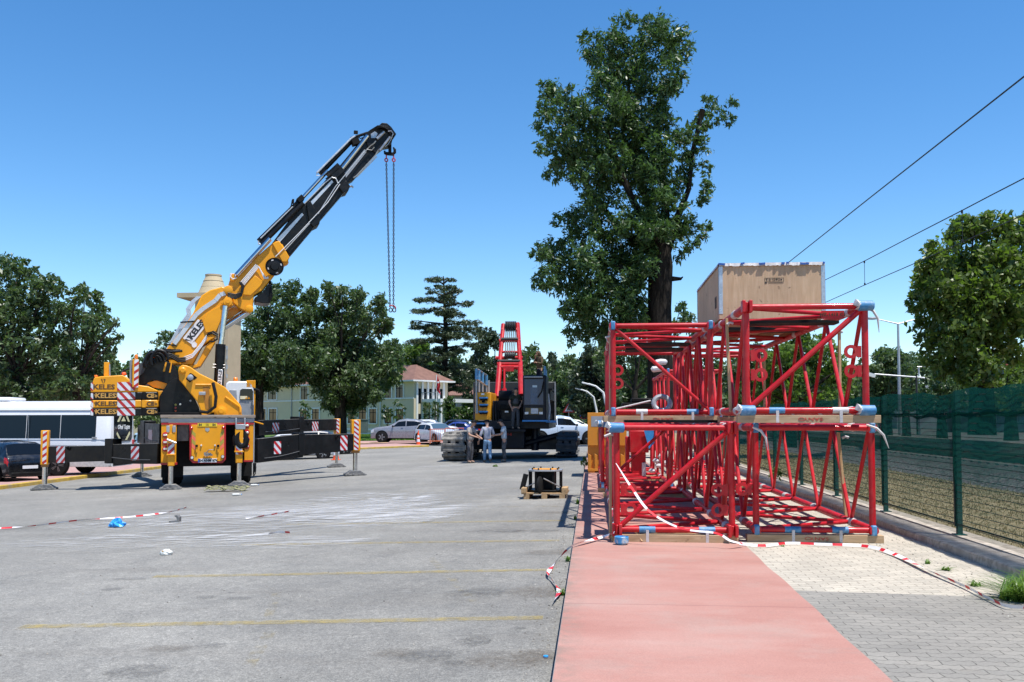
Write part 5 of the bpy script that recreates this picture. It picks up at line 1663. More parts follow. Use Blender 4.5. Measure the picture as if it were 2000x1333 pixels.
MB().path([TP(590, 403, 2.1), TP(634, 358, 2.1), TP(650, 345, 2.1)], .02, n=6).path([TP(648, 347, 2.05), TP(656, 349, 2.05), TP(660, 358, 2.05)], .022, n=6).path([TP(556, 490, 2.05), TP(620, 420, 2.05), TP(656, 364, 2.05), TP(712, 296, 2.1)], .016, n=6).build('hydraulic_pipe', M['alu'], st2)
MB().path([TP(690, 348, 2.1), TP(696, 344, 2.1), TP(733, 304, 2.1), TP(740, 292, 2.1)], .022, n=6).path([TP(697, 346, 2.1), TP(736, 306, 2.1)], .018, n=6).path([TP(680, 366, 2.2), TP(687, 364, 2.2), TP(690, 367, 2.2)], .03, n=6).build('hydraulic_pipe', M['steel'], st3)

# --- load hook and chains: top-level, hanging from the boom head
c0 = V(TP(762, 286, 2.4))
hk2 = empty('chain_sling', M=T.M @ Matrix.Translation(c0))
tag(hk2, 'two long thin lifting chains hanging from a hook beam below the boom tip', 'chain sling')
def HC(px, py):
    return V(TP(px, py, 2.4)) - c0
mb = MB().cbox(HC(761, 301), (.26, .12, .09)).cbox(HC(761.5, 290), (.09, .12, .32))
mb.path([HC(768, 288), HC(771, 293), HC(771, 298), HC(767, 302)], [.02, .05, .055, .04], n=8).path([HC(751, 295), HC(752, 300), HC(756, 302)], [.03, .045, .04], n=8)
mb.build('hook_beam', M['blackmatt'], hk2)
mb = MB()
for x, y in ((754.5, 313), (769, 313)):
    q = HC(x, y)
    mb.path([q + V((.05 * math.cos(a), 0, .055 * math.sin(a))) for a in [i * math.pi / 6 for i in range(12)]], .022, n=6, closed=True)
    mb.tube(HC(x, 302), HC(x, 311), .022, n=6)
mb.build('shackle', M['redtrim'], hk2)
M['chain'] = pbr('chain_steel', (0.06, 0.05, 0.055), 0.5, 0.6, 0.3, 9)
def chain(x0, y0, x1, y1, name, k):
    a, b = HC(x0, y0), HC(x1, y1)
    mb = MB()
    n = int((b - a).length / .075)
    d = (b - a).normalized()
    for i in range(n):
        c = a.lerp(b, (i + .5) / n)
        ax = V((1, 0, 0)) if i % 2 else V((.3, 1, 0)).normalized()
        h, w_ = .052, .026
        pts = [c + d * (h * math.sin(t)) + ax * (w_ * math.cos(t)) for t in [j * math.pi / 3 for j in range(6)]]
        mb.path(pts, .0135, n=4, closed=True)
    mb.build('chain', M['chain'], hk2)
    q = HC(x1 + k, y1 + 5)
    MB().path([q + V((.055 * math.cos(t), 0, .07 * math.sin(t))) for t in [i * math.pi / 6 for i in range(12)]], .018, n=6, closed=True).build('end_ring', M['chain'], hk2)
chain(754.5, 317, 762, 601, 'chain', 1)
chain(769, 317, 768.5, 601, 'chain', 1.5)
MB().path([HC(760, 599), HC(764, 597), HC(771, 599), HC(773, 603)], .025, n=6).build('coupling_link', M['redtrim'], hk2)

# --- green webbing sling on the asphalt and small litter
g = G(446, 960)
t = empty('webbing_sling', g)
tag(t, 'crumpled olive webbing sling lying on the asphalt behind the crane truck', 'sling')
M['webbing'] = pbr('olive_webbing', (0.27, 0.26, 0.13), 0.85, 0, 0.3, 18, bump=.3)
r2 = random.Random(4)
mb = MB()
for k in range(4):
    pts = []
    for i in range(16):
        u = -.62 + 1.15 * i / 15
        pts.append(V((u, .09 * k - .15 + .05 * math.sin(i * 1.3 + k), .035 + .045 * abs(math.sin(i * .9 + k * 1.7)) + .02 * k)))
    for a, b in zip(pts[:-1], pts[1:]):
        mb.bar(a, b, .09, .02)
mb.path([V((.45, -.1, .012)), V((.8, -.12, .012))], .012, n=5)
mb.build('webbing', M['webbing'], t)
g = G(229, 1030)
t = empty('blue_bag', g)
tag(t, 'crumpled bright blue plastic bag lying on the asphalt', 'plastic bag')
M['bagblue'] = pbr('blue_plastic', (0.03, 0.30, 0.72), 0.35, 0, .2, 8)
def blob(sx, sy, sz, seed, n=14, spike=.35):
    r = random.Random(seed)
    mb = MB().ball((0, 0, 0), 1, n)
    mb.v = [(x * sx * (1 + spike * r.uniform(-1, 1)), y * sy * (1 + spike * r.uniform(-1, 1)), max(-sz * .45, z * sz * (1 + spike * r.uniform(-1, 1))) + sz * .46) for x, y, z in mb.v]
    return mb
blob(.13, .12, .10, 3).build('bag_film', M['bagblue'], t, flat=True)
g = G(342, 1021)
t = empty('bracket_scrap', g)
tag(t, 'small bent grey metal bracket lying on the asphalt by the chalk marks', 'metal bracket')
MB().prism([(-.09, 0), (.09, 0), (.09, .1), (.05, .14), (.0, .13), (.05, .10), (.06, .03), (-.09, .03)], -.06, .06).build('bent_plate', M['dsteel'], t)
M['clearpl'] = pbr('clear_plastic', (.62, .62, .58), .2, 0, .2, 8)
g = G(325, 1084)
t = empty('plastic_cup', g)
tag(t, 'crushed clear plastic cup with yellowish residue on the asphalt', 'plastic cup')
blob(.09, .06, .05, 6, spike=.2).build('cup', M['clearpl'], t, flat=True)
MB().path([V((.05 * math.cos(a), .04 * math.sin(a) - .01, .05)) for a in [i * .5 for i in range(10)]], .012, n=5).build('yellow_residue', M['gold'], t)
for px, py, lab in ((497, 950, 'empty clear water bottle on the asphalt just right of the crane truck tail'), (462, 969, 'empty clear water bottle on the asphalt below the olive sling')):
    g = G(px, py)
    t = empty('water_bottle', g, .4)
    tag(t, lab, 'bottle', 'empty bottles on the asphalt')
    MB().lathe([(.02, -.11), (.032, -.10), (.032, .05), (.014, .09), (.014, .11)], (0, 0, .034), (1, 0.2, 0), 12).build('bottle_shell', M['clearpl'], t)
    MB().lathe([(.016, .111), (.016, .13)], (0, 0, .034), (1, 0.2, 0), 10).build('bottle_cap', M['bluetread'], t)
g = G(1066, 1285)
t = MB().lathe([(.018, 0.003), (.018, .014), (.012, .017)], (0, 0, 0), (0, 0, 1), 12).build('bottle_cap', M['bagblue'])
t.location = g
tag(t, 'tiny blue bottle cap on the asphalt near the pink path edge', 'bottle cap')
# ================================================================== crawler crane
kp = G(990, 899)
K = Frame(kp, (0.0, 1.0))
kc = empty('crawler_crane', M=K.M)
tag(kc, 'dark crawler crane without boom, on wide steel tracks, with red gantry and yellow steps', 'crawler crane')
def KP(px, py, v=0.0):
    q = K.P(px, py, v)
    return (q.x, q.y, q.z)
def kbox(name, x0, y0, x1, y1, v0, v1, mat, parent=None, bevel=0.02):
    a, b, c, d = K.rect(x0, y0, x1, y1, v0)
    return MB().box(a, b, v0, v1, c, d).build(name, mat, parent or kc, bevel=bevel)
M['track'] = pbr('dusty_track_steel', (0.21, 0.195, 0.175), 0.9, 0.0, 0.5, 5, bump=.6, dirt=(0.33, 0.30, 0.26), dscale=3, damt=.7)
M['trackdark'] = pbr('track_steel', (0.03, 0.034, 0.042), 0.55, 0.2, 0.4, 4, bump=.3, dirt=(0.09, 0.085, 0.08), dscale=3)
M['cwgrey'] = pbr('counterweight_grey', (0.022, 0.024, 0.026), 0.55, 0, .2, 3)
def track(x0, x1, h, L, mat, v0):
    w = x1 - x0
    rr = h / 2
    e = MB()
    n = 30
    per = 2 * (L - h) + math.pi * h
    for i in range(n):
        s = per * i / n
        st = L - h
        if s < st:
            y, z, a = v0 + rr + s, h, 0
        elif s < st + math.pi * rr:
            t = (s - st) / rr
            y, z, a = v0 + rr + st + rr * math.sin(t), rr + rr * math.cos(t), -t
        elif s < 2 * st + math.pi * rr:
            y, z, a = v0 + rr + st - (s - st - math.pi * rr), 0, math.pi
        else:
            t = (s - 2 * st - math.pi * rr) / rr
            y, z, a = v0 + rr - rr * math.sin(t), rr - rr * math.cos(t), math.pi - t
        pl = per / n
        Mx = Matrix.Translation(V(((x0 + x1) / 2, y, z))) @ Matrix.Rotation(a, 4, 'X')
        j1, j2 = .05 * math.sin(i * 2.4), .05 * math.sin(i * 3.9 + 1)
        e.box(-w / 2 + j1, w / 2 + j2, -pl * .36, pl * .36, -.09, 0.0, 0, Mx)
        e.box(-w / 2 - .04, -w / 2 + .22, -pl * .2, pl * .2, -.1, -.03, 0, Mx)
        e.box(w / 2 - .22, w / 2 + .04, -pl * .2, pl * .2, -.1, -.03, 0, Mx)
        e.box(-w / 2 + .03, w / 2 - .03, -pl * .34, -pl * .12, 0.001, .045, 0, Mx)
        e.box(-w / 2 + .03, w / 2 - .03, pl * .14, pl * .34, 0.001, .03, 0, Mx)
        for k in (-.36, -.02, .34):
            e.box(k * w - .1, k * w + .1, pl * .2, pl * .62, -.065, -.02, 0, Mx)
    o = e.build('track_belt', mat, kc, bevel=.01)
    f = MB().box(x0 + w * .2, x1 - w * .2, v0 + rr, v0 + L - rr, h * .25, h * .75)
    for i in range(10):
        f.lathe([(.16, -w * .32), (.16, w * .32)], ((x0 + x1) / 2, v0 + rr + i * (L - h) / 9, .24), (1, 0, 0), 12)
    for y in (v0 + rr, v0 + L - rr):
        f.lathe([(h * .36, -w * .38), (h * .40, -w * .36), (h * .40, w * .36), (h * .36, w * .38)], ((x0 + x1) / 2, y, rr), (1, 0, 0), 18)
    f.build('track_frame', M['navy'], o)
a0, a1, zb, zt_ = K.rect(863, 843, 908, 902, 0)
b0, b1, zb2, zt2 = K.rect(1088, 839, 1126, 896, .2)
TH = 1.16
track(a0, a1, TH, 6.6, M['track'], 0)
track(b0, b1, TH, 6.6, M['trackdark'], .2)
kbox('car_body', 905, 852, 1092, 878, 1.2, 4.6, M['navy'])
kbox('front_ballast', 985, 842, 1024, 876, .35, 1.3, M['navy'])
text('1-8', .16, M['redletter'], kc, KP(995, 849, .34), 'stencil', bold=.004)
kbox('cross_beam', 905, 850, 985, 874, .8, 1.4, M['blackmatt'])
MB().tube(KP(1022, 868, 1.0), KP(1090, 850, 1.0), .12).tube(KP(1045, 880, 1.1), KP(1045, 835, 1.1), .16).build('jack_arm', M['navy'], kc)
kbox('slew_ring', 945, 838, 1050, 852, 1.6, 3.8, M['blackmatt'])
# upper works
kbox('main_deck', 926, 822, 1072, 838, .4, 8.2, M['navy'])
kbox('centre_frame', 962, 783, 1020, 822, .9, 6.5, M['navy'])
for i, (x0, y0, x1, y1) in enumerate(((976, 790, 999, 800), (966, 802, 976, 830), (1000, 795, 1016, 820))):
    kbox('hydraulic_block', x0, y0, x1, y1, .55, .88, M['blackmatt'])
kbox('label_plate', 986, 803, 993, 806, .53, .545, M['white'], None, 0)
MB().tube(KP(975, 778, 1.4), KP(1000, 778, 1.4), .34, n=18).build('winch_drum', M['blackmatt'], kc)
for x in (964, 969):
    MB().path([KP(x, 830, .5), KP(x - 1, 800, .45), KP(x, 785, .6)], .05, n=7).build('hydraulic_hose', M['hose'], kc)
yb = kbox('step_house', 928, 767, 959, 821, .3, 5.0, M['yellow'])
for (x0, y, x1) in ((936, 776, 952), (936, 789.5, 952), (935, 803, 952), (930, 826, 946)):
    a, b, c, d = K.rect(x0, y, x1, y + 3, .0)
    MB().box(a, b, .0, .3 if y < 820 else .9, c, d).build('step_tread', M['bluetread'], yb, bevel=.01)
    MB().box(a + .03, b - .03, .02, .29, c - .08, c - .002).build('step_bracket', M['blackmatt'], yb)
kbox('notice_plate', 940, 768.5, 946, 772, .285, .298, M['white'], yb, 0)
kbox('control_box', 941, 781, 947, 787, .24, .298, M['blackmatt'], yb)
# rails around the left catwalk
mb = MB()
mbw = MB()
for (x, y0, y1, v) in ((930.5, 808, 721, .2), (936, 766, 723, 1.2), (943, 766, 728, 2.4), (950.5, 766, 733, 3.4)):
    mbw.tube(KP(x, y1 + 18, v), KP(x, y0, v), .035, n=8)
    mb.tube(KP(x, y1, v), KP(x, y1 + 20, v), .06, n=8)
mbw.path([KP(930.5, 741, .2), KP(936, 744, 1.2), KP(943, 749, 2.4), KP(950.5, 754, 3.4)], .035)
mbw.path([KP(930.5, 721, .2), KP(936, 723, 1.2), KP(943, 728, 2.4), KP(950.5, 733, 3.4)], .03)
mbw.tube(KP(955, 768, 1), KP(955, 743, 1), .04).tube(KP(933, 808, .15), KP(931, 770, .15), .03)
mbw.build('guard_rail', M['greysteel'], kc)
mb.build('rail_wrap', M['blue'], kc)
# cab
kcab = kbox('cab', 1021, 733, 1067, 824, -.15, 1.9, M['navy'], None, .06)
kbox('front_window', 1024, 741, 1061, 791, -.17, -.155, M['glassblue'], kcab, .0)
kbox('cab_seat', 1036, 757, 1050, 790, -.178, -.172, pbr('seat_behind_glass', (.05, .085, .15), .3), kcab, 0)
kbox('seat_top_strip', 1040, 753, 1049, 757, -.182, -.178, pbr('pale_blue_grey', (.45, .55, .62), .4), kcab, 0)  # pale flat strip just above the seat panel
kbox('visor', 1023, 735.5, 1060, 738, -.3, -.16, M['greysteel'], kcab, .01)
kbox('lower_window', 1026, 797, 1060, 810, -.17, -.155, M['glass'], kcab, 0)
kbox('paper_sheet', 1037, 798, 1051, 808.5, -.18, -.171, M['offwhite'], kcab, 0)
for x in (1025, 1053):
    kbox('sticker', x, 805, x + 7, 809.5, -.185, -.171, M['white'], kcab, 0)
kbox('bumper_step', 1020, 821, 1069, 824, -.5, .0, M['bluetread'], kcab, .01)
kbox('side_step', 1066, 822, 1085, 826, .2, 1.4, M['bluetread'], kc, .01)
MB().path([KP(1062, 745, -.25), KP(1058, 765, -.2), KP(1050, 777, -.2)], .03).build('wiper', M['blackmatt'], kcab)
MB().tube(KP(1064, 735, .1), KP(1064, 716, .1), .05).tube(KP(1066.5, 742, .9), KP(1066.5, 724, .9), .05).bar(V(KP(1064, 722, .1)), V(KP(1067, 732, .9)), .05, .3).build('roof_rail', M['blue'], kcab)
# rear counterweight wall and hoses
kbox('rear_counterweight', 924, 746, 1084, 820, 6.6, 8.2, M['cwgrey'], None, .04)
for y in (766, 786, 805):
    kbox('weight_joint', 924.5, y, 1083.5, y + .7, 6.585, 6.599, M['blackmatt'], None, 0)
kbox('edge_trim', 1083.2, 746, 1085, 830, 6.5, 6.6, M['greysteel'], None, 0)
MB().path([KP(1071, 825, 1.5), KP(1073, 800, 1.5), KP(1070, 770, 1.6)], .06).build('air_duct', M['offwhite'], kc)
# red gantry leaning back
def kt(mb, x0, y0, v0, x1, y1, v1, r, n=10):
    return mb.tube(KP(x0, y0, v0), KP(x1, y1, v1), r, n=n)
gt = MB()
kt(gt, 971, 776, 2.6, 976.5, 706, 3.6, .125)
kt(gt, 976.5, 706, 3.6, 983, 634, 4.6, .105)
kt(gt, 1018, 772, 2.6, 1015.5, 706, 3.6, .125)
kt(gt, 1015.5, 706, 3.6, 1011, 632, 4.6, .105)
ga = gt.build('gantry', M['red'], kc)
mb = MB()
for (y, x0, x1, r, v) in ((666, 978, 1014, .08, 4.1), (688, 981, 1008, .06, 3.8), (699, 971, 1018, .07, 3.7), (711, 974, 1016, .08, 3.5), (718, 980, 1010, .1, 3.4)):
    kt(mb, x0 - 3, y, v, x1 + 3, y, v, r)
for x, s in ((976, 1), (1015.5, -1)):
    for y in (646, 664, 700, 730, 745):
        mb.tube(KP(x + s * (720 - y) * .075 - 1.6, y, 3.5 + (720 - y) * .013), KP(x + s * (720 - y) * .075 + 1.6, y, 3.5 + (720 - y) * .013), .15, n=8)
MB().box(KP(983, 722, 3.4)[0], KP(1004, 722, 3.4)[0], 3.3, 3.38, KP(983, 726, 3.4)[2], KP(983, 716, 3.4)[2]).build('gantry_plate', M['red'], ga)
mb.build('gantry_brace', M['red'], ga)
mb = MB()
kt(mb, 985, 722, 3.3, 985, 765, 2.95, .05)
kt(mb, 983, 760, 2.95, 987, 775, 2.9, .14)
mb.build('hanging_link', M['red'], ga)
for (y, x0, x1, v) in ((662.5, 979, 1012, 4.05), (705.5, 972, 1016, 3.5)):
    MB().tube(KP(x0, y, v), KP(x1, y, v), .07).build('guide_roller', M['cwgrey'], ga)
mb, mw = MB(), MB()
for i in range(6):
    x = 988.5 + i * 3.6
    q = KP(x, 638, 4.6)
    mb.lathe([(.1, -.025), (.26, -.03), (.24, 0), (.26, .03), (.1, .025)], q, (1, 0, 0), 20)
    q2 = KP(987 + i * 3.6, 695, 3.6)
    mb.lathe([(.08, -.025), (.16, -.03), (.15, 0), (.16, .03), (.08, .025)], q2, (1, 0, 0), 16)
    for s in (-.1, .1):
        mw.tube((q[0], q[1] + s, q[2] - .1), (q2[0], q2[1] + s, q2[2]), .016, n=5)
mb.tube(KP(983, 638, 4.6), KP(1011, 638, 4.6), .06)
mb.build('sheave_set', M['cwgrey'], ga)
mw.build('hoist_ropes', M['dsteel'], ga)

# ================================================================== people
M['skin'] = pbr('skin', (0.42, 0.23, 0.155), 0.55, 0, .08, 8)
M['hair'] = pbr('dark_hair', (0.012, 0.009, 0.008), 0.6)
def skinned(name, verts, edges, radii, mat, parent, root=0, sub=2, flat=1.0):
    me = bpy.data.meshes.new(name)
    me.from_pydata([tuple(v) for v in verts], edges, [])
    o = bpy.data.objects.new(name, me)
    COL.objects.link(o)
    md = o.modifiers.new('skin', 'SKIN')
    if not me.skin_vertices:
        raise RuntimeError('no skin layer')
    d = me.skin_vertices[0].data
    for i, r in enumerate(radii):
        d[i].radius = r if isinstance(r, tuple) else (r, r)
    d[root].use_root = True
    md.use_smooth_shade = True
    s = o.modifiers.new('sub', 'SUBSURF')
    s.levels = s.render_levels = sub
    # bake the modifiers into one continuous mesh
    dg = bpy.context.evaluated_depsgraph_get()
    m2 = bpy.data.meshes.new_from_object(o.evaluated_get(dg))
    o.modifiers.clear()
    o.data = m2
    m2.name = name
    m2.materials.clear()
    m2.materials.append(mat)
    m2.polygons.foreach_set('use_smooth', [True] * len(m2.polygons))
    o.parent = parent
    return o
def cloth(name, col, var=.2):
    return pbr(name, col, 0.9, 0, var, 9, bump=.3, spec=.2)
def person(loc, rz, label, top, legs, shoes, arms, lean=0.0, stride=0.0, head_tilt=0.25, head_turn=0.0, sleeve='short', hat=None, bib=None, hood=None, girth=1.0, scale=1.0, beard=False):
    t = empty('person', loc, rz)
    t.scale = (scale,) * 3
    tag(t, label, 'person')
    ly = -lean
    pel, sp, chst, nk = V((0, 0, .95)), V((0, ly * .45, 1.16)), V((0, ly * .8, 1.35)), V((0, ly, 1.47))
    hd = nk + V((0, -.035 - head_tilt * .10, .085))
    hm = hd + V((0, -.01 - head_tilt * .10, .075))
    ht = hm + V((0, -head_tilt * .05, .075))
    hip = [V((s * .085, 0, .90)) for s in (-1, 1)]
    knee = [V((s * .10, -.03 - s * stride * .5, .50)) for s in (-1, 1)]
    ank = [V((s * .105, .02 - s * stride, .085 + (.05 if s * stride < -.1 else 0))) for s in (-1, 1)]
    toe = [a + V((s * .02, -.16, -.045)) for a, s in zip(ank, (-1, 1))]
    sh = [V((s * .175, ly * .85, 1.40)) for s in (-1, 1)]
    el, wr = arms[0], arms[1]
    vs = [pel, sp, chst, nk, hd, hm, ht]
    ra = [(.11, .09), (.105, .085), (.12, .085), .055, .072, .088, .055]
    es = [(0, 1), (1, 2), (2, 3), (3, 4), (4, 5), (5, 6)]
    for i in (0, 1):
        b = len(vs)
        dh = (V(wr[i]) - V(el[i])).normalized()
        palm = V(wr[i]) + dh * .075
        vs += [sh[i], V(el[i]), V(wr[i]), palm]
        ra += [.058, .044, .03, (.036, .022)]
        es += [(2, b), (b, b + 1), (b + 1, b + 2), (b + 2, b + 3)]
        side = dh.cross(V((0, 0, 1)))
        side = side.normalized() if side.length > .1 else V((1, 0, 0))
        for k in range(4):
            o_ = (k - 1.5) * .02
            ln = (.062, .075, .07, .055)[k]
            c = len(vs)
            vs += [palm + side * o_ + dh * .035, palm + side * o_ * 1.1 + dh * (.035 + ln * .6) - V((0, 0, .008)), palm + side * o_ * 1.05 + dh * (.03 + ln) - V((0, 0, .03))]
            ra += [.010, .009, .007]
            es += [(b + 3, c), (c, c + 1), (c + 1, c + 2)]
        c = len(vs)
        sg = 1 if i == 0 else -1
        vs += [palm - dh * .02 + side * sg * .042, palm + dh * .03 + side * sg * .055]
        ra += [.011, .009]
        es += [(b + 3, c), (c, c + 1)]
        b = len(vs)
        vs += [hip[i], knee[i], ank[i], toe[i]]
        ra += [.085, .058, .042, (.04, .03)]
        es += [(0, b), (b, b + 1), (b + 1, b + 2), (b + 2, b + 3)]
    body = skinned('body', vs, es, ra, M['skin'], t)
    # face
    ca, sa = math.cos(head_turn), math.sin(head_turn)
    def fp(x, y, z):
        return hm + V((x * ca - y * sa, x * sa + y * ca, z))
    mb = MB().ball(fp(0, -.094, -.005), .016, 8, sc=(1, 1, 1.5))
    mb.build('nose', M['skin'], body)
    mb = MB()
    for s in (-1, 1):
        mb.ball(fp(s * .031, -.080, .018), .011, 8)
    mb.build('eyes', M['hair'], body)
    mb = MB().ball(fp(0, -.082, -.045), .02, 8, sc=(1.1, .5, .3))
    mb.build('mouth', pbr('lips', (.3, .12, .1), .5), body)
    mb = MB()
    for s in (-1, 1):
        mb.ball(fp(s * .088, .0, .0), .026, 8, sc=(.4, .8, 1.2))
    mb.build('ears', M['skin'], body)
    if beard:
        MB().ball(fp(0, -.045, -.062), .062, 12, sc=(1, .8, .6)).build('beard', M['hair'], body)
    if hood:
        o = skinned('hood', [nk + V((0, .03, -.02)), hd + V((0, .03, .01)), hm + V((0, .025, .015)), ht + V((0, .01, .02))], [(0, 1), (1, 2), (2, 3)], [.11, .10, .112, .075], hood, t)
    elif hat is not None:
        c = hm + V((0, .012, .035))
        MB().lathe([(.102, 0), (.104, .03), (.09, .07), (.05, .095), (.01, .10)], c, (0, 0, 1), 16).slab([(fp(-.075, -.09, 0).x, fp(-.075, -.09, 0).y), (fp(.075, -.09, 0).x, fp(.075, -.09, 0).y), (fp(.05, -.165, 0).x, fp(.05, -.165, 0).y), (fp(-.05, -.165, 0).x, fp(-.05, -.165, 0).y)], c.z - .002, c.z + .012).build('cap', hat, t)
    else:
        mb = MB().ball(fp(0, .022, .045), .096, 14, sc=(.97, .95, .8))
        mb.build('hair', M['hair'], t)
    # clothes
    g = girth
    vs = [V((0, 0, .90)), V((0, ly * .3 - (g - 1) * .08, 1.06)), V((0, ly * .6 - (g - 1) * .05, 1.22)), chst, nk + V((0, .005, -.035))]
    ra = [(.165 * g, .115 * g), (.165 * g, .12 * g), (.165, .118), (.17, .11), .068]
    es = [(0, 1), (1, 2), (2, 3), (3, 4)]
    for i in (0, 1):
        b = len(vs)
        if sleeve == 'short':
            vs += [sh[i], sh[i].lerp(V(el[i]), .75)]
            ra += [.078, .072]
            es += [(3, b), (b, b + 1)]
        else:
            vs += [sh[i], V(el[i]), V(el[i]).lerp(V(wr[i]), .88)]
            ra += [.078, .06, .047]
            es += [(3, b), (b, b + 1), (b + 1, b + 2)]
    skinned('shirt', vs, es, ra, top, t)
    vs = [V((0, 0, .98)), V((0, 0, .90))]
    ra = [(.158 * g, .112 * g), (.165 * g, .12 * g)]
    es = [(0, 1)]
    for i in (0, 1):
        b = len(vs)
        vs += [hip[i] + V((0, 0, -.06)), knee[i], ank[i] + V((0, 0, .10)), ank[i] + V((0, 0, .0))]
        ra += [.098, .078, .068, .066]
        es += [(1, b), (b, b + 1), (b + 1, b + 2), (b + 2, b + 3)]
    tr = skinned('trousers', vs, es, ra, legs, t, 1)
    if bib:
        skinned('overall_bib', [V((0, -.02 + ly * .2, 1.02)), V((0, -.02 + ly * .5, 1.18)), V((0, -.025 + ly * .8, 1.33))], [(0, 1), (1, 2)], [(.162 * g, .125 * g), (.155 * g, .122 * g), (.12, .115)], bib, t)
    for i in (0, 1):
        skinned('shoe', [ank[i] + V((0, .05, -.035)), ank[i] + V((0, -.03, -.03)), toe[i]], [(0, 1), (1, 2)], [(.05, .05), (.053, .055), (.048, .035)], shoes, t)
    return t
c_grey = cloth('grey_tshirt', (.34, .31, .29))
c_dkgrey = cloth('grey_work_trousers', (.10, .095, .098), .6)
c_over = cloth('dark_grey_overalls', (.075, .075, .08))
c_lblue = cloth('grey_blue_shirt', (.36, .37, .43))
c_jean = cloth('light_blue_jeans', (.22, .36, .52), .45)
c_black = cloth('black_cloth', (.015, .015, .018))
c_polo = cloth('pale_blue_grey_shirt', (.40, .46, .52))
c_camo = cloth('dark_camouflage_shirt', (.03, .035, .025), .6)
c_brown = cloth('dark_brown_hoodie', (.10, .075, .045))
c_shoe = pbr('worn_shoes', (.12, .10, .08), .8)
def gp(px, py):
    return G(px, py)
person(gp(918, 905), R(62), 'man in black cap and dark overalls, arms forward, standing by the left track', c_grey, c_dkgrey, c_shoe,
       ([V((-.26, -.14, 1.16)), V((.24, -.16, 1.14))], [V((-.14, -.38, 1.08)), V((.13, -.40, 1.06))]), lean=.05, head_tilt=.6, hat=c_black, bib=c_over, girth=1.15)
person(gp(952, 904), R(190), 'man seen from behind in grey-blue shirt and light blue jeans, between the two other men', c_lblue, c_jean, c_shoe,
       ([V((-.27, -.06, 1.12)), V((.28, -.02, 1.12))], [V((-.16, -.30, 1.02)), V((.33, -.16, .90))]), lean=.06, stride=.16, head_tilt=.7, sleeve='long', hat=c_black)
person(gp(985, 903), R(-78), 'bearded man in pale blue-grey t-shirt and patched work trousers, right of the group of three', c_polo, cloth('patched_work_trousers', (.11, .11, .115), .8), c_shoe,
       ([V((-.25, -.10, 1.14)), V((.24, -.14, 1.14))], [V((-.12, -.36, 1.12)), V((.12, -.38, 1.10))]), lean=.03, head_tilt=.5, beard=True, girth=1.05)
a = K.M @ K.P(1007, 839, .15)
person(a, R(18), 'young man in camouflage t-shirt and grey overalls standing on the crawler crane', c_camo, c_over, c_shoe,
       ([V((-.27, .02, 1.14)), V((.29, .02, 1.14))], [V((-.20, -.06, .93)), V((.17, -.14, 1.00))]), head_tilt=.35, stride=.05, bib=c_over, scale=1.03)
a = K.M @ K.P(1054, 733, 2.3)
a.z -= .62
person(a, R(-48), 'man in brown hooded top standing behind the crane cab roof, hand at his chin', c_brown, cloth('navy_work_trousers', (.012, .014, .025)), c_shoe,
       ([V((-.22, -.12, 1.16)), V((.25, -.08, 1.12))], [V((-.05, -.20, 1.42)), V((.02, -.22, 1.18))]), sleeve='long', head_tilt=.3, hood=c_brown, girth=1.1)
MB_ = empty('catwalk', M=K.M)
bpy.data.objects.remove(MB_)
z0 = (K.I @ a).z
q = K.P(1054, 735, 2.3)
MB().box(q.x - .6, q.x + .6, 1.95, 3.4, z0 - .08, z0).box(q.x - .6, q.x + .5, 1.95, 6.5, z0 - .5, z0 - .09).build('rear_catwalk', M['navy'], kc)
q = K.P(1007, 839, .15)
MB().box(q.x - .45, q.x + .45, -.15, .55, q.z - .09, q.z + .0).build('front_platform', M['navy'], kc)
# ================================================================== cars and the minibus
def interp(tab, x):
    for (a, va), (b, vb) in zip(tab[:-1], tab[1:]):
        if x <= b:
            t = (x - a) / (b - a) if b > a else 0
            return va + (vb - va) * t
    return tab[-1][1]
CARS = {
 'crossover': dict(L=4.25, W=.90, H=1.60, r=.35, top=[(0, .50), (.03, .58), (.08, .635), (.27, .69), (.30, .71), (.45, .955), (.56, 1.0), (.72, .975), (.86, .87), (.95, .70), (.985, .60), (1, .45)], belt=[(0, .5), (.25, .64), (.6, .66), (.88, .72), (1, .6)], ws=(.295, .45), roof=(.45, .84), rw=(.85, .945)),
 'hatch': dict(L=3.9, W=.83, H=1.44, r=.31, top=[(0, .48), (.03, .56), (.22, .66), (.27, .69), (.42, .95), (.55, 1.0), (.78, .98), (.87, .93), (.965, .64), (.985, .6), (1, .42)], belt=[(0, .5), (.25, .62), (.9, .66), (1, .58)], ws=(.26, .42), roof=(.42, .85), rw=(.87, .955)),
 'suv': dict(L=4.5, W=.92, H=1.66, r=.36, top=[(0, .50), (.02, .60), (.07, .655), (.25, .70), (.28, .72), (.41, .955), (.52, 1.0), (.80, .98), (.90, .93), (.97, .66), (1, .46)], belt=[(0, .55), (.25, .64), (.9, .68), (1, .6)], ws=(.275, .41), roof=(.41, .89), rw=(.905, .965)),
 'sedan': dict(L=4.5, W=.88, H=1.45, r=.32, top=[(0, .46), (.03, .56), (.10, .62), (.28, .68), (.30, .70), (.44, .97), (.55, 1.0), (.68, .965), (.82, .72), (.86, .70), (.97, .68), (1, .45)], belt=[(0, .5), (.25, .62), (.85, .67), (1, .6)], ws=(.295, .44), roof=(.44, .70), rw=(.70, .815)),
 'van': dict(L=7.0, W=1.0, H=2.62, r=.35, top=[(0, .28), (.02, .40), (.05, .44), (.12, .50), (.135, .52), (.21, .90), (.25, .955), (.35, .985), (.9, .99), (.985, .965), (.998, .88), (1, .25)], belt=[(0, .42), (.2, .50), (1, .50)], ws=(.135, .21), roof=(.22, .98), rw=None),
}
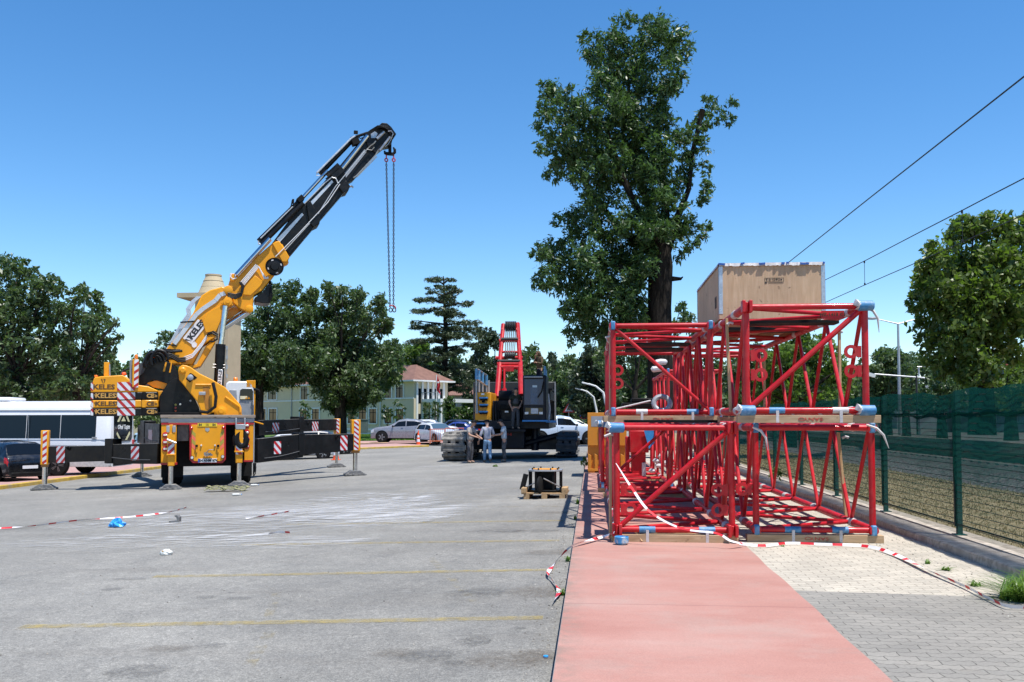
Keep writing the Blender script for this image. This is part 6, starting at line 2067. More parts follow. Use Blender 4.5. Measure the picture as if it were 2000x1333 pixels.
def make_car(kind, paint, label, group, origin, heading, plates=True, scale=1.0, trim=None, windows=True, side_glass=None):
    P = CARS[kind]
    L, W, H = P['L'], P['W'], P['H']
    t = empty('parked_car' if kind != 'van' else 'minibus', origin)
    h = V((heading[0], heading[1], 0)).normalized()
    t.rotation_euler = (0, 0, math.atan2(-h.y, -h.x))
    t.scale = (scale,) * 3
    tag(t, label, 'car' if kind != 'van' else 'minibus', group)
    van = kind == 'van'
    def hw(f):
        return W * interp([(0, .80), (.04, .90), (.15, 1.0), (.85, 1.0), (.96, .93), (1, .86)] if not van else [(0, .82), (.05, .95), (.12, 1), (.97, 1), (1, .95)], f)
    rt = .76 if not van else .90
    def ring(f):
        zt = interp(P['top'], f) * H
        zb = min(interp(P['belt'], f) * H, zt - .02)
        w = hw(f)
        k = smooth(0, .28 * H, zt - zb)
        wr = w * (.93 * (1 - k) + rt * k)
        zl = .15 * H if not van else .11 * H
        e = .02 + (.05 if not van else .26) * k
        return [(0, zt), (wr * .5, zt - .006), (wr * .86, zt - .02 - .2 * e), (wr, zt - e), (w * .97, zb), (w, zb - .10 * (zb - zl)), (w * 1.0, zl + .55 * (zb - zl)), (w * .985, zl + .25 * (zb - zl)), (w * .97, zl + .05), (w * .88, zl), (0, zl)]
    fs_ = sorted(set([0, .004, .012, .03, .05, .08] + [i / 40 for i in range(4, 40)] + [.985, .994, 1] + [x for x, _ in P['top']]))
    mb = MB()
    n = 11
    rows = []
    for f in fs_:
        r = ring(f)
        rows.append([(f * L - L / 2, y, z) for y, z in r] + [(f * L - L / 2, -y, z) for y, z in r[-2:0:-1]])
    m_ = len(rows[0])
    vs = [p for r in rows for p in r]
    fc = [(i * m_ + j, (i + 1) * m_ + j, (i + 1) * m_ + (j + 1) % m_, i * m_ + (j + 1) % m_) for i in range(len(rows) - 1) for j in range(m_)]
    fc.append(tuple(range(m_)))
    fc.append(tuple((len(rows) - 1) * m_ + j for j in range(m_))[::-1])
    mb.add(vs, fc)
    body = mb.build('body', paint, t, ang=48)
    def pt(f, j, s, out=.008):                      # a point on the skin: ring index j (float), side s
        r = ring(f)
        a = int(j)
        b = min(a + 1, n - 1)
        k = j - a
        y, z = r[a][0] * (1 - k) + r[b][0] * k, r[a][1] * (1 - k) + r[b][1] * k
        return V((f * L - L / 2, s * y, z))
    def patch(name, f0, f1, j0, j1, s, mat, nf=8, nj=3, out=.008, parent=None, skew0=0, skew1=0):
        mb = MB()
        vs = []
        for i in range(nf + 1):
            for k in range(nj + 1):
                kk = k / nj
                ff = (f0 + skew0 * (1 - kk)) + ((f1 + skew1 * (1 - kk)) - (f0 + skew0 * (1 - kk))) * i / nf
                vs.append(pt(ff, j0 + (j1 - j0) * kk, s))
        # push outward along the local normal
        N = nj + 1
        outv = []
        for i in range(nf + 1):
            for k in range(N):
                p = vs[i * N + k]
                a = vs[min(i + 1, nf) * N + k] - vs[max(i - 1, 0) * N + k]
                b = vs[i * N + min(k + 1, nj)] - vs[i * N + max(k - 1, 0)]
                nn = a.cross(b)
                if nn.length < 1e-9:
                    outv.append(p)
                    continue
                nn.normalize()
                c = p - V((0, 0, H * .5))
                if nn.dot(V((c.x * .3, c.y, c.z))) < 0:
                    nn = -nn
                outv.append(p + nn * out)
        f = [(i * N + k, (i + 1) * N + k, (i + 1) * N + k + 1, i * N + k + 1) for i in range(nf) for k in range(nj)]
        mb.add(outv, f)
        return mb.build(name, mat, parent or body, ang=60)
    gl = side_glass or M['glass']
    f0, f1 = P['ws']
    d = .006
    for s in (1, -1):
        pass
    def full(name, fa, fb, mat):
        mb = MB()
        vs, nj, nf = [], 10, 6
        for i in range(nf + 1):
            f = fa + (fb - fa) * i / nf
            for k in range(nj + 1):
                jj = -2.75 + 5.5 * k / nj
                p = pt(f, abs(jj), 1 if jj >= 0 else -1)
                vs.append(p)
        N = nj + 1
        ov = []
        for i in range(nf + 1):
            for k in range(N):
                a = vs[min(i + 1, nf) * N + k] - vs[max(i - 1, 0) * N + k]
                b = vs[i * N + min(k + 1, nj)] - vs[i * N + max(k - 1, 0)]
                nn = a.cross(b).normalized()
                if nn.z < 0:
                    nn = -nn
                ov.append(vs[i * N + k] + nn * .007)
        mb.add(ov, [(i * N + k, (i + 1) * N + k, (i + 1) * N + k + 1, i * N + k + 1) for i in range(nf) for k in range(nj)])
        return mb.build(name, mat, body, ang=60)
    M.setdefault('screen', glass('windscreen', (.05, .09, .13), .03))
    full('windscreen', f0 + .004, f1 - .004, M['screen'])
    if P['rw']:
        full('rear_window', P['rw'][0], P['rw'][1], gl)
    ra, rb = P['roof']
    for s in (1, -1):
        if van:
            for a, b in ((.235, .4035), (.406, .5745), (.577, .7455), (.748, .925)):
                patch('side_window', a, b, 3.22, 4.3, s, gl, 6, 2)
        else:
            md = (f0 + .05 + rb) / 2 - .02
            patch('side_window', f0 + .05, md - .006, 3.2, 3.95, s, gl, 6, 2, skew0=.09)
            patch('side_window', md + .006, rb + .02, 3.2, 3.95, s, gl, 6, 2, skew1=-.05)
            patch('sill_trim', .12, .88, 8, 9, s, M['blackmatt'], 6, 1)
            # door seams and handles
            for f in (f0 + .06, md, rb - .03):
                patch('door_seam', f, f + .0018, 4.1, 7.9, s, M['blackmatt'], 1, 4, .003)
            for f in (md - .06, rb - .09):
                q = pt(f, 4.9, s)
                MB().cbox((q.x, q.y + s * .012, q.z), (.16, .022, .022)).build('door_handle', paint, body)
            q = pt(f0 + .07, 4.0, s)
            MB().ball((q.x, q.y + s * .11, q.z + .05), .09, 10, sc=(.7, 1.1, .75)).build('wing_mirror', M['blackmatt'], body)
        hl = (.004, .055, 3.9, 5.6) if not van else (.006, .035, 4.6, 6.0)
        patch('headlight', hl[0], hl[1], hl[2], hl[3], s, M['lamp'], 4, 3, .01)
        tl_ = (.945, .992, 4.2, 5.6) if not van else (.985, .999, 5.2, 6.6)
        patch('tail_light', tl_[0], tl_[1], tl_[2], tl_[3], s, M['redlamp'], 3, 3, .01)
    # bumpers, grille, plates
    zl = .15 * H if not van else .11 * H
    x0 = -L / 2
    MB().box(x0 - .012, x0 + .02, -.5 * W, .5 * W, zl + .10, zl + .26).build('grille', M['blackmatt'], body, bevel=.01)
    MB().box(-x0 - .03, -x0 + .012, -.75 * W, .75 * W, zl + .02, zl + .14).build('rear_bumper', trim or M['blackmatt'], body, bevel=.02)
    for x, zz in ((x0 - .02, zl + .2), (-x0 + .016, zl + (.32 if not van else .3))):
        MB().box(x - .005, x + .005, -.26, .26, zz - .055, zz + .055).build('licence_plate', M['white'], body)
    for fx in (.185, .80) if not van else (.17, .74):
        for s in (1, -1):
            x = fx * L - L / 2
            mb = MB().lathe([(P['r'] * .5, 0), (P['r'] * 1.22, 0), (P['r'] * 1.22, .008), (P['r'] * .5, .008)], (x, s * (W + .004), P['r'] + .03), (0, s, 0), 28)
            mb.build('wheel_arch', M['blackmatt'] if trim is None else trim, body)
            e = MB().lathe([(P['r'] * .62, -.1), (P['r'] * .93, -.1), (P['r'], -.07), (P['r'], .03), (P['r'] * .93, .055), (P['r'] * .66, .05)], (x, s * (W - .02), P['r']), (0, s, 0), 26).build('wheel', M['rubber'], body)
            e.parent = t
            rm = MB().lathe([(P['r'] * .02, .01), (P['r'] * .60, .0), (P['r'] * .67, .04)], (x, s * (W - .02), P['r']), (0, s, 0), 22)
            rm.build('rim_well', M['blackmatt'], e)
            sp = MB().lathe([(.01, .05), (P['r'] * .15, .045), (P['r'] * .16, .02)], (x, s * (W - .02), P['r']), (0, s, 0), 14)
            for k in range(5):
                for dd in (-.12, .12):
                    a = k * 2 * math.pi / 5
                    p = V((x + P['r'] * .12 * math.cos(a + dd * 2), s * (W + .015), P['r'] + P['r'] * .12 * math.sin(a + dd * 2)))
                    q = V((x + P['r'] * .64 * math.cos(a + dd), s * (W + .018), P['r'] + P['r'] * .64 * math.sin(a + dd)))
                    sp.bar(p, q, .03, .025)
            sp.build('rim', M['steel'], e)
    return t
def carpaint(name, col, metal=0.0):
    return pbr(name, col, .28, metal, .04, 2, coat=.8)
cp = dict(silver=carpaint('silver_car_paint', (.24, .25, .28), .25), white=carpaint('white_car_paint', (.60, .62, .66)), black=carpaint('black_car_paint', (.003, .0035, .005)),
          blue=carpaint('blue_car_paint', (.015, .035, .20)), dkblue=carpaint('dark_blue_car_paint', (.02, .03, .06)), pale=carpaint('pale_blue_car_paint', (.46, .54, .66)), red=carpaint('red_car_paint', (.30, .02, .02)),
          grey=carpaint('grey_car_paint', (.16, .17, .18), .4), cream=carpaint('cream_car_paint', (.68, .66, .48)))
GR = 'cars parked around the lot'
def cdir(x, d):                       # direction given in the camera's own right / ahead frame
    v = RV * x + HV * d
    return (v.x, v.y)
def car_at(kind, paint, label, px, py, head, up=.12, **kw):
    p = G(px, py, up)
    p.z = gz(p.x, p.y) + up
    return make_car(kind, cp[paint], label, GR, p, head, **kw)
# minibus at far left
g = G(75, 918, .12)
mbv = make_car('van', M['white'], 'white school minibus with dark side windows parked behind the black outrigger beam', 'vehicles at the left kerb', V((0, 0, 0)), cdir(-1, 0.02), side_glass=M['glass'])
dvan = 35.2
mbv.scale = (1.1, 1.1, 1.1)
pr = at(216, 818, dvan)               # rear left edge of its side
ax = V((cdir(-1, .02)[0], cdir(-1, .02)[1], 0)).normalized()
nrm = V((-ax.y, ax.x, 0))
if nrm.dot(HV) < 0:
    nrm = -nrm
c = V((pr.x, pr.y, 0)) + ax * 3.85 + nrm * 1.1
mbv.location = (c.x, c.y, at(100, 929, dvan).z)
# rear door glass with chevrons and lettering, roof hump, body creases
rear = L_ = 3.5
rz_ = MB().prism([(-.72, 1.28), (-.60, 1.16), (.60, 1.16), (.72, 1.28), (.74, 2.25), (-.74, 2.25)], 3.49, 3.512)
rz_.v = [(v, u, z) for u, v, z in rz_.v]
rw = rz_.build('rear_window', M['glass'], mbv)
M['cream'] = pbr('cream_reflector', (.66, .62, .36), .4)
def rearq(pts, mat, name, x=3.517):
    m_ = MB().prism(pts, x - .004, x)
    m_.v = [(v, u, z) for u, v, z in m_.v]
    return m_.build(name, mat, rw)
rearq([(-.50, 1.85), (-.36, 1.85), (.0, 2.22), (-.0, 2.24), (-.14, 2.24)], M['cream'], 'chevron')
rearq([(.50, 1.85), (.36, 1.85), (.02, 2.2), (.03, 2.24), (.16, 2.24)], M['cream'], 'chevron')
rearq([(-.18, 1.87), (.18, 1.87), (0, 2.03)], M['cream'], 'chevron')
rearq([(.16, 1.20), (.3, 1.2), (.55, 1.42), (.5, 1.5)], M['cream'], 'chevron')
rearq([(-.16, 1.20), (-.3, 1.2), (-.55, 1.42), (-.5, 1.5)], M['cream'], 'chevron')
tx = text('Okul Taşıtı', .21, M['whiteletter'], rw, (3.52, 0, 1.66), 'lettering', (90, 0, 90), bold=.006, shear=.25)
MB().box(-2.4, -.3, -.55, .55, 2.57, 2.72).build('roof_unit', M['white'], mbv, bevel=.08)
for z in (2.24,):
    MB().box(-2.0, 3.3, -.925, -.90, z, z + .018).build('body_crease', M['greysteel'], mbv)
for z in (1.22, 1.02):
    MB().box(-2.4, 3.35, 1.003 - .006, 1.003 + .004, z, z + .016).box(-2.4, 3.35, -1.007, -.997, z, z + .016).build('body_crease', M['greysteel'], mbv)
for s in (-1, 1):
    MB().box(3.42, 3.51, s * .86 - .09, s * .86 + .09, .92, 1.2).build('tail_light', M['redlamp'], mbv, bevel=.02)
    MB().box(3.42, 3.512, s * .86 - .085, s * .86 + .085, .80, .90).build('reverse_light', M['lamp'], mbv)
MB().box(-1.6, 3.45, -.985, -.975, .30, .55).build('side_skirt', M['offwhite'], mbv)
for x in (-1.05, .62):
    MB().box(x, x + .012, -1.008, -1.0, .5, 2.1).build('panel_seam', M['greysteel'], mbv)
MB().box(-3.3, 3.35, -1.012, -1.002, .72, .80).build('rub_strip', M['greysteel'], mbv)
MB().cbox((2.95, -1.01, 1.3), (.16, .03, .05)).build('door_handle', M['greysteel'], mbv)
car_at('hatch', 'black', 'black hatchback at the far left, its tail next to a yellow outrigger post', 10, 938, cdir(-.78, .62))
car_at('sedan', 'grey', 'dark grey car at the left edge of the view, only its nose showing', -106, 944, cdir(.93, -.36))
car_at('suv', 'red', 'red car roof glimpsed between minibus and crane truck', 322, 886, cdir(-.8, .6))
car_at('hatch', 'pale', 'pale blue hatchback just left of the crane truck, behind the far outrigger', 292, 893, cdir(.5, -.86))
car_at('sedan', 'white', 'white sedan half hidden behind the right outrigger beams', 578, 897, cdir(.98, .18), up=0)
car_at('hatch', 'dkblue', 'dark blue hatchback beyond the white sedan, behind the right outrigger post', 628, 888, cdir(.96, .28), up=0)
car_at('crossover', 'silver', 'silver crossover parked side-on by the lawn, behind a traffic cone', 788, 863.5, cdir(-1, .05), scale=1.08)
car_at('hatch', 'grey', 'grey hatchback mostly hidden behind the silver crossover', 800, 859.5, cdir(-.9, .42))
car_at('suv', 'white', 'white car with a long roof behind the silver crossover', 842, 858, cdir(1, -.1))
car_at('hatch', 'white', 'white hatchback facing the camera beside the orange barriers', 852, 866, cdir(.55, -.84))
car_at('sedan', 'blue', 'blue sedan behind the orange barriers, left of the crawler crane', 892, 856, cdir(-1, .1))
car_at('suv', 'dkblue', 'dark estate car behind the blue sedan', 886, 852, cdir(-1, .15))
car_at('suv', 'pale', 'pale blue-white car parked side-on behind the right crawler track', 1097, 869, cdir(1, .12), up=0, scale=1.15)
car_at('suv', 'cream', 'cream coloured car in the row behind the pale blue-white car', 1120, 852, cdir(.9, .3), up=0)
car_at('sedan', 'white', 'white sedan in the row beside the orange steel box', 1128, 858, cdir(1, .1), up=0)
car_at('suv', 'white', 'white car farthest back in the row under the warning sign', 1092, 850, cdir(.95, .3), up=0)
# ================================================================== trees
def leafmat(name, c0, c1, trans=(0.10, 0.19, 0.03), tw=0.28, rough=.42):
    m = NT(name)
    gi = m.n('NewGeometry')
    c = m.ramp(gi.outputs['Random Per Island'], [(0.0, c0), (0.6, tuple((a + b) / 2 for a, b in zip(c0, c1))), (1.0, c1)])
    c = m.mix(1.0, c, m.ramp(m.noise(0.55, 3), [(0.3, 0.72), (0.7, 1.18)]), 'MULTIPLY')
    m.l(c, m.b.inputs['Base Color'])
    m.set(Roughness=rough)
    m.b.inputs['Specular IOR Level'].default_value = .42
    tl = m.n('BsdfTranslucent')
    tl.inputs['Color'].default_value = (*trans, 1)
    ms = m.n('MixShader')
    ms.inputs[0].default_value = tw
    m.l(m.b.outputs[0], ms.inputs[1])
    m.l(tl.outputs[0], ms.inputs[2])
    m.l(ms.outputs[0], m.out.inputs['Surface'])
    return m.mat
LEAF = dict(
    ash=leafmat('ash_leaves', (.018, .044, .015), (.095, .170, .052), (.09, .19, .03), .3),
    dark=leafmat('dark_broad_leaves', (.028, .058, .022), (.095, .145, .055)),
    mid=leafmat('plane_leaves', (.034, .066, .026), (.125, .175, .068)),
    bright=leafmat('bright_leaves', (.045, .095, .018), (.145, .215, .045), (.16, .30, .03), .35),
    maple=leafmat('maple_leaves', (.040, .078, .014), (.165, .215, .050), (.14, .26, .02), .34),
    cedar=leafmat('cedar_needles', (.040, .064, .034), (.115, .145, .068), (.05, .08, .02), .15),
    pine=leafmat('pine_needles', (.018, .036, .018), (.058, .085, .035), (.05, .08, .02), .15),
    hedge=leafmat('hedge_leaves', (.03, .065, .015), (.085, .135, .035)))
def barkmat(name, c0, c1, sc):
    m = NT(name)
    r_ = m.noise(sc, 7, .65, stretch=(5, 5, .9), dist=.5)
    m.l(m.ramp(r_, [(.32, c0), (.62, c1)]), m.b.inputs['Base Color'])
    m.set(Roughness=1.0)
    m.b.inputs['Specular IOR Level'].default_value = .1
    m.bump(r_, 1.0, .06)
    return m.mat
M['bark'] = barkmat('bark', (.014, .011, .009), (.06, .05, .042), 2.0)
M['barkdark'] = barkmat('dark_bark', (.004, .0035, .003), (.030, .025, .021), 2.0)
def leaf_cloud(clumps, ls, dens, seed, aspect=.42, flat=0.0, droop=.25):
    """clumps: list of (center, (rx, ry, rz)); returns vertex and face arrays of leaf quads"""
    g = np.random.default_rng(seed)
    Vs = []
    for c, r in clumps:
        r = np.array(r, float)
        R_ = (r[0] * r[1] * r[2]) ** (1 / 3)
        n = int(dens * (R_ / ls) ** 2) + 4
        ns = max(7, int(16 + 5 * R_ / (5 * ls)))
        # twig tufts spread over the clump
        d = g.normal(size=(ns, 3))
        d /= np.linalg.norm(d, axis=1)[:, None]
        rad = g.uniform(.25, 1.0, ns) ** .6
        tuft = d * rad[:, None] * r * .82
        tr = g.uniform(.14, .32, ns)
        pick = g.integers(0, ns, n)
        off = g.normal(size=(n, 3)) * (tr[pick] * .62)[:, None] * r
        p = np.array(c) + tuft[pick] + off
        a = g.normal(size=(n, 3))
        a[:, 2] -= droop
        a[:, 2] *= (1 - flat)
        out = (tuft[pick] + off) / r
        a += out * .8
        a /= np.linalg.norm(a, axis=1)[:, None] + 1e-9
        b = g.normal(size=(n, 3))
        if flat:
            b[:, 2] *= (1 - flat)
        b -= a * (a * b).sum(1)[:, None]
        b /= np.linalg.norm(b, axis=1)[:, None] + 1e-9
        s = ls * g.uniform(.4, 1.55, n)[:, None]
        nrm = np.cross(a, b)
        v0 = p - a * s * .5
        v1 = p + b * s * aspect * .5 + nrm * s * .06
        v2 = p + a * s * .5 - np.array([0, 0, 1]) * s * .08
        v3 = p - b * s * aspect * .5 + nrm * s * .06
        Vs.append(np.stack([v0, v1, v2, v3], 1).reshape(-1, 3))
    return np.concatenate(Vs)
def leaf_object(name, verts, mat, parent):
    n = len(verts) // 4
    me = bpy.data.meshes.new(name)
    me.vertices.add(len(verts))
    me.vertices.foreach_set('co', verts.astype(np.float32).ravel())
    me.loops.add(n * 4)
    me.loops.foreach_set('vertex_index', np.arange(n * 4, dtype=np.int32))
    me.polygons.add(n)
    me.polygons.foreach_set('loop_start', np.arange(0, n * 4, 4, dtype=np.int32))
    me.polygons.foreach_set('loop_total', np.full(n, 4, dtype=np.int32))
    me.materials.append(mat)
    me.update(calc_edges=True)
    o = bpy.data.objects.new(name, me)
    COL.objects.link(o)
    o.parent = parent
    return o
def limb_path(a, b, r0, r1, bend, rr):
    pts = []
    n = 5
    side = V((rr.uniform(-1, 1), rr.uniform(-1, 1), .3)) * bend
    for i in range(n + 1):
        t = i / n
        pts.append(a.lerp(b, t) + side * math.sin(math.pi * t) * (b - a).length)
    return pts, [r0 + (r1 - r0) * i / n for i in range(n + 1)]
def px_tree(name, label, cat, base, d, clumps, leaf, ls, dens=34, trunk_r=.3, fork=None, jit=.5, seed=1, group=None, bark='bark', limbs=True, squash=1.0, back=True, aspect=.42, flat=0.0, trunk_pts=None, extra_limbs=()):
    rr = random.Random(seed)
    b = at(base[0], base[1], d)
    t = empty(name, b)
    tag(t, label, cat, group)
    cl = []
    ppm = F / d
    for c in clumps:
        px, py, rp = c[:3]
        dd = c[3] if len(c) > 3 else rr.uniform(-jit, jit)
        R_ = rp / ppm
        ctr = at(px, py, d + dd) - b
        cl.append((tuple(ctr), (R_, R_, R_ * squash)))
        if back and rp / ppm > .5:
            c2 = at(px, py, d + dd) + HV * (R_ * 1.1) - b
            cl.append((tuple(c2), (R_ * .85, R_ * .85, R_ * .85 * squash)))
    leaf_object('crown', leaf_cloud(cl, ls, dens, seed, aspect, flat), LEAF[leaf], t)
    mb = MB()
    fk = V(fork) if fork is not None else V((0, 0, max(c[0][2] for c in cl) * .35))
    if fork is not None and len(fork) == 2:
        fk = at(fork[0], fork[1], d) - b
    pts = [at(x, y, d) - b for x, y, _ in trunk_pts] if trunk_pts else [V((0, 0, -.3)), V((0, 0, fk.z * .5)), fk]
    rs = [w / ppm for _, _, w in trunk_pts] if trunk_pts else [trunk_r * 1.25, trunk_r, trunk_r * .8]
    mb.path(pts, rs, n=14)
    top = pts[-1]
    if limbs:
        for i, (c, r) in enumerate(cl[::2] if back else cl):
            if rr.random() < .75:
                ps, rs2 = limb_path(top + V((0, 0, -.1 * rr.random())), V(c), rs[-1] * rr.uniform(.22, .45), .02, .09, rr)
                mb.path(ps, rs2, n=7)
    for lp in extra_limbs:
        mb.path([at(x, y, d + (q[3] if len(q) > 3 else 0)) - b for q in lp for x, y in [(q[0], q[1])]], [q[2] / ppm for q in lp], n=9)
    mb.build('trunk', M[bark], t)
    return t

# --- the big ash tree behind the boom stack
big = [(1215, 75, 45), (1275, 60, 42), (1320, 85, 38), (1165, 95, 36), (1200, 125, 50), (1260, 120, 52), (1310, 145, 45), (1180, 170, 45), (1235, 180, 55), (1295, 195, 40), (1335, 110, 22), (1145, 75, 20), (1230, 40, 22), (1290, 55, 26), (1330, 65, 22),
       (1075, 175, 32), (1110, 205, 42), (1065, 215, 26), (1150, 235, 48), (1200, 250, 52), (1250, 245, 48), (1300, 240, 30), (1055, 250, 22), (1095, 260, 42), (1145, 290, 50), (1200, 300, 50), (1060, 290, 24), (1100, 315, 36), (1080, 340, 24), (1140, 340, 36), (1255, 300, 48), (1230, 345, 40), (1290, 320, 44), (1330, 270, 30), (1310, 360, 36), (1270, 370, 36),
       (1385, 200, 20), (1405, 225, 24), (1430, 200, 16), (1372, 240, 26), (1425, 235, 16), (1370, 285, 24), (1345, 310, 26), (1378, 330, 20), (1355, 260, 24), (1380, 365, 18), (1365, 395, 14), (1340, 350, 24), (1378, 380, 20),
       (1180, 385, 34), (1150, 400, 34), (1215, 395, 24), (1120, 425, 30), (1085, 430, 18), (1165, 435, 36), (1195, 455, 34), (1130, 460, 30), (1055, 495, 26), (1090, 490, 36), (1140, 500, 44), (1190, 505, 42), (1230, 490, 30), (1065, 545, 30), (1110, 545, 46), (1160, 560, 48), (1205, 560, 42), (1240, 540, 30), (1050, 555, 18), (1120, 605, 34), (1165, 615, 40), (1210, 610, 34), (1115, 650, 24), (1145, 650, 28), (1100, 600, 16), (1115, 670, 12),
       (1340, 440, 30), (1365, 455, 24), (1385, 440, 14), (1350, 480, 24), (1320, 450, 30), (1300, 420, 30), (1330, 500, 16), (1270, 430, 30), (1255, 460, 28), (1220, 640, 28), (1240, 590, 26), (1175, 650, 26), (1215, 505, 30), (1250, 520, 40), (1280, 440, 34), (1310, 470, 26), (1265, 490, 34), (1235, 560, 40), (1245, 620, 34), (1225, 430, 34), (1260, 410, 34), (1200, 660, 30), (1180, 345, 40), (1215, 210, 40), (1290, 290, 40), (1240, 270, 44), (1275, 520, 22, -1.3), (1300, 450, 26, -1.3), (1265, 455, 26, -1.3), (1325, 400, 22, -1.0), (1290, 380, 30, -1), (1215, 450, 26, -1), (1180, 520, 34, -.8), (1150, 590, 40, -.6), (1220, 590, 34, -.8), (1085, 520, 26), (1265, 340, 30, -1), (1120, 290, 34)]
px_tree('ash_tree', 'tallest tree, dark green ash with a thick dark trunk rising behind the boom stack', 'tree', (1290, 855), 36.5, big, 'ash', .20, 34, trunk_pts=[(1288, 880, 30), (1290, 790, 26), (1289, 700, 24), (1288, 600, 23), (1290, 520, 24), (1288, 470, 20), (1278, 445, 13)], jit=.9, seed=5, bark='barkdark', aspect=.34,
        extra_limbs=(((1278, 480, 15), (1262, 440, 8), (1235, 390, 7), (1215, 345, 6), (1200, 300, 5), (1180, 240, 3, .6)), ((1295, 480, 14), (1300, 400, 8, .8), (1290, 320, 6, 1), (1285, 230, 5, 1), (1290, 160, 3, 1)), ((1300, 490, 12), (1325, 420, 7), (1345, 370, 5), (1352, 300, 4.5), (1366, 240, 4.5), (1372, 215, 6)),
                     ((1270, 490, 12, .6), (1220, 455, 7, 1), (1180, 410, 6, 1), (1140, 350, 5, 1), (1115, 300, 3, 1)), ((1265, 540, 10), (1200, 520, 5), (1120, 500, 3)), ((1285, 640, 9), (1250, 590, 5), (1200, 570, 3)), ((1280, 450, 8, .8), (1245, 330, 5, 1.2), (1230, 220, 4, 1.2), (1225, 130, 2, 1.2)), ((1300, 545, 7), (1330, 545, 3), (1334, 541, 1))), limbs=False, squash=1.0)
for k in range(1):
    pass
# second leafy tree seen low behind it
px_tree('field_maple', 'light green small leaved tree low behind the ash trunk', 'tree', (1240, 850), 55, [(1190, 660, 28), (1225, 640, 26), (1260, 650, 26), (1330, 600, 16), (1345, 620, 18), (1325, 640, 20), (1350, 650, 14), (1215, 690, 30), (1180, 700, 26), (1250, 700, 28), (1290, 660, 22), (1200, 740, 30), (1240, 745, 30), (1280, 720, 22)], 'mid', .30, 26, .22, jit=1.5, seed=6)
# --- the round maple at the right
mp_ = [(1880, 450, 34), (1930, 445, 36), (1985, 450, 40), (2040, 460, 50), (1835, 500, 40), (1890, 505, 55), (1950, 500, 55), (2010, 520, 60), (1820, 545, 36), (1860, 560, 55), (1920, 570, 60), (1985, 590, 60), (2060, 560, 60), (1800, 590, 26), (1845, 620, 50), (1905, 640, 55), (1965, 650, 50), (2030, 650, 55), (1830, 670, 38), (1875, 690, 44), (1930, 700, 40), (1985, 690, 30), (1820, 705, 22), (1855, 725, 26), (1900, 735, 26), (1940, 730, 22), (1785, 580, 14), (1880, 430, 14), (1805, 520, 18), (1865, 440, 14), (1970, 425, 16), (1925, 425, 14), (1905, 440, 24), (2010, 430, 24)]
px_tree('maple_tree', 'round leafy green maple at the right edge beyond the railway fence', 'tree', (1918, 840), 40, mp_ + [(1920, 700, 40, -1.6), (1900, 735, 28, -1.6), (1940, 740, 24, -1.6), (1880, 660, 44, -1.6), (1960, 600, 50, -1.6), (1900, 600, 50, -1.8), (1850, 560, 40, -1.6), (1950, 520, 50, -1.6)], 'maple', .25, 34, .42, trunk_pts=[(1918, 850, 26), (1917, 760, 22), (1914, 700, 20), (1912, 640, 14)], jit=1.6, seed=9, aspect=.5, bark='barkdark')
# --- broad trees in front of the building
m1 = [(520, 575, 22), (560, 580, 30), (600, 585, 26), (500, 620, 34), (545, 625, 44), (595, 630, 40), (480, 660, 30), (520, 670, 44), (575, 680, 48), (615, 675, 36), (470, 700, 28), (500, 720, 36), (550, 730, 40), (535, 560, 14), (575, 560, 16), (610, 570, 14), (640, 660, 30), (625, 610, 26)]
px_tree('plane_tree', 'left plane tree of two, hanging over the red roof behind the crane truck', 'tree', (505, 850), 80, m1 + [(485, 740, 34), (520, 745, 30), (590, 715, 34), (625, 700, 34), (610, 740, 24), (560, 690, 44), (500, 690, 40), (480, 770, 26)], 'dark', .36, 40, .5, jit=2.5, seed=11, group='broad trees before the building', trunk_pts=[(505, 858, 12), (505, 790, 9), (510, 720, 7)])
m2 = [(650, 575, 26), (690, 590, 32), (665, 610, 36), (735, 600, 20), (745, 585, 16), (700, 640, 44), (650, 660, 44), (745, 640, 28), (760, 630, 14), (680, 690, 48), (730, 690, 44), (765, 680, 24), (775, 700, 20), (640, 700, 40), (620, 720, 36), (665, 735, 44), (715, 735, 40), (755, 735, 24), (640, 765, 34), (675, 775, 34), (735, 750, 28), (690, 790, 22), (655, 790, 22), (640, 560, 14), (670, 565, 14), (775, 720, 18), (750, 755, 16), (700, 575, 16), (740, 615, 20)]
px_tree('plane_tree', 'broad plane tree in the middle, hiding the centre of the pale green building', 'tree', (665, 850), 82, m2 + [(615, 700, 36), (690, 740, 44), (740, 720, 36), (765, 720, 22), (700, 770, 34), (650, 790, 26), (625, 690, 34), (770, 740, 18), (730, 770, 24)], 'mid', .36, 40, .55, jit=2.5, seed=12, group='broad trees before the building', trunk_pts=[(665, 858, 13), (665, 800, 11), (668, 740, 8)])
# --- trees behind the minibus
l1 = [(20, 520, 24), (50, 535, 24), (-20, 520, 40), (10, 560, 40), (60, 570, 36), (95, 560, 26), (-30, 590, 50), (30, 610, 48), (85, 610, 40), (120, 600, 24), (0, 660, 50), (60, 670, 50), (-40, 670, 40), (110, 660, 36), (20, 720, 46), (80, 730, 46), (-20, 740, 40), (60, 770, 36), (10, 780, 36), (45, 510, 12), (75, 545, 16), (105, 545, 12)]
px_tree('linden_tree', 'tall dark linden tree at the left edge, behind the white minibus', 'tree', (30, 860), 52, l1, 'dark', .30, 30, .4, jit=2, seed=13, group='trees behind the minibus')
l2 = [(150, 580, 24), (180, 590, 24), (195, 610, 20), (140, 620, 34), (185, 635, 32), (215, 640, 16), (225, 665, 14), (235, 655, 8), (160, 670, 40), (205, 680, 24), (120, 700, 40), (175, 715, 40), (215, 705, 18), (140, 750, 40), (190, 755, 34), (110, 765, 34), (215, 745, 22), (165, 560, 12), (190, 575, 10), (228, 630, 8), (225, 710, 10)]
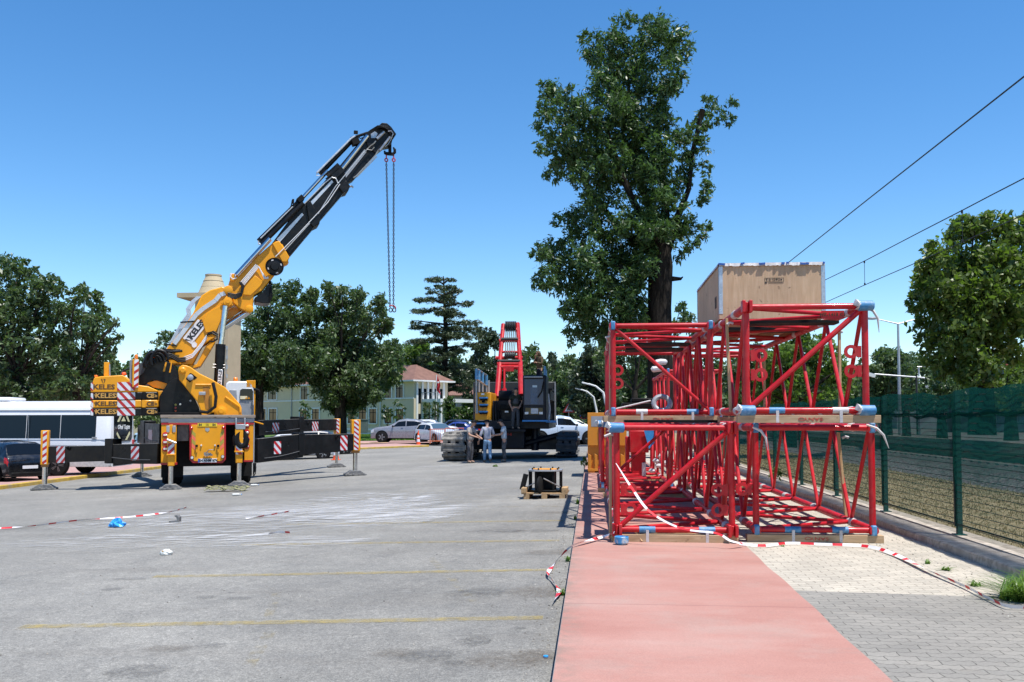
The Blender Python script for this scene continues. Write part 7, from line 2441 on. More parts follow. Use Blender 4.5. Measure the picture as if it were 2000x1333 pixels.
px_tree('linden_tree', 'lower dark linden tree right of the tall one, ending above the yellow counterweights', 'tree', (150, 860), 50, l2, 'dark', .29, 30, .38, jit=2, seed=14, group='trees behind the minibus')
px_tree('linden_tree', 'small piece of a far dark tree showing between counterweights and crane boom', 'tree', (320, 850), 75, [(318, 655, 14), (335, 665, 20), (305, 670, 12), (325, 690, 24), (345, 690, 22), (300, 705, 14), (320, 720, 24), (350, 720, 24), (290, 720, 14), (312, 745, 20), (345, 750, 24), (285, 690, 6), (240, 760, 20), (270, 750, 18)], 'dark', .36, 30, .3, jit=2, seed=15, group='trees behind the minibus')
# --- cedar
rr = random.Random(21)
ced, climbs = [], []
tiers = [(545, 868, 34, 6), (560, 862, 30, 7), (568, 885, 26, 7), (585, 850, 40, 9), (592, 895, 30, 8), (606, 850, 44, 9), (628, 905, 34, 10), (636, 825, 34, 8), (642, 860, 40, 10), (655, 900, 40, 11), (664, 835, 42, 10), (672, 925, 22, 8), (690, 850, 40, 10), (700, 835, 36, 11), (715, 860, 44, 12), (722, 825, 26, 10), (728, 900, 36, 11), (740, 860, 40, 13), (745, 925, 30, 12), (716, 920, 26, 10), (758, 895, 34, 12), (615, 885, 24, 8), (648, 930, 12, 5), (626, 812, 12, 4), (570, 845, 14, 4), (548, 855, 10, 3), (590, 915, 12, 4), (612, 868, 34, 8), (650, 868, 44, 9), (682, 875, 44, 10), (640, 915, 26, 8), (580, 870, 22, 7)]
cb_ = at(868, 858, 112)
ct = empty('cedar_tree', cb_)
tag(ct, 'tall cedar with flat layered branches standing right of the pale green building', 'tree')
clp, mb = [], MB().path([V((0, 0, -.4)), at(869, 760, 112) - cb_, at(870, 640, 112) - cb_, at(866, 540, 112) - cb_], [.55, .42, .25, .06], n=10)
for y, x, w, h in tiers:
    for k in range(10):
        dd = rr.uniform(-3, 3)
        cx = x + rr.uniform(-.92, .92) * w * .92
        c = at(cx, y + abs(cx - 868) * .06 + rr.uniform(-3, 3), 112 + dd) - cb_
        clp.append((tuple(c), (w * .40 * 112 / F, w * .40 * 112 / F, h * .66 * 112 / F)))
    e = at(x + math.copysign(w * .3, x - 868), y, 112) - cb_
    mb.path([at(868, y + 8, 112) - cb_, e], [.14, .03], n=6)
mb.build('trunk', M['barkdark'], ct)
leaf_object('crown', leaf_cloud(clp, .36, 40, 21, .24, .4, .0), LEAF['cedar'], ct)
# --- other background trees
def bt(name, label, base, d, cl, leaf, ls, seed, grp='trees along the far side', dens=30, **kw):
    return px_tree(name, label, 'tree', base, d, cl, leaf, ls * .72, dens, kw.pop('r', .3), jit=kw.pop('jit', 3), seed=seed, group=grp, **kw)
def heap(x0, x1, y0, y1, r, n, seed, dome=True):
    g = random.Random(seed)
    out = []
    r *= 1.1
    while len(out) < n * 1.7:
        u, v = g.uniform(-1, 1), g.uniform(0, 1)
        if dome and u * u + (1 - v) ** 2 * .95 > 1:
            continue
        out.append(((x0 + x1) / 2 + u * (x1 - x0) / 2, y0 + v * (y1 - y0), r * g.uniform(.6, 1.2)))
    return out
bt('broadleaf_tree', 'mid green tree behind the roof, between the plane trees and the cedar', (815, 850), 140, heap(765, 845, 668, 790, 17, 26, 31), 'bright', .8, 31)
bt('cypress_tree', 'feathery dark conifer just right of the cedar, behind the red gantry', (950, 850), 125, heap(915, 985, 648, 800, 17, 26, 32), 'pine', .7, 32)
bt('broadleaf_tree', 'leafy tree behind the crane cab, its top showing beside the hooded man', (1040, 850), 105, heap(1000, 1085, 680, 800, 18, 28, 33), 'mid', .65, 33)
bt('cypress_tree', 'narrow dark conifer tip behind the hooded man on the crawler crane', (1083, 850), 120, heap(1066, 1102, 686, 800, 11, 20, 34), 'pine', .6, 34)
bt('broadleaf_tree', 'pale flowering tree between the crane cab and the curved lamp posts', (1110, 850), 95, heap(1070, 1150, 705, 830, 17, 30, 35), 'mid', .6, 35)
bt('pine_tree', 'dark pine behind the curved lamp posts, left of the boom stack', (1165, 850), 75, heap(1115, 1215, 676, 800, 19, 36, 36) + [(1140, 700, 12), (1155, 690, 14), (1180, 680, 20)], 'pine', .5, 36)
bt('broadleaf_tree', 'dark tree under the ash crown, seen through the upper left boom section', (1240, 850), 70, heap(1200, 1300, 720, 830, 18, 34, 37), 'dark', .5, 37)
bt('acacia_tree', 'bright green tree seen through the upper right boom section', (1545, 860), 38, heap(1490, 1660, 645, 780, 24, 34, 38), 'bright', .30, 38, 'trees beyond the railway', dens=24, r=.2, jit=1.5)
bt('acacia_tree', 'dark leafy tree seen between the right boom uprights', (1480, 850), 60, heap(1420, 1540, 680, 810, 22, 36, 39), 'dark', .45, 39, 'trees beyond the railway')
bt('broadleaf_tree', 'grey green tree by the tall double lamp post', (1735, 850), 75, heap(1690, 1785, 690, 800, 17, 34, 40), 'mid', .5, 40, 'trees beyond the railway')
bt('broadleaf_tree', 'small dark tree between the lamp post and the maple', (1770, 850), 70, heap(1760, 1795, 700, 800, 10, 18, 41), 'dark', .5, 41, 'trees beyond the railway')
bt('broadleaf_tree', 'dark bush below the maple crown', (1840, 850), 60, heap(1800, 1885, 715, 800, 15, 26, 42), 'dark', .45, 42, 'trees beyond the railway')
bt('oleander_bush', 'leafy bush with pink flowers at the right edge beyond the fence', (1975, 850), 48, heap(1935, 2040, 705, 800, 18, 30, 43), 'maple', .35, 43, 'trees beyond the railway')
bt('broadleaf_tree', 'low tree far behind the right boom section', (1640, 850), 90, heap(1590, 1700, 715, 810, 16, 30, 44), 'mid', .55, 44, 'trees beyond the railway')
ob = [o for o in bpy.data.objects if o.name.startswith('oleander_bush')][0]
M['pinkfl'] = pbr('pink_flowers', (.6, .13, .14), .7)
mb = MB()
for px, py in ((1948, 742), (1942, 744), (1953, 746), (1946, 748), (1938, 740), (1966, 712), (1972, 710)):
    q = at(px, py, 45.5) - ob.location
    mb.ball(q, .08, 6, sc=(1, 1, .7))
mb.build('flowers', M['pinkfl'], ob)
# far wood closing the horizon
g = random.Random(77)
cl = []
for i in range(120):
    px = -300 + i * 22 + g.uniform(-8, 8)
    d = g.uniform(165, 200)
    top = 722 + 14 * math.sin(px * .013) + g.uniform(-8, 14)
    for y in (top, top + 20, top + 40, top + 60, top + 80):
        c = at(px, y, d)
        cl.append((tuple(c), (2.6, 2.6, 2.4)))
o = leaf_object('far_wood', leaf_cloud(cl, .75, 30, 78, .6), LEAF['dark'], None)
o['label'] = 'belt of dark trees closing the far horizon'
o['category'] = 'wood'
o['kind'] = 'stuff'
# hedge and cypress left of the crawler crane
def hedge(name, label, x0, x1, y0, y1, d, leaf, ls, seed, cat='hedge'):
    b = at((x0 + x1) / 2, y1, d)
    t = empty(name, b)
    tag(t, label, cat)
    g = random.Random(seed)
    cl = []
    R_ = 9 * d / F
    y = y0 + 6
    while y < y1:
        x = x0 + 6
        while x < x1:
            c = at(x, y + g.uniform(-2, 2), d + g.uniform(-.5, .5)) - b
            cl.append((tuple(c), (R_, R_, R_)))
            x += 9
        y += 9
    leaf_object('foliage', leaf_cloud(cl, ls, 26, seed, .55), LEAF[leaf], t)
    return t
hedge('hedge', 'clipped green hedge behind the blue sedan, left of the crawler crane', 886, 930, 797, 845, 95, 'hedge', .4, 51)
hedge('columnar_cypress', 'bright green columnar shrub beside the building corner', 868, 890, 774, 838, 98, 'hedge', .4, 52, 'shrub')
hedge('hedge', 'low green hedge seen below the counterweights behind the crane truck', 262, 318, 812, 836, 60, 'hedge', .3, 53)
# saplings on stakes in front of the facade
M['stake'] = pbr('stake_wood', (.35, .22, .12), .8)
def sapling(px, top, bot, w, d, label, seed, leaf='mid'):
    t = px_tree('sapling', label, 'sapling', (px, 852), d, [(px + (k % 3 - 1) * w * .55, top + (bot - top) * (k / 7), w * .42) for k in range(8)], leaf, .34, 22, .06, jit=.6, seed=seed, group='young trees on the lawn', back=False)
    return t
for i, (px, tp_, bt_, w, d, lab) in enumerate(((597, 788, 820, 14, 96, 'young tree above the far outrigger beam, leftmost on the lawn'), (668, 795, 818, 14, 95, 'young tree left of the twin ground floor windows'), (690, 794, 818, 12, 95, 'young tree directly beside the twin ground floor windows'), (757, 796, 818, 14, 92, 'young tree before the ground floor, left of two above the silver crossover'), (780, 787, 820, 13, 92, 'young tree right of two above the silver crossover'), (838, 790, 820, 14, 90, 'young tree by the white entrance columns'), (855, 786, 812, 10, 90, 'young tree beside the flagpole'))):
    sapling(px, tp_, bt_, w, d, lab, 60 + i)

# ================================================================== pale green two-storey building
A_, B_ = at(470, 850, 131), at(808, 843, 105)
hd_ = (B_ - A_)
hd_.z = 0
facd = hd_.normalized()
perp = V((-facd.y, facd.x, 0))
if perp.dot(HV) < 0:
    perp = -perp
FB = Frame((A_.x, A_.y, -.6), (perp.x, perp.y))
bl_ = empty('municipal_building', M=FB.M)
tag(bl_, 'pale green two-storey building with red tiled roof and white window frames', 'building')
M['bgreen'] = pbr('pale_green_render', (.55, .475, .33), .9, 0, .08, .8)
M['bwhite'] = pbr('white_trim', (.66, .67, .66), .7, 0, .08, 2)
m = NT('red_roof_tiles')
o = m.xyz()
w1 = m.n('TexWave')
w1.inputs['Scale'].default_value = 1.2
w1.inputs['Distortion'].default_value = .4
m.l(m.tc.outputs['Object'], w1.inputs['Vector'])
c = m.mix(1.0, m.ramp(m.noise(1.5, 6), [(.3, (.15, .075, .056)), (.7, (.23, .12, .092))]), m.ramp(w1.outputs['Fac'], [(0, .7), (1, 1.05)]), 'MULTIPLY')
m.l(c, m.b.inputs['Base Color'])
m.set(Roughness=.85)
M['tiles'] = m.mat
Lf = FB.L(V((B_.x, B_.y, 0))).x
ze = FB.P(808, 745, 0).z
DEP = 5.2
MB().box(0, Lf, 0, DEP, 0, ze).build('wall', M['bgreen'], bl_)
zr = FB.P(770, 716, 3).z
MB().add([(-.6, -.6, ze), (Lf + .6, -.6, ze), (Lf + .6, DEP + .6, ze), (-.6, DEP + .6, ze), (2.6, DEP / 2, zr), (Lf - 2.6, DEP / 2, zr), (-.6, -.6, ze + .14), (Lf + .6, -.6, ze + .14), (Lf + .6, DEP + .6, ze + .14), (-.6, DEP + .6, ze + .14)],
         [(6, 7, 5, 4), (7, 8, 5), (8, 9, 4, 5), (9, 6, 4)]).build('roof', M['tiles'], bl_)
MB().box(-.65, Lf + .65, -.65, DEP + .65, ze - .02, ze + .15).build('eave', M['bwhite'], bl_)
zs = FB.P(740, 779.5, 0).z
MB().box(-.02, Lf + .05, -.08, -.002, zs - .08, zs + .08).build('string_course', M['bwhite'], bl_)
zp_ = FB.P(711, 839, 0).z
MB().box(-.02, Lf + .05, -.12, -.002, zp_ - .1, zp_ + .1).box(-.02, Lf + .05, -.07, -.003, 0, .45).build('plinth', M['bwhite'], bl_)
def window(x0, x1, y0, y1, v=0.0):
    a, b, c, d = FB.rect(x0, y0, x1, y1, v)
    fr = MB()
    w = .16
    fr.box(a - w, a, -.09, -.002, c - .1, d + w).box(b, b + w, -.09, -.002, c - .1, d + w).box(a, b, -.09, -.002, d, d + w).box(a, b, -.12, -.002, c - .14, c)
    f = fr.build('window', M['bwhite'], bl_)
    MB().box(a, b, -.02, -.004, c, d).build('pane', M['glass'], f)
    mu = MB().box((a + b) / 2 - .04, (a + b) / 2 + .04, -.05, -.021, c, d).box(a, (a + b) / 2 - .045, -.05, -.021, d - (d - c) * .28, d - (d - c) * .28 + .07).box((a + b) / 2 + .045, b, -.05, -.021, d - (d - c) * .28, d - (d - c) * .28 + .07)
    mu.build('mullion', M['blackmatt'], f)
for x0, x1 in ((524, 541), (588, 602), (701, 716), (722, 736), (752, 765), (774, 788)):
    yb = 778 if x0 > 640 else 781
    window(x0, x1, 752 if x0 > 640 else 755, yb)
for x0, x1 in ((512, 520), (526, 541), (586, 600), (610, 624), (659, 673), (680, 694), (701, 716), (722, 736), (752, 766), (774, 789)):
    window(x0, x1, 799, 827)
for px in (742.5, 569):
    q = FB.P(px, 800, -.1)
    MB().tube((q.x, -.1, 0), (q.x, -.1, ze), .07).build('downpipe', M['bwhite'] if px > 600 else M['greysteel'], bl_)
# right-hand wing with white pilasters, balcony, entrance
for k in range(6):
    y = .3 + k * .82
    MB().box(Lf + .002, Lf + .12, y, y + .26, 0, ze - .05).build('pilaster', M['bwhite'], bl_)
    if k < 5:
        for z0, z1 in ((.9, 2.7), (3.9, 5.6)):
            MB().box(Lf + .003, Lf + .02, y + .3, y + .76, z0, z1).build('pane', M['glass'], bl_)
MB().box(Lf + .13, Lf + 3.4, 1.0, DEP + 2.5, zs - .5, zs - .1).build('balcony', M['bwhite'], bl_)
mb = MB()
for x in range(9):
    mb.box(Lf + .3 + x * .38, Lf + .34 + x * .38, 1.02, 1.06, zs - .1, zs + .6)
mb.box(Lf + .13, Lf + 3.4, 1.0, 1.08, zs + .6, zs + .66)
mb.build('balcony_rail', M['greysteel'], bl_)
MB().box(Lf + 3.1, Lf + 3.35, 1.1, 1.35, 0, zs - .5).box(Lf + 1.6, Lf + 1.8, 1.1, 1.35, 0, zs - .5).build('entrance_column', M['bwhite'], bl_)
# flag
fb = at(852, 846, 92)
t = empty('flagpole', fb)
tag(t, 'white flagpole with a limp red flag beside the building entrance', 'flagpole')
zf = at(849, 733, 92).z - fb.z
MB().tube((0, 0, 0), (0, 0, zf), .05).build('pole', M['bwhite'], t)
mb = MB()
vs = []
for i in range(9):
    for j in range(7):
        s = i / 8
        vs.append((.03 + .34 * s + .05 * math.sin(j * 1.6 + s * 5), .10 * math.sin(s * 9 + j * .7), zf - .1 - j * .22 - s * .55))
mb.add(vs, [(i * 7 + j, (i + 1) * 7 + j, (i + 1) * 7 + j + 1, i * 7 + j + 1) for i in range(8) for j in range(6)])
mb.build('flag', pbr('flag_red', (.5, .02, .03), .8), t)
MB().ball((.2, -.14, zf - .75), .11, 8, sc=(1, .2, 1)).build('flag_emblem', M['bwhite'], t)
# pink house far right of the cedar
hb = at(905, 842, 135)
t = empty('pink_house', hb)
tag(t, 'pink house with a red roof seen through the gap right of the cedar', 'house')
MB().box(-3.5, 3.5, 0, 6, -1, 5.2).build('wall', pbr('pink_render', (.52, .40, .37), .9), t)
MB().add([(-4, -.5, 5.2), (4, -.5, 5.2), (4, 6.5, 5.2), (-4, 6.5, 5.2), (-1.5, 3, 7), (1.5, 3, 7)], [(0, 1, 5, 4), (1, 2, 5), (2, 3, 4, 5), (3, 0, 4)]).build('roof', M['tiles'], t)
for x in (-2.2, .6):
    f = MB().box(x, x + 1.2, -.05, -.002, 2.9, 4.3).build('window', M['bwhite'], t)
    MB().box(x + .12, x + 1.08, -.07, -.052, 3.0, 4.2).build('pane', M['glass'], f)
# beige tower behind the truck crane
td = 70
tb = at(423, 870, td)
t = empty('beige_tower', tb)
tag(t, 'beige concrete tower with a tapering top rising behind the yellow crane boom', 'tower')
M['beige'] = pbr('beige_concrete', (.45, .365, .235), .9, 0, .08, 1.2, dirt=(.38, .31, .2), dscale=.8)
def tz(y):
    return at(423, y, td).z - tb.z
wx = (457 - 391) / 2 * td / F
MB().box(-wx, wx, -wx, wx, -1, tz(586)).build('shaft', M['beige'], t)
q = at(388, 580, td) - tb
sl0 = MB().box(at(361, 580, td).x - tb.x, wx + .5, -wx - .3, wx + .3, tz(586) + .002, tz(577)).build('ledge', M['beige'], t)
c = at(416, 580, td) - tb
w0, w1 = 28 * td / F, 15 * td / F
MB().lathe([(w0 * 1.05, tz(577) + .002), (w1, tz(541)), (w1 * 1.05, tz(540)), (w1 * 1.05, tz(537)), (.1, tz(536.5))], (c.x, 0, 0), (0, 0, 1), 28).build('tapered_cap', M['beige'], t)
mb = MB()
for k, y in enumerate((550, 562, 572)):
    mb.path([(c.x + (w1 + (w0 - w1) * (tz(541) - tz(y)) / (tz(541) - tz(577)) + .02) * math.cos(a), (w1 + (w0 - w1) * (tz(541) - tz(y)) / (tz(541) - tz(577)) + .02) * math.sin(a), tz(y)) for a in [i * math.pi / 12 for i in range(24)]], .03, n=5, closed=True)
mb.build('band', pbr('tower_band', (.4, .33, .22), .8), t)
for x in (-.35, .35):
    MB().box(x * wx - .03, x * wx + .03, -wx - .01, -wx - .001, 0, tz(590)).build('groove', pbr('tower_groove', (.44, .36, .24), .9), t)

# ================================================================== street furniture
M['pole'] = pbr('galvanised_pole', (.45, .46, .48), .45, .6, .1, 3)
def lamp_curved(px, ytop, ybot, d, label, lean):
    b = at(px, 845, d)
    t = empty('street_lamp', b)
    tag(t, label, 'street lamp', 'curved white street lamps')
    z = at(px, ytop, d).z - b.z
    MB().path([(0, 0, 0), (-.02 * lean, 0, z * .5), (-.25 * lean, 0, z * .82), (-.75 * lean, 0, z * .95), (-1.25 * lean, 0, z)], [.1, .085, .07, .06, .05], n=8).build('pole', M['bwhite'], t)
    MB().cbox((-1.4 * lean, 0, z + .02), (.6, .22, .1), ry=.25).build('lamp_head', M['bwhite'], t, bevel=.03)
for px, yt, d, lab in ((1186, 750, 62, 'curved white street lamp nearest the boom stack'), (1166, 761, 72, 'curved white street lamp in the middle of three'), (1157, 773, 84, 'curved white street lamp farthest of three, left')):
    lamp_curved(px, yt, 845, d, lab, 1)
def sign(px, py, d, label, kind):
    b = at(px, 845, d)
    t = empty('road_sign', b)
    tag(t, label, 'road sign')
    z = at(px, py, d).z - b.z
    MB().tube((0, 0, 0), (0, 0, z + .3), .04).build('post', M['pole'], t)
    if kind == 'tri':
        MB().prism([(-.52, z - .4), (.52, z - .4), (0, z + .5)], -.08, -.06).build('red_border', M['redtrim'], t)
        MB().prism([(-.34, z - .3), (.34, z - .3), (0, z + .28)], -.09, -.081).build('white_field', M['white'], t)
        MB().box(-.13, -.03, -.1, -.091, z - .22, z - .05).box(.03, .13, -.1, -.091, z - .22, z - .05).build('symbol', M['letter'], t)
    else:
        MB().box(-.45, .45, -.08, -.06, z + .1, z + .95).build('blue_panel', pbr('sign_blue', (.02, .12, .5), .4), t, bevel=.04)
        MB().box(-.28, .28, -.09, -.081, z + .42, z + .72).build('symbol', M['white'], t)
        c = MB().lathe([(.43, 0), (.43, .02)], (0, -.06, z - .4), (0, -1, 0), 24).build('red_ring', M['redtrim'], t)
        MB().lathe([(.33, .021), (.33, .03)], (0, -.06, z - .4), (0, -1, 0), 24).build('blue_field', bpy.data.materials['sign_blue'], t)
        MB().cbox((0, -.096, z - .4), (.66, .006, .08), ry=R(45)).cbox((0, -.104, z - .4), (.66, .006, .08), ry=R(-45)).build('red_cross', M['redtrim'], t)
sign(1111, 797, 78, 'triangular red-bordered warning sign above the parked cars', 'tri')
sign(1140, 801, 80, 'blue square sign over a round red-crossed sign beside the orange steel box', 'stop')
# tall double lamp at the right, smaller lamp, signal arm
def double_lamp(px, ytop, d, label, arm, drop, grp):
    b = at(px, 850, d)
    t = empty('double_street_lamp', b)
    tag(t, label, 'street lamp', grp)
    z = at(px, ytop, d).z - b.z
    MB().path([(0, 0, 0), (0, 0, z)], [.13, .07], n=10).build('pole', M['pole'], t)
    for s in (-1, 1):
        MB().path([(0, 0, z), (s * arm, 0, z + drop)], [.05, .035], n=8).build('arm', M['pole'], t)
        MB().ball((s * (arm + .25), 0, z + drop + .03), .3, 10, sc=(1.3, .5, .35)).build('lamp_head', M['greysteel'], t)
    return t
l1_ = double_lamp(1758, 633, 62, 'tall double-armed street lamp to the right of the boom stack', 1.45, .36, 'double street lamps')
double_lamp(1797, 717, 95, 'smaller distant double-armed street lamp near the maple', .45, .02, 'double street lamps')
b = at(1792, 850, 55)
t = empty('signal_mast', b)
tag(t, 'dark mast with a long horizontal arm and a floodlight, left of the maple', 'mast')
za, zb_ = at(1708, 731, 55), at(1800, 738, 55)
MB().tube((0, 0, 0), (0, 0, at(1792, 733, 55).z - b.z), .06).build('post', M['cwgrey'], t)
MB().path([za - b, zb_ - b, at(1806, 739, 55) - b], .045, n=8).build('arm', M['pole'], t)
MB().cbox(at(1702, 733, 55) - b, (.4, .3, .2), ry=.3).build('floodlight', M['bwhite'], t)
b = at(1790, 845, 150)
t = empty('grey_hall', b)
tag(t, 'distant grey hall with a low gable behind the lamp posts', 'building')
MB().prism([(-3, -2), (5, -2), (5, at(1790, 757, 150).z - b.z), (0, at(1790, 750, 150).z - b.z), (-3, at(1790, 756, 150).z - b.z)], 0, 10).build('wall', pbr('grey_cladding', (.42, .43, .44), .7), t)
MB().box(-2, -1.2, -.05, -.002, 2.5, 5).box(1, 2, -.05, -.002, 2.5, 5).build('window', M['glass'], t)
b = at(1985, 842, 110)
t = empty('office_block', b)
tag(t, 'dark blue office block glimpsed behind the oleander bush at the right edge', 'building')
MB().box(-5, 8, 0, 8, -2, at(1985, 703, 110).z - b.z).build('wall', pbr('dark_cladding', (.05, .07, .12), .4), t)
mb = MB()
for k in range(5):
    mb.box(-4.5 + k * 2.4, -2.9 + k * 2.4, -.05, -.002, 1, at(1985, 710, 110).z - b.z)
mb.build('glazing', M['glassblue'], t)
# traffic cones and orange barriers
def cone(px, py, label, h=.75):
    g = G(px, py)
    t = empty('traffic_cone', g)
    tag(t, label, 'traffic cone', 'traffic cones')
    MB().box(-.2, .2, -.2, .2, .002, .04).build('base', M['orange'], t, bevel=.01)
    c = MB()
    MB().lathe([(.155, .041), (.03, h), (.02, h)], (0, 0, 0), (0, 0, 1), 20).build('cone', M['orange'], t)
    for a, b in ((.28, .45), (.56, .70)):
        ra, rb = .155 - .125 * a * h / h, .155 - .125 * b
        MB().lathe([(ra + .006, a * h), (rb + .006, b * h)], (0, 0, 0), (0, 0, 1), 20).build('white_band', M['white'], t)
cone(817, 872, 'orange traffic cone with white bands in front of the silver crossover', 1.05)
cone(656, 899, 'orange traffic cone behind the far right outrigger foot', .85)
M['barrier'] = pbr('orange_barrier_paint', (.55, .13, .045), .6)
def barrier(x0, x1, y0, y1, label, d):
    b = at(x0, y1, d)
    t = empty('crowd_barrier', b)
    tag(t, label, 'barrier', 'orange crowd barriers')
    e = at(x1, y1, d + .6) - b
    e.z = 0
    h = at(x0, y0, d).z - b.z
    mb = MB()
    up = V((0, 0, 1))
    mb.path([up * .02, up * h, e + up * h, e + up * .02], .03, n=8).tube(up * .2 * h, e + up * .2 * h, .025)
    mb.build('frame', M['barrier'], t)
    mb = MB()
    n = max(3, int(e.length / .14))
    for i in range(1, n):
        mb.tube(e * (i / n) + up * .2 * h, e * (i / n) + up * h, .009, n=5)
    mb.build('bars', M['barrier'], t)
barrier(840, 868, 839, 868, 'orange crowd barrier left of the pale track, before the white hatchback', 56)
barrier(870, 905, 837, 864, 'orange crowd barrier behind the left track of the crawler crane', 56)
# litter bin by the wall, gate post
b = at(707, 848, 95)
t = empty('wheelie_bin', b)
tag(t, 'grey-green wheeled bin against the pale green building', 'bin')
MB().prism([(-.42, .1), (.42, .1), (.5, 1.45), (-.5, 1.45)], 0, .8).build('bin_body', pbr('bin_grey', (.11, .15, .15), .5), t, bevel=.03)
MB().box(-.54, .54, -.05, .85, 1.452, 1.52).build('lid', bpy.data.materials['bin_grey'], t, bevel=.02)

# ================================================================== weeds and grass
M['blade'] = leafmat('grass_blades', (.06, .13, .015), (.16, .27, .05), (.2, .35, .04), .3)
def tuft(loc, n, h, spread, label, seed, cat='weed', group=None, mat=None, w=.008):
    g = random.Random(seed)
    mb = MB()
    for i in range(n):
        a = g.uniform(0, 2 * math.pi)
        r0 = spread * .35 * g.random() ** .5
        ln = h * g.uniform(.5, 1.15)
        ou = spread * g.uniform(.3, 1.0)
        b = V((r0 * math.cos(a * 3.1), r0 * math.sin(a * 3.1), 0))
        d = V((math.cos(a), math.sin(a), 0))
        s = V((-d.y, d.x, 0)) * w * g.uniform(.6, 1.3)
        vs = []
        for k in range(5):
            t = k / 4
            p = b + d * ou * t ** 1.6 + V((0, 0, ln * (t - .45 * t ** 2.4 * (ou / spread))))
            ww = (1 - t) ** .7
            vs += [p - s * ww, p + s * ww]
        mb.add(vs, [(2 * k, 2 * k + 1, 2 * k + 3, 2 * k + 2) for k in range(4)])
    o = mb.build('weed_tuft', mat or M['blade'], ang=80)
    o.location = loc
    return tag(o, label, cat, group)
tuft(onz(1988, 1172, 0), 420, .24, .42, 'big clump of long green grass at the right edge by the fence kerb', 1, 'grass clump', w=.007)
tuft(onz(2015, 1150, 0), 260, .22, .36, 'second clump of long green grass half outside the right edge', 2, 'grass clump', w=.007)
gw = 'weeds growing in joints'
for i, (px, py, h, sp, n, lab) in enumerate(((1812, 1102, .07, .06, 26, 'tiny weed tuft on the pale pavers, farthest of three by the tape'), (1848, 1114, .05, .13, 40, 'flat weed tuft on the pale pavers, middle of three by the tape'), (1905, 1145, .07, .12, 40, 'weed tuft on the pale pavers nearest the grass clump'), (1938, 1172, .03, .08, 16, 'faint weed sprig on the grey pavers near the tape'), (1960, 1082, .06, .06, 18, 'small weed at the foot of the fence kerb'), (1530, 1068, .03, .07, 14, 'sprig of grass in front of the right bearing timber'))):
    tuft(onz(px, py, 0), n, h, sp, lab, 20 + i, group=gw)
for i, (px, py, h, sp, n, lab) in enumerate(((1098, 1163, .09, .09, 50, 'half dry weed tuft at the path kerb beside the tape end'), (1108, 1097, .09, .08, 40, 'green weed tuft at the path kerb where the tape crosses'), (1128, 985, .14, .10, 60, 'green weed at the path kerb beside the pallet'), (1122, 1015, .10, .07, 30, 'small weed at the path kerb in the stack shadow'))):
    q = G(px, py)
    q.x = KX - .05
    tuft(q, n, h, sp, lab, 40 + i, group=gw)
q = G(1140, 908)
px_tree('roadside_weed', 'leafy weed bush by the kerb left of the orange steel box', 'weed', (1141, 914), 27.5, [(1138, 905, 6), (1143, 899, 5), (1146, 906, 5), (1141, 895, 4)], 'bright', .09, 24, .01, jit=.1, seed=91, back=False)
px_tree('roadside_weed', 'small green shrub growing from the fence kerb, seen through the right boom section', 'weed', (1515, 932), 21, [(1508, 925, 8), (1518, 920, 9), (1520, 930, 8), (1510, 933, 7), (1526, 926, 6)], 'bright', .09, 24, .01, jit=.1, seed=92, back=False)
b = G(968, 912)
o = blob(.10, .07, .05, 12).build('leaf_litter', LEAF['bright'], flat=True)
o.location = b
tag(o, 'small scrap of green leaves on the asphalt in front of the three men', 'leaf litter')
# dry grass on the railway verge
g = np.random.default_rng(5)
n = 70000
x = g.uniform(4.85, 9.6, n)
y = 2.5 + 60 * g.random(n) ** 1.8
h = g.uniform(.012, .035, n) * (1 + 2.0 * (g.random(n) > .97))
a = g.uniform(0, 2 * np.pi, n)
w = .003 + .0004 * y
dx, dy = np.cos(a), np.sin(a)
le = g.uniform(-.6, .6, (n, 2)) * h[:, None]
z = np.full(n, -.06)
v = np.stack([np.stack([x - dx * w, y - dy * w, z], 1), np.stack([x + dx * w, y + dy * w, z], 1), np.stack([x + le[:, 0] + dx * w * .3, y + le[:, 1] + dy * w * .3, z + h], 1), np.stack([x + le[:, 0] - dx * w * .3, y + le[:, 1] - dy * w * .3, z + h], 1)], 1).reshape(-1, 3)
drym = leafmat('dry_grass', (.20, .165, .07), (.46, .37, .20), (.3, .25, .1), .25)
o = leaf_object('dry_grass', v, drym, None)
o['label'] = 'dry yellow grass on the railway verge behind the fence'
o['category'] = 'grass'
o['kind'] = 'stuff'
n = 60000
x = g.uniform(-34, -8.0, n)
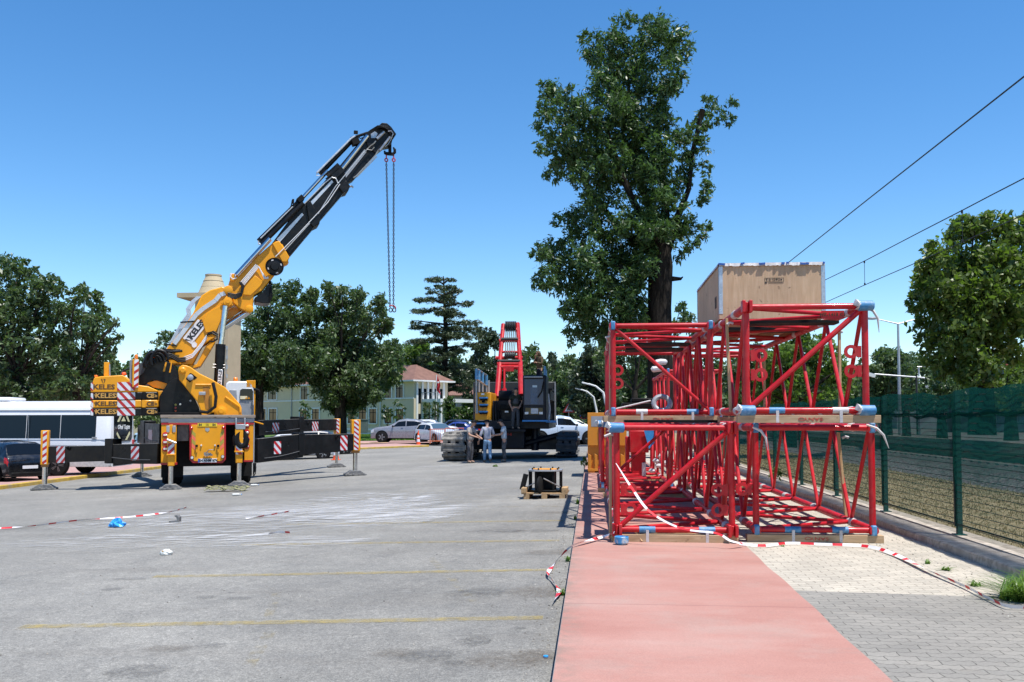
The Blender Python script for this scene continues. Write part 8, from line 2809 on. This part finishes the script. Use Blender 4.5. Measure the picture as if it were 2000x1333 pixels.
y = 72.6 + 32 * g.random(n)
h = g.uniform(.05, .14, n)
a = g.uniform(0, 2 * np.pi, n)
z = np.array([gz(float(p), float(q)) + .13 for p, q in zip(x, y)])
dx, dy = np.cos(a) * .04, np.sin(a) * .04
le = g.uniform(-.5, .5, (n, 2)) * h[:, None]
v = np.stack([np.stack([x - dx, y - dy, z], 1), np.stack([x + dx, y + dy, z], 1), np.stack([x + le[:, 0] + dx * .3, y + le[:, 1] + dy * .3, z + h], 1), np.stack([x + le[:, 0] - dx * .3, y + le[:, 1] - dy * .3, z + h], 1)], 1).reshape(-1, 3)
o = leaf_object('lawn_grass', v, M['blade'], None)
o['label'] = 'short green grass on the lawn before the building'
o['category'] = 'grass'
o['kind'] = 'stuff'

# loose grit on the asphalt and along the path kerb
g = random.Random(31)
mb = MB()
for i in range(700):
    if i % 3 == 0:
        x, y = KX - abs(g.gauss(0, .12)) - .02, g.uniform(4, 16)
    elif i % 3 == 1:
        x, y = g.uniform(-7, -.4), g.uniform(4.2, 14)
    else:
        x, y = g.uniform(3.2, 4.1), g.uniform(5, 14)
    z = gz(x, y) if x < KX else 0.0
    s = g.uniform(.003, .008) * (1 + .04 * y)
    p = [V((g.uniform(.7, 1.3) * s * math.cos(a), g.uniform(.7, 1.3) * s * math.sin(a), 0)) for a in (0, 1.3, 2.5, 3.8, 5.0)]
    b = V((x, y, z + .001))
    tp_ = b + V((g.uniform(-.3, .3) * s, g.uniform(-.3, .3) * s, s * g.uniform(.7, 1.2)))
    mb.add([b + q for q in p] + [tp_], [(k, (k + 1) % 5, 5) for k in range(5)])
m = NT('grit')
gi = m.n('NewGeometry')
m.l(m.ramp(gi.outputs['Random Per Island'], [(0, (.06, .055, .05)), (.6, (.20, .18, .15)), (1, (.42, .40, .36))]), m.b.inputs['Base Color'])
m.set(Roughness=1)
o = mb.build('grit', m.mat, flat=True)
o['label'] = 'loose grit and tiny stones scattered on asphalt and pavers'
o['category'] = 'grit'
o['kind'] = 'stuff'
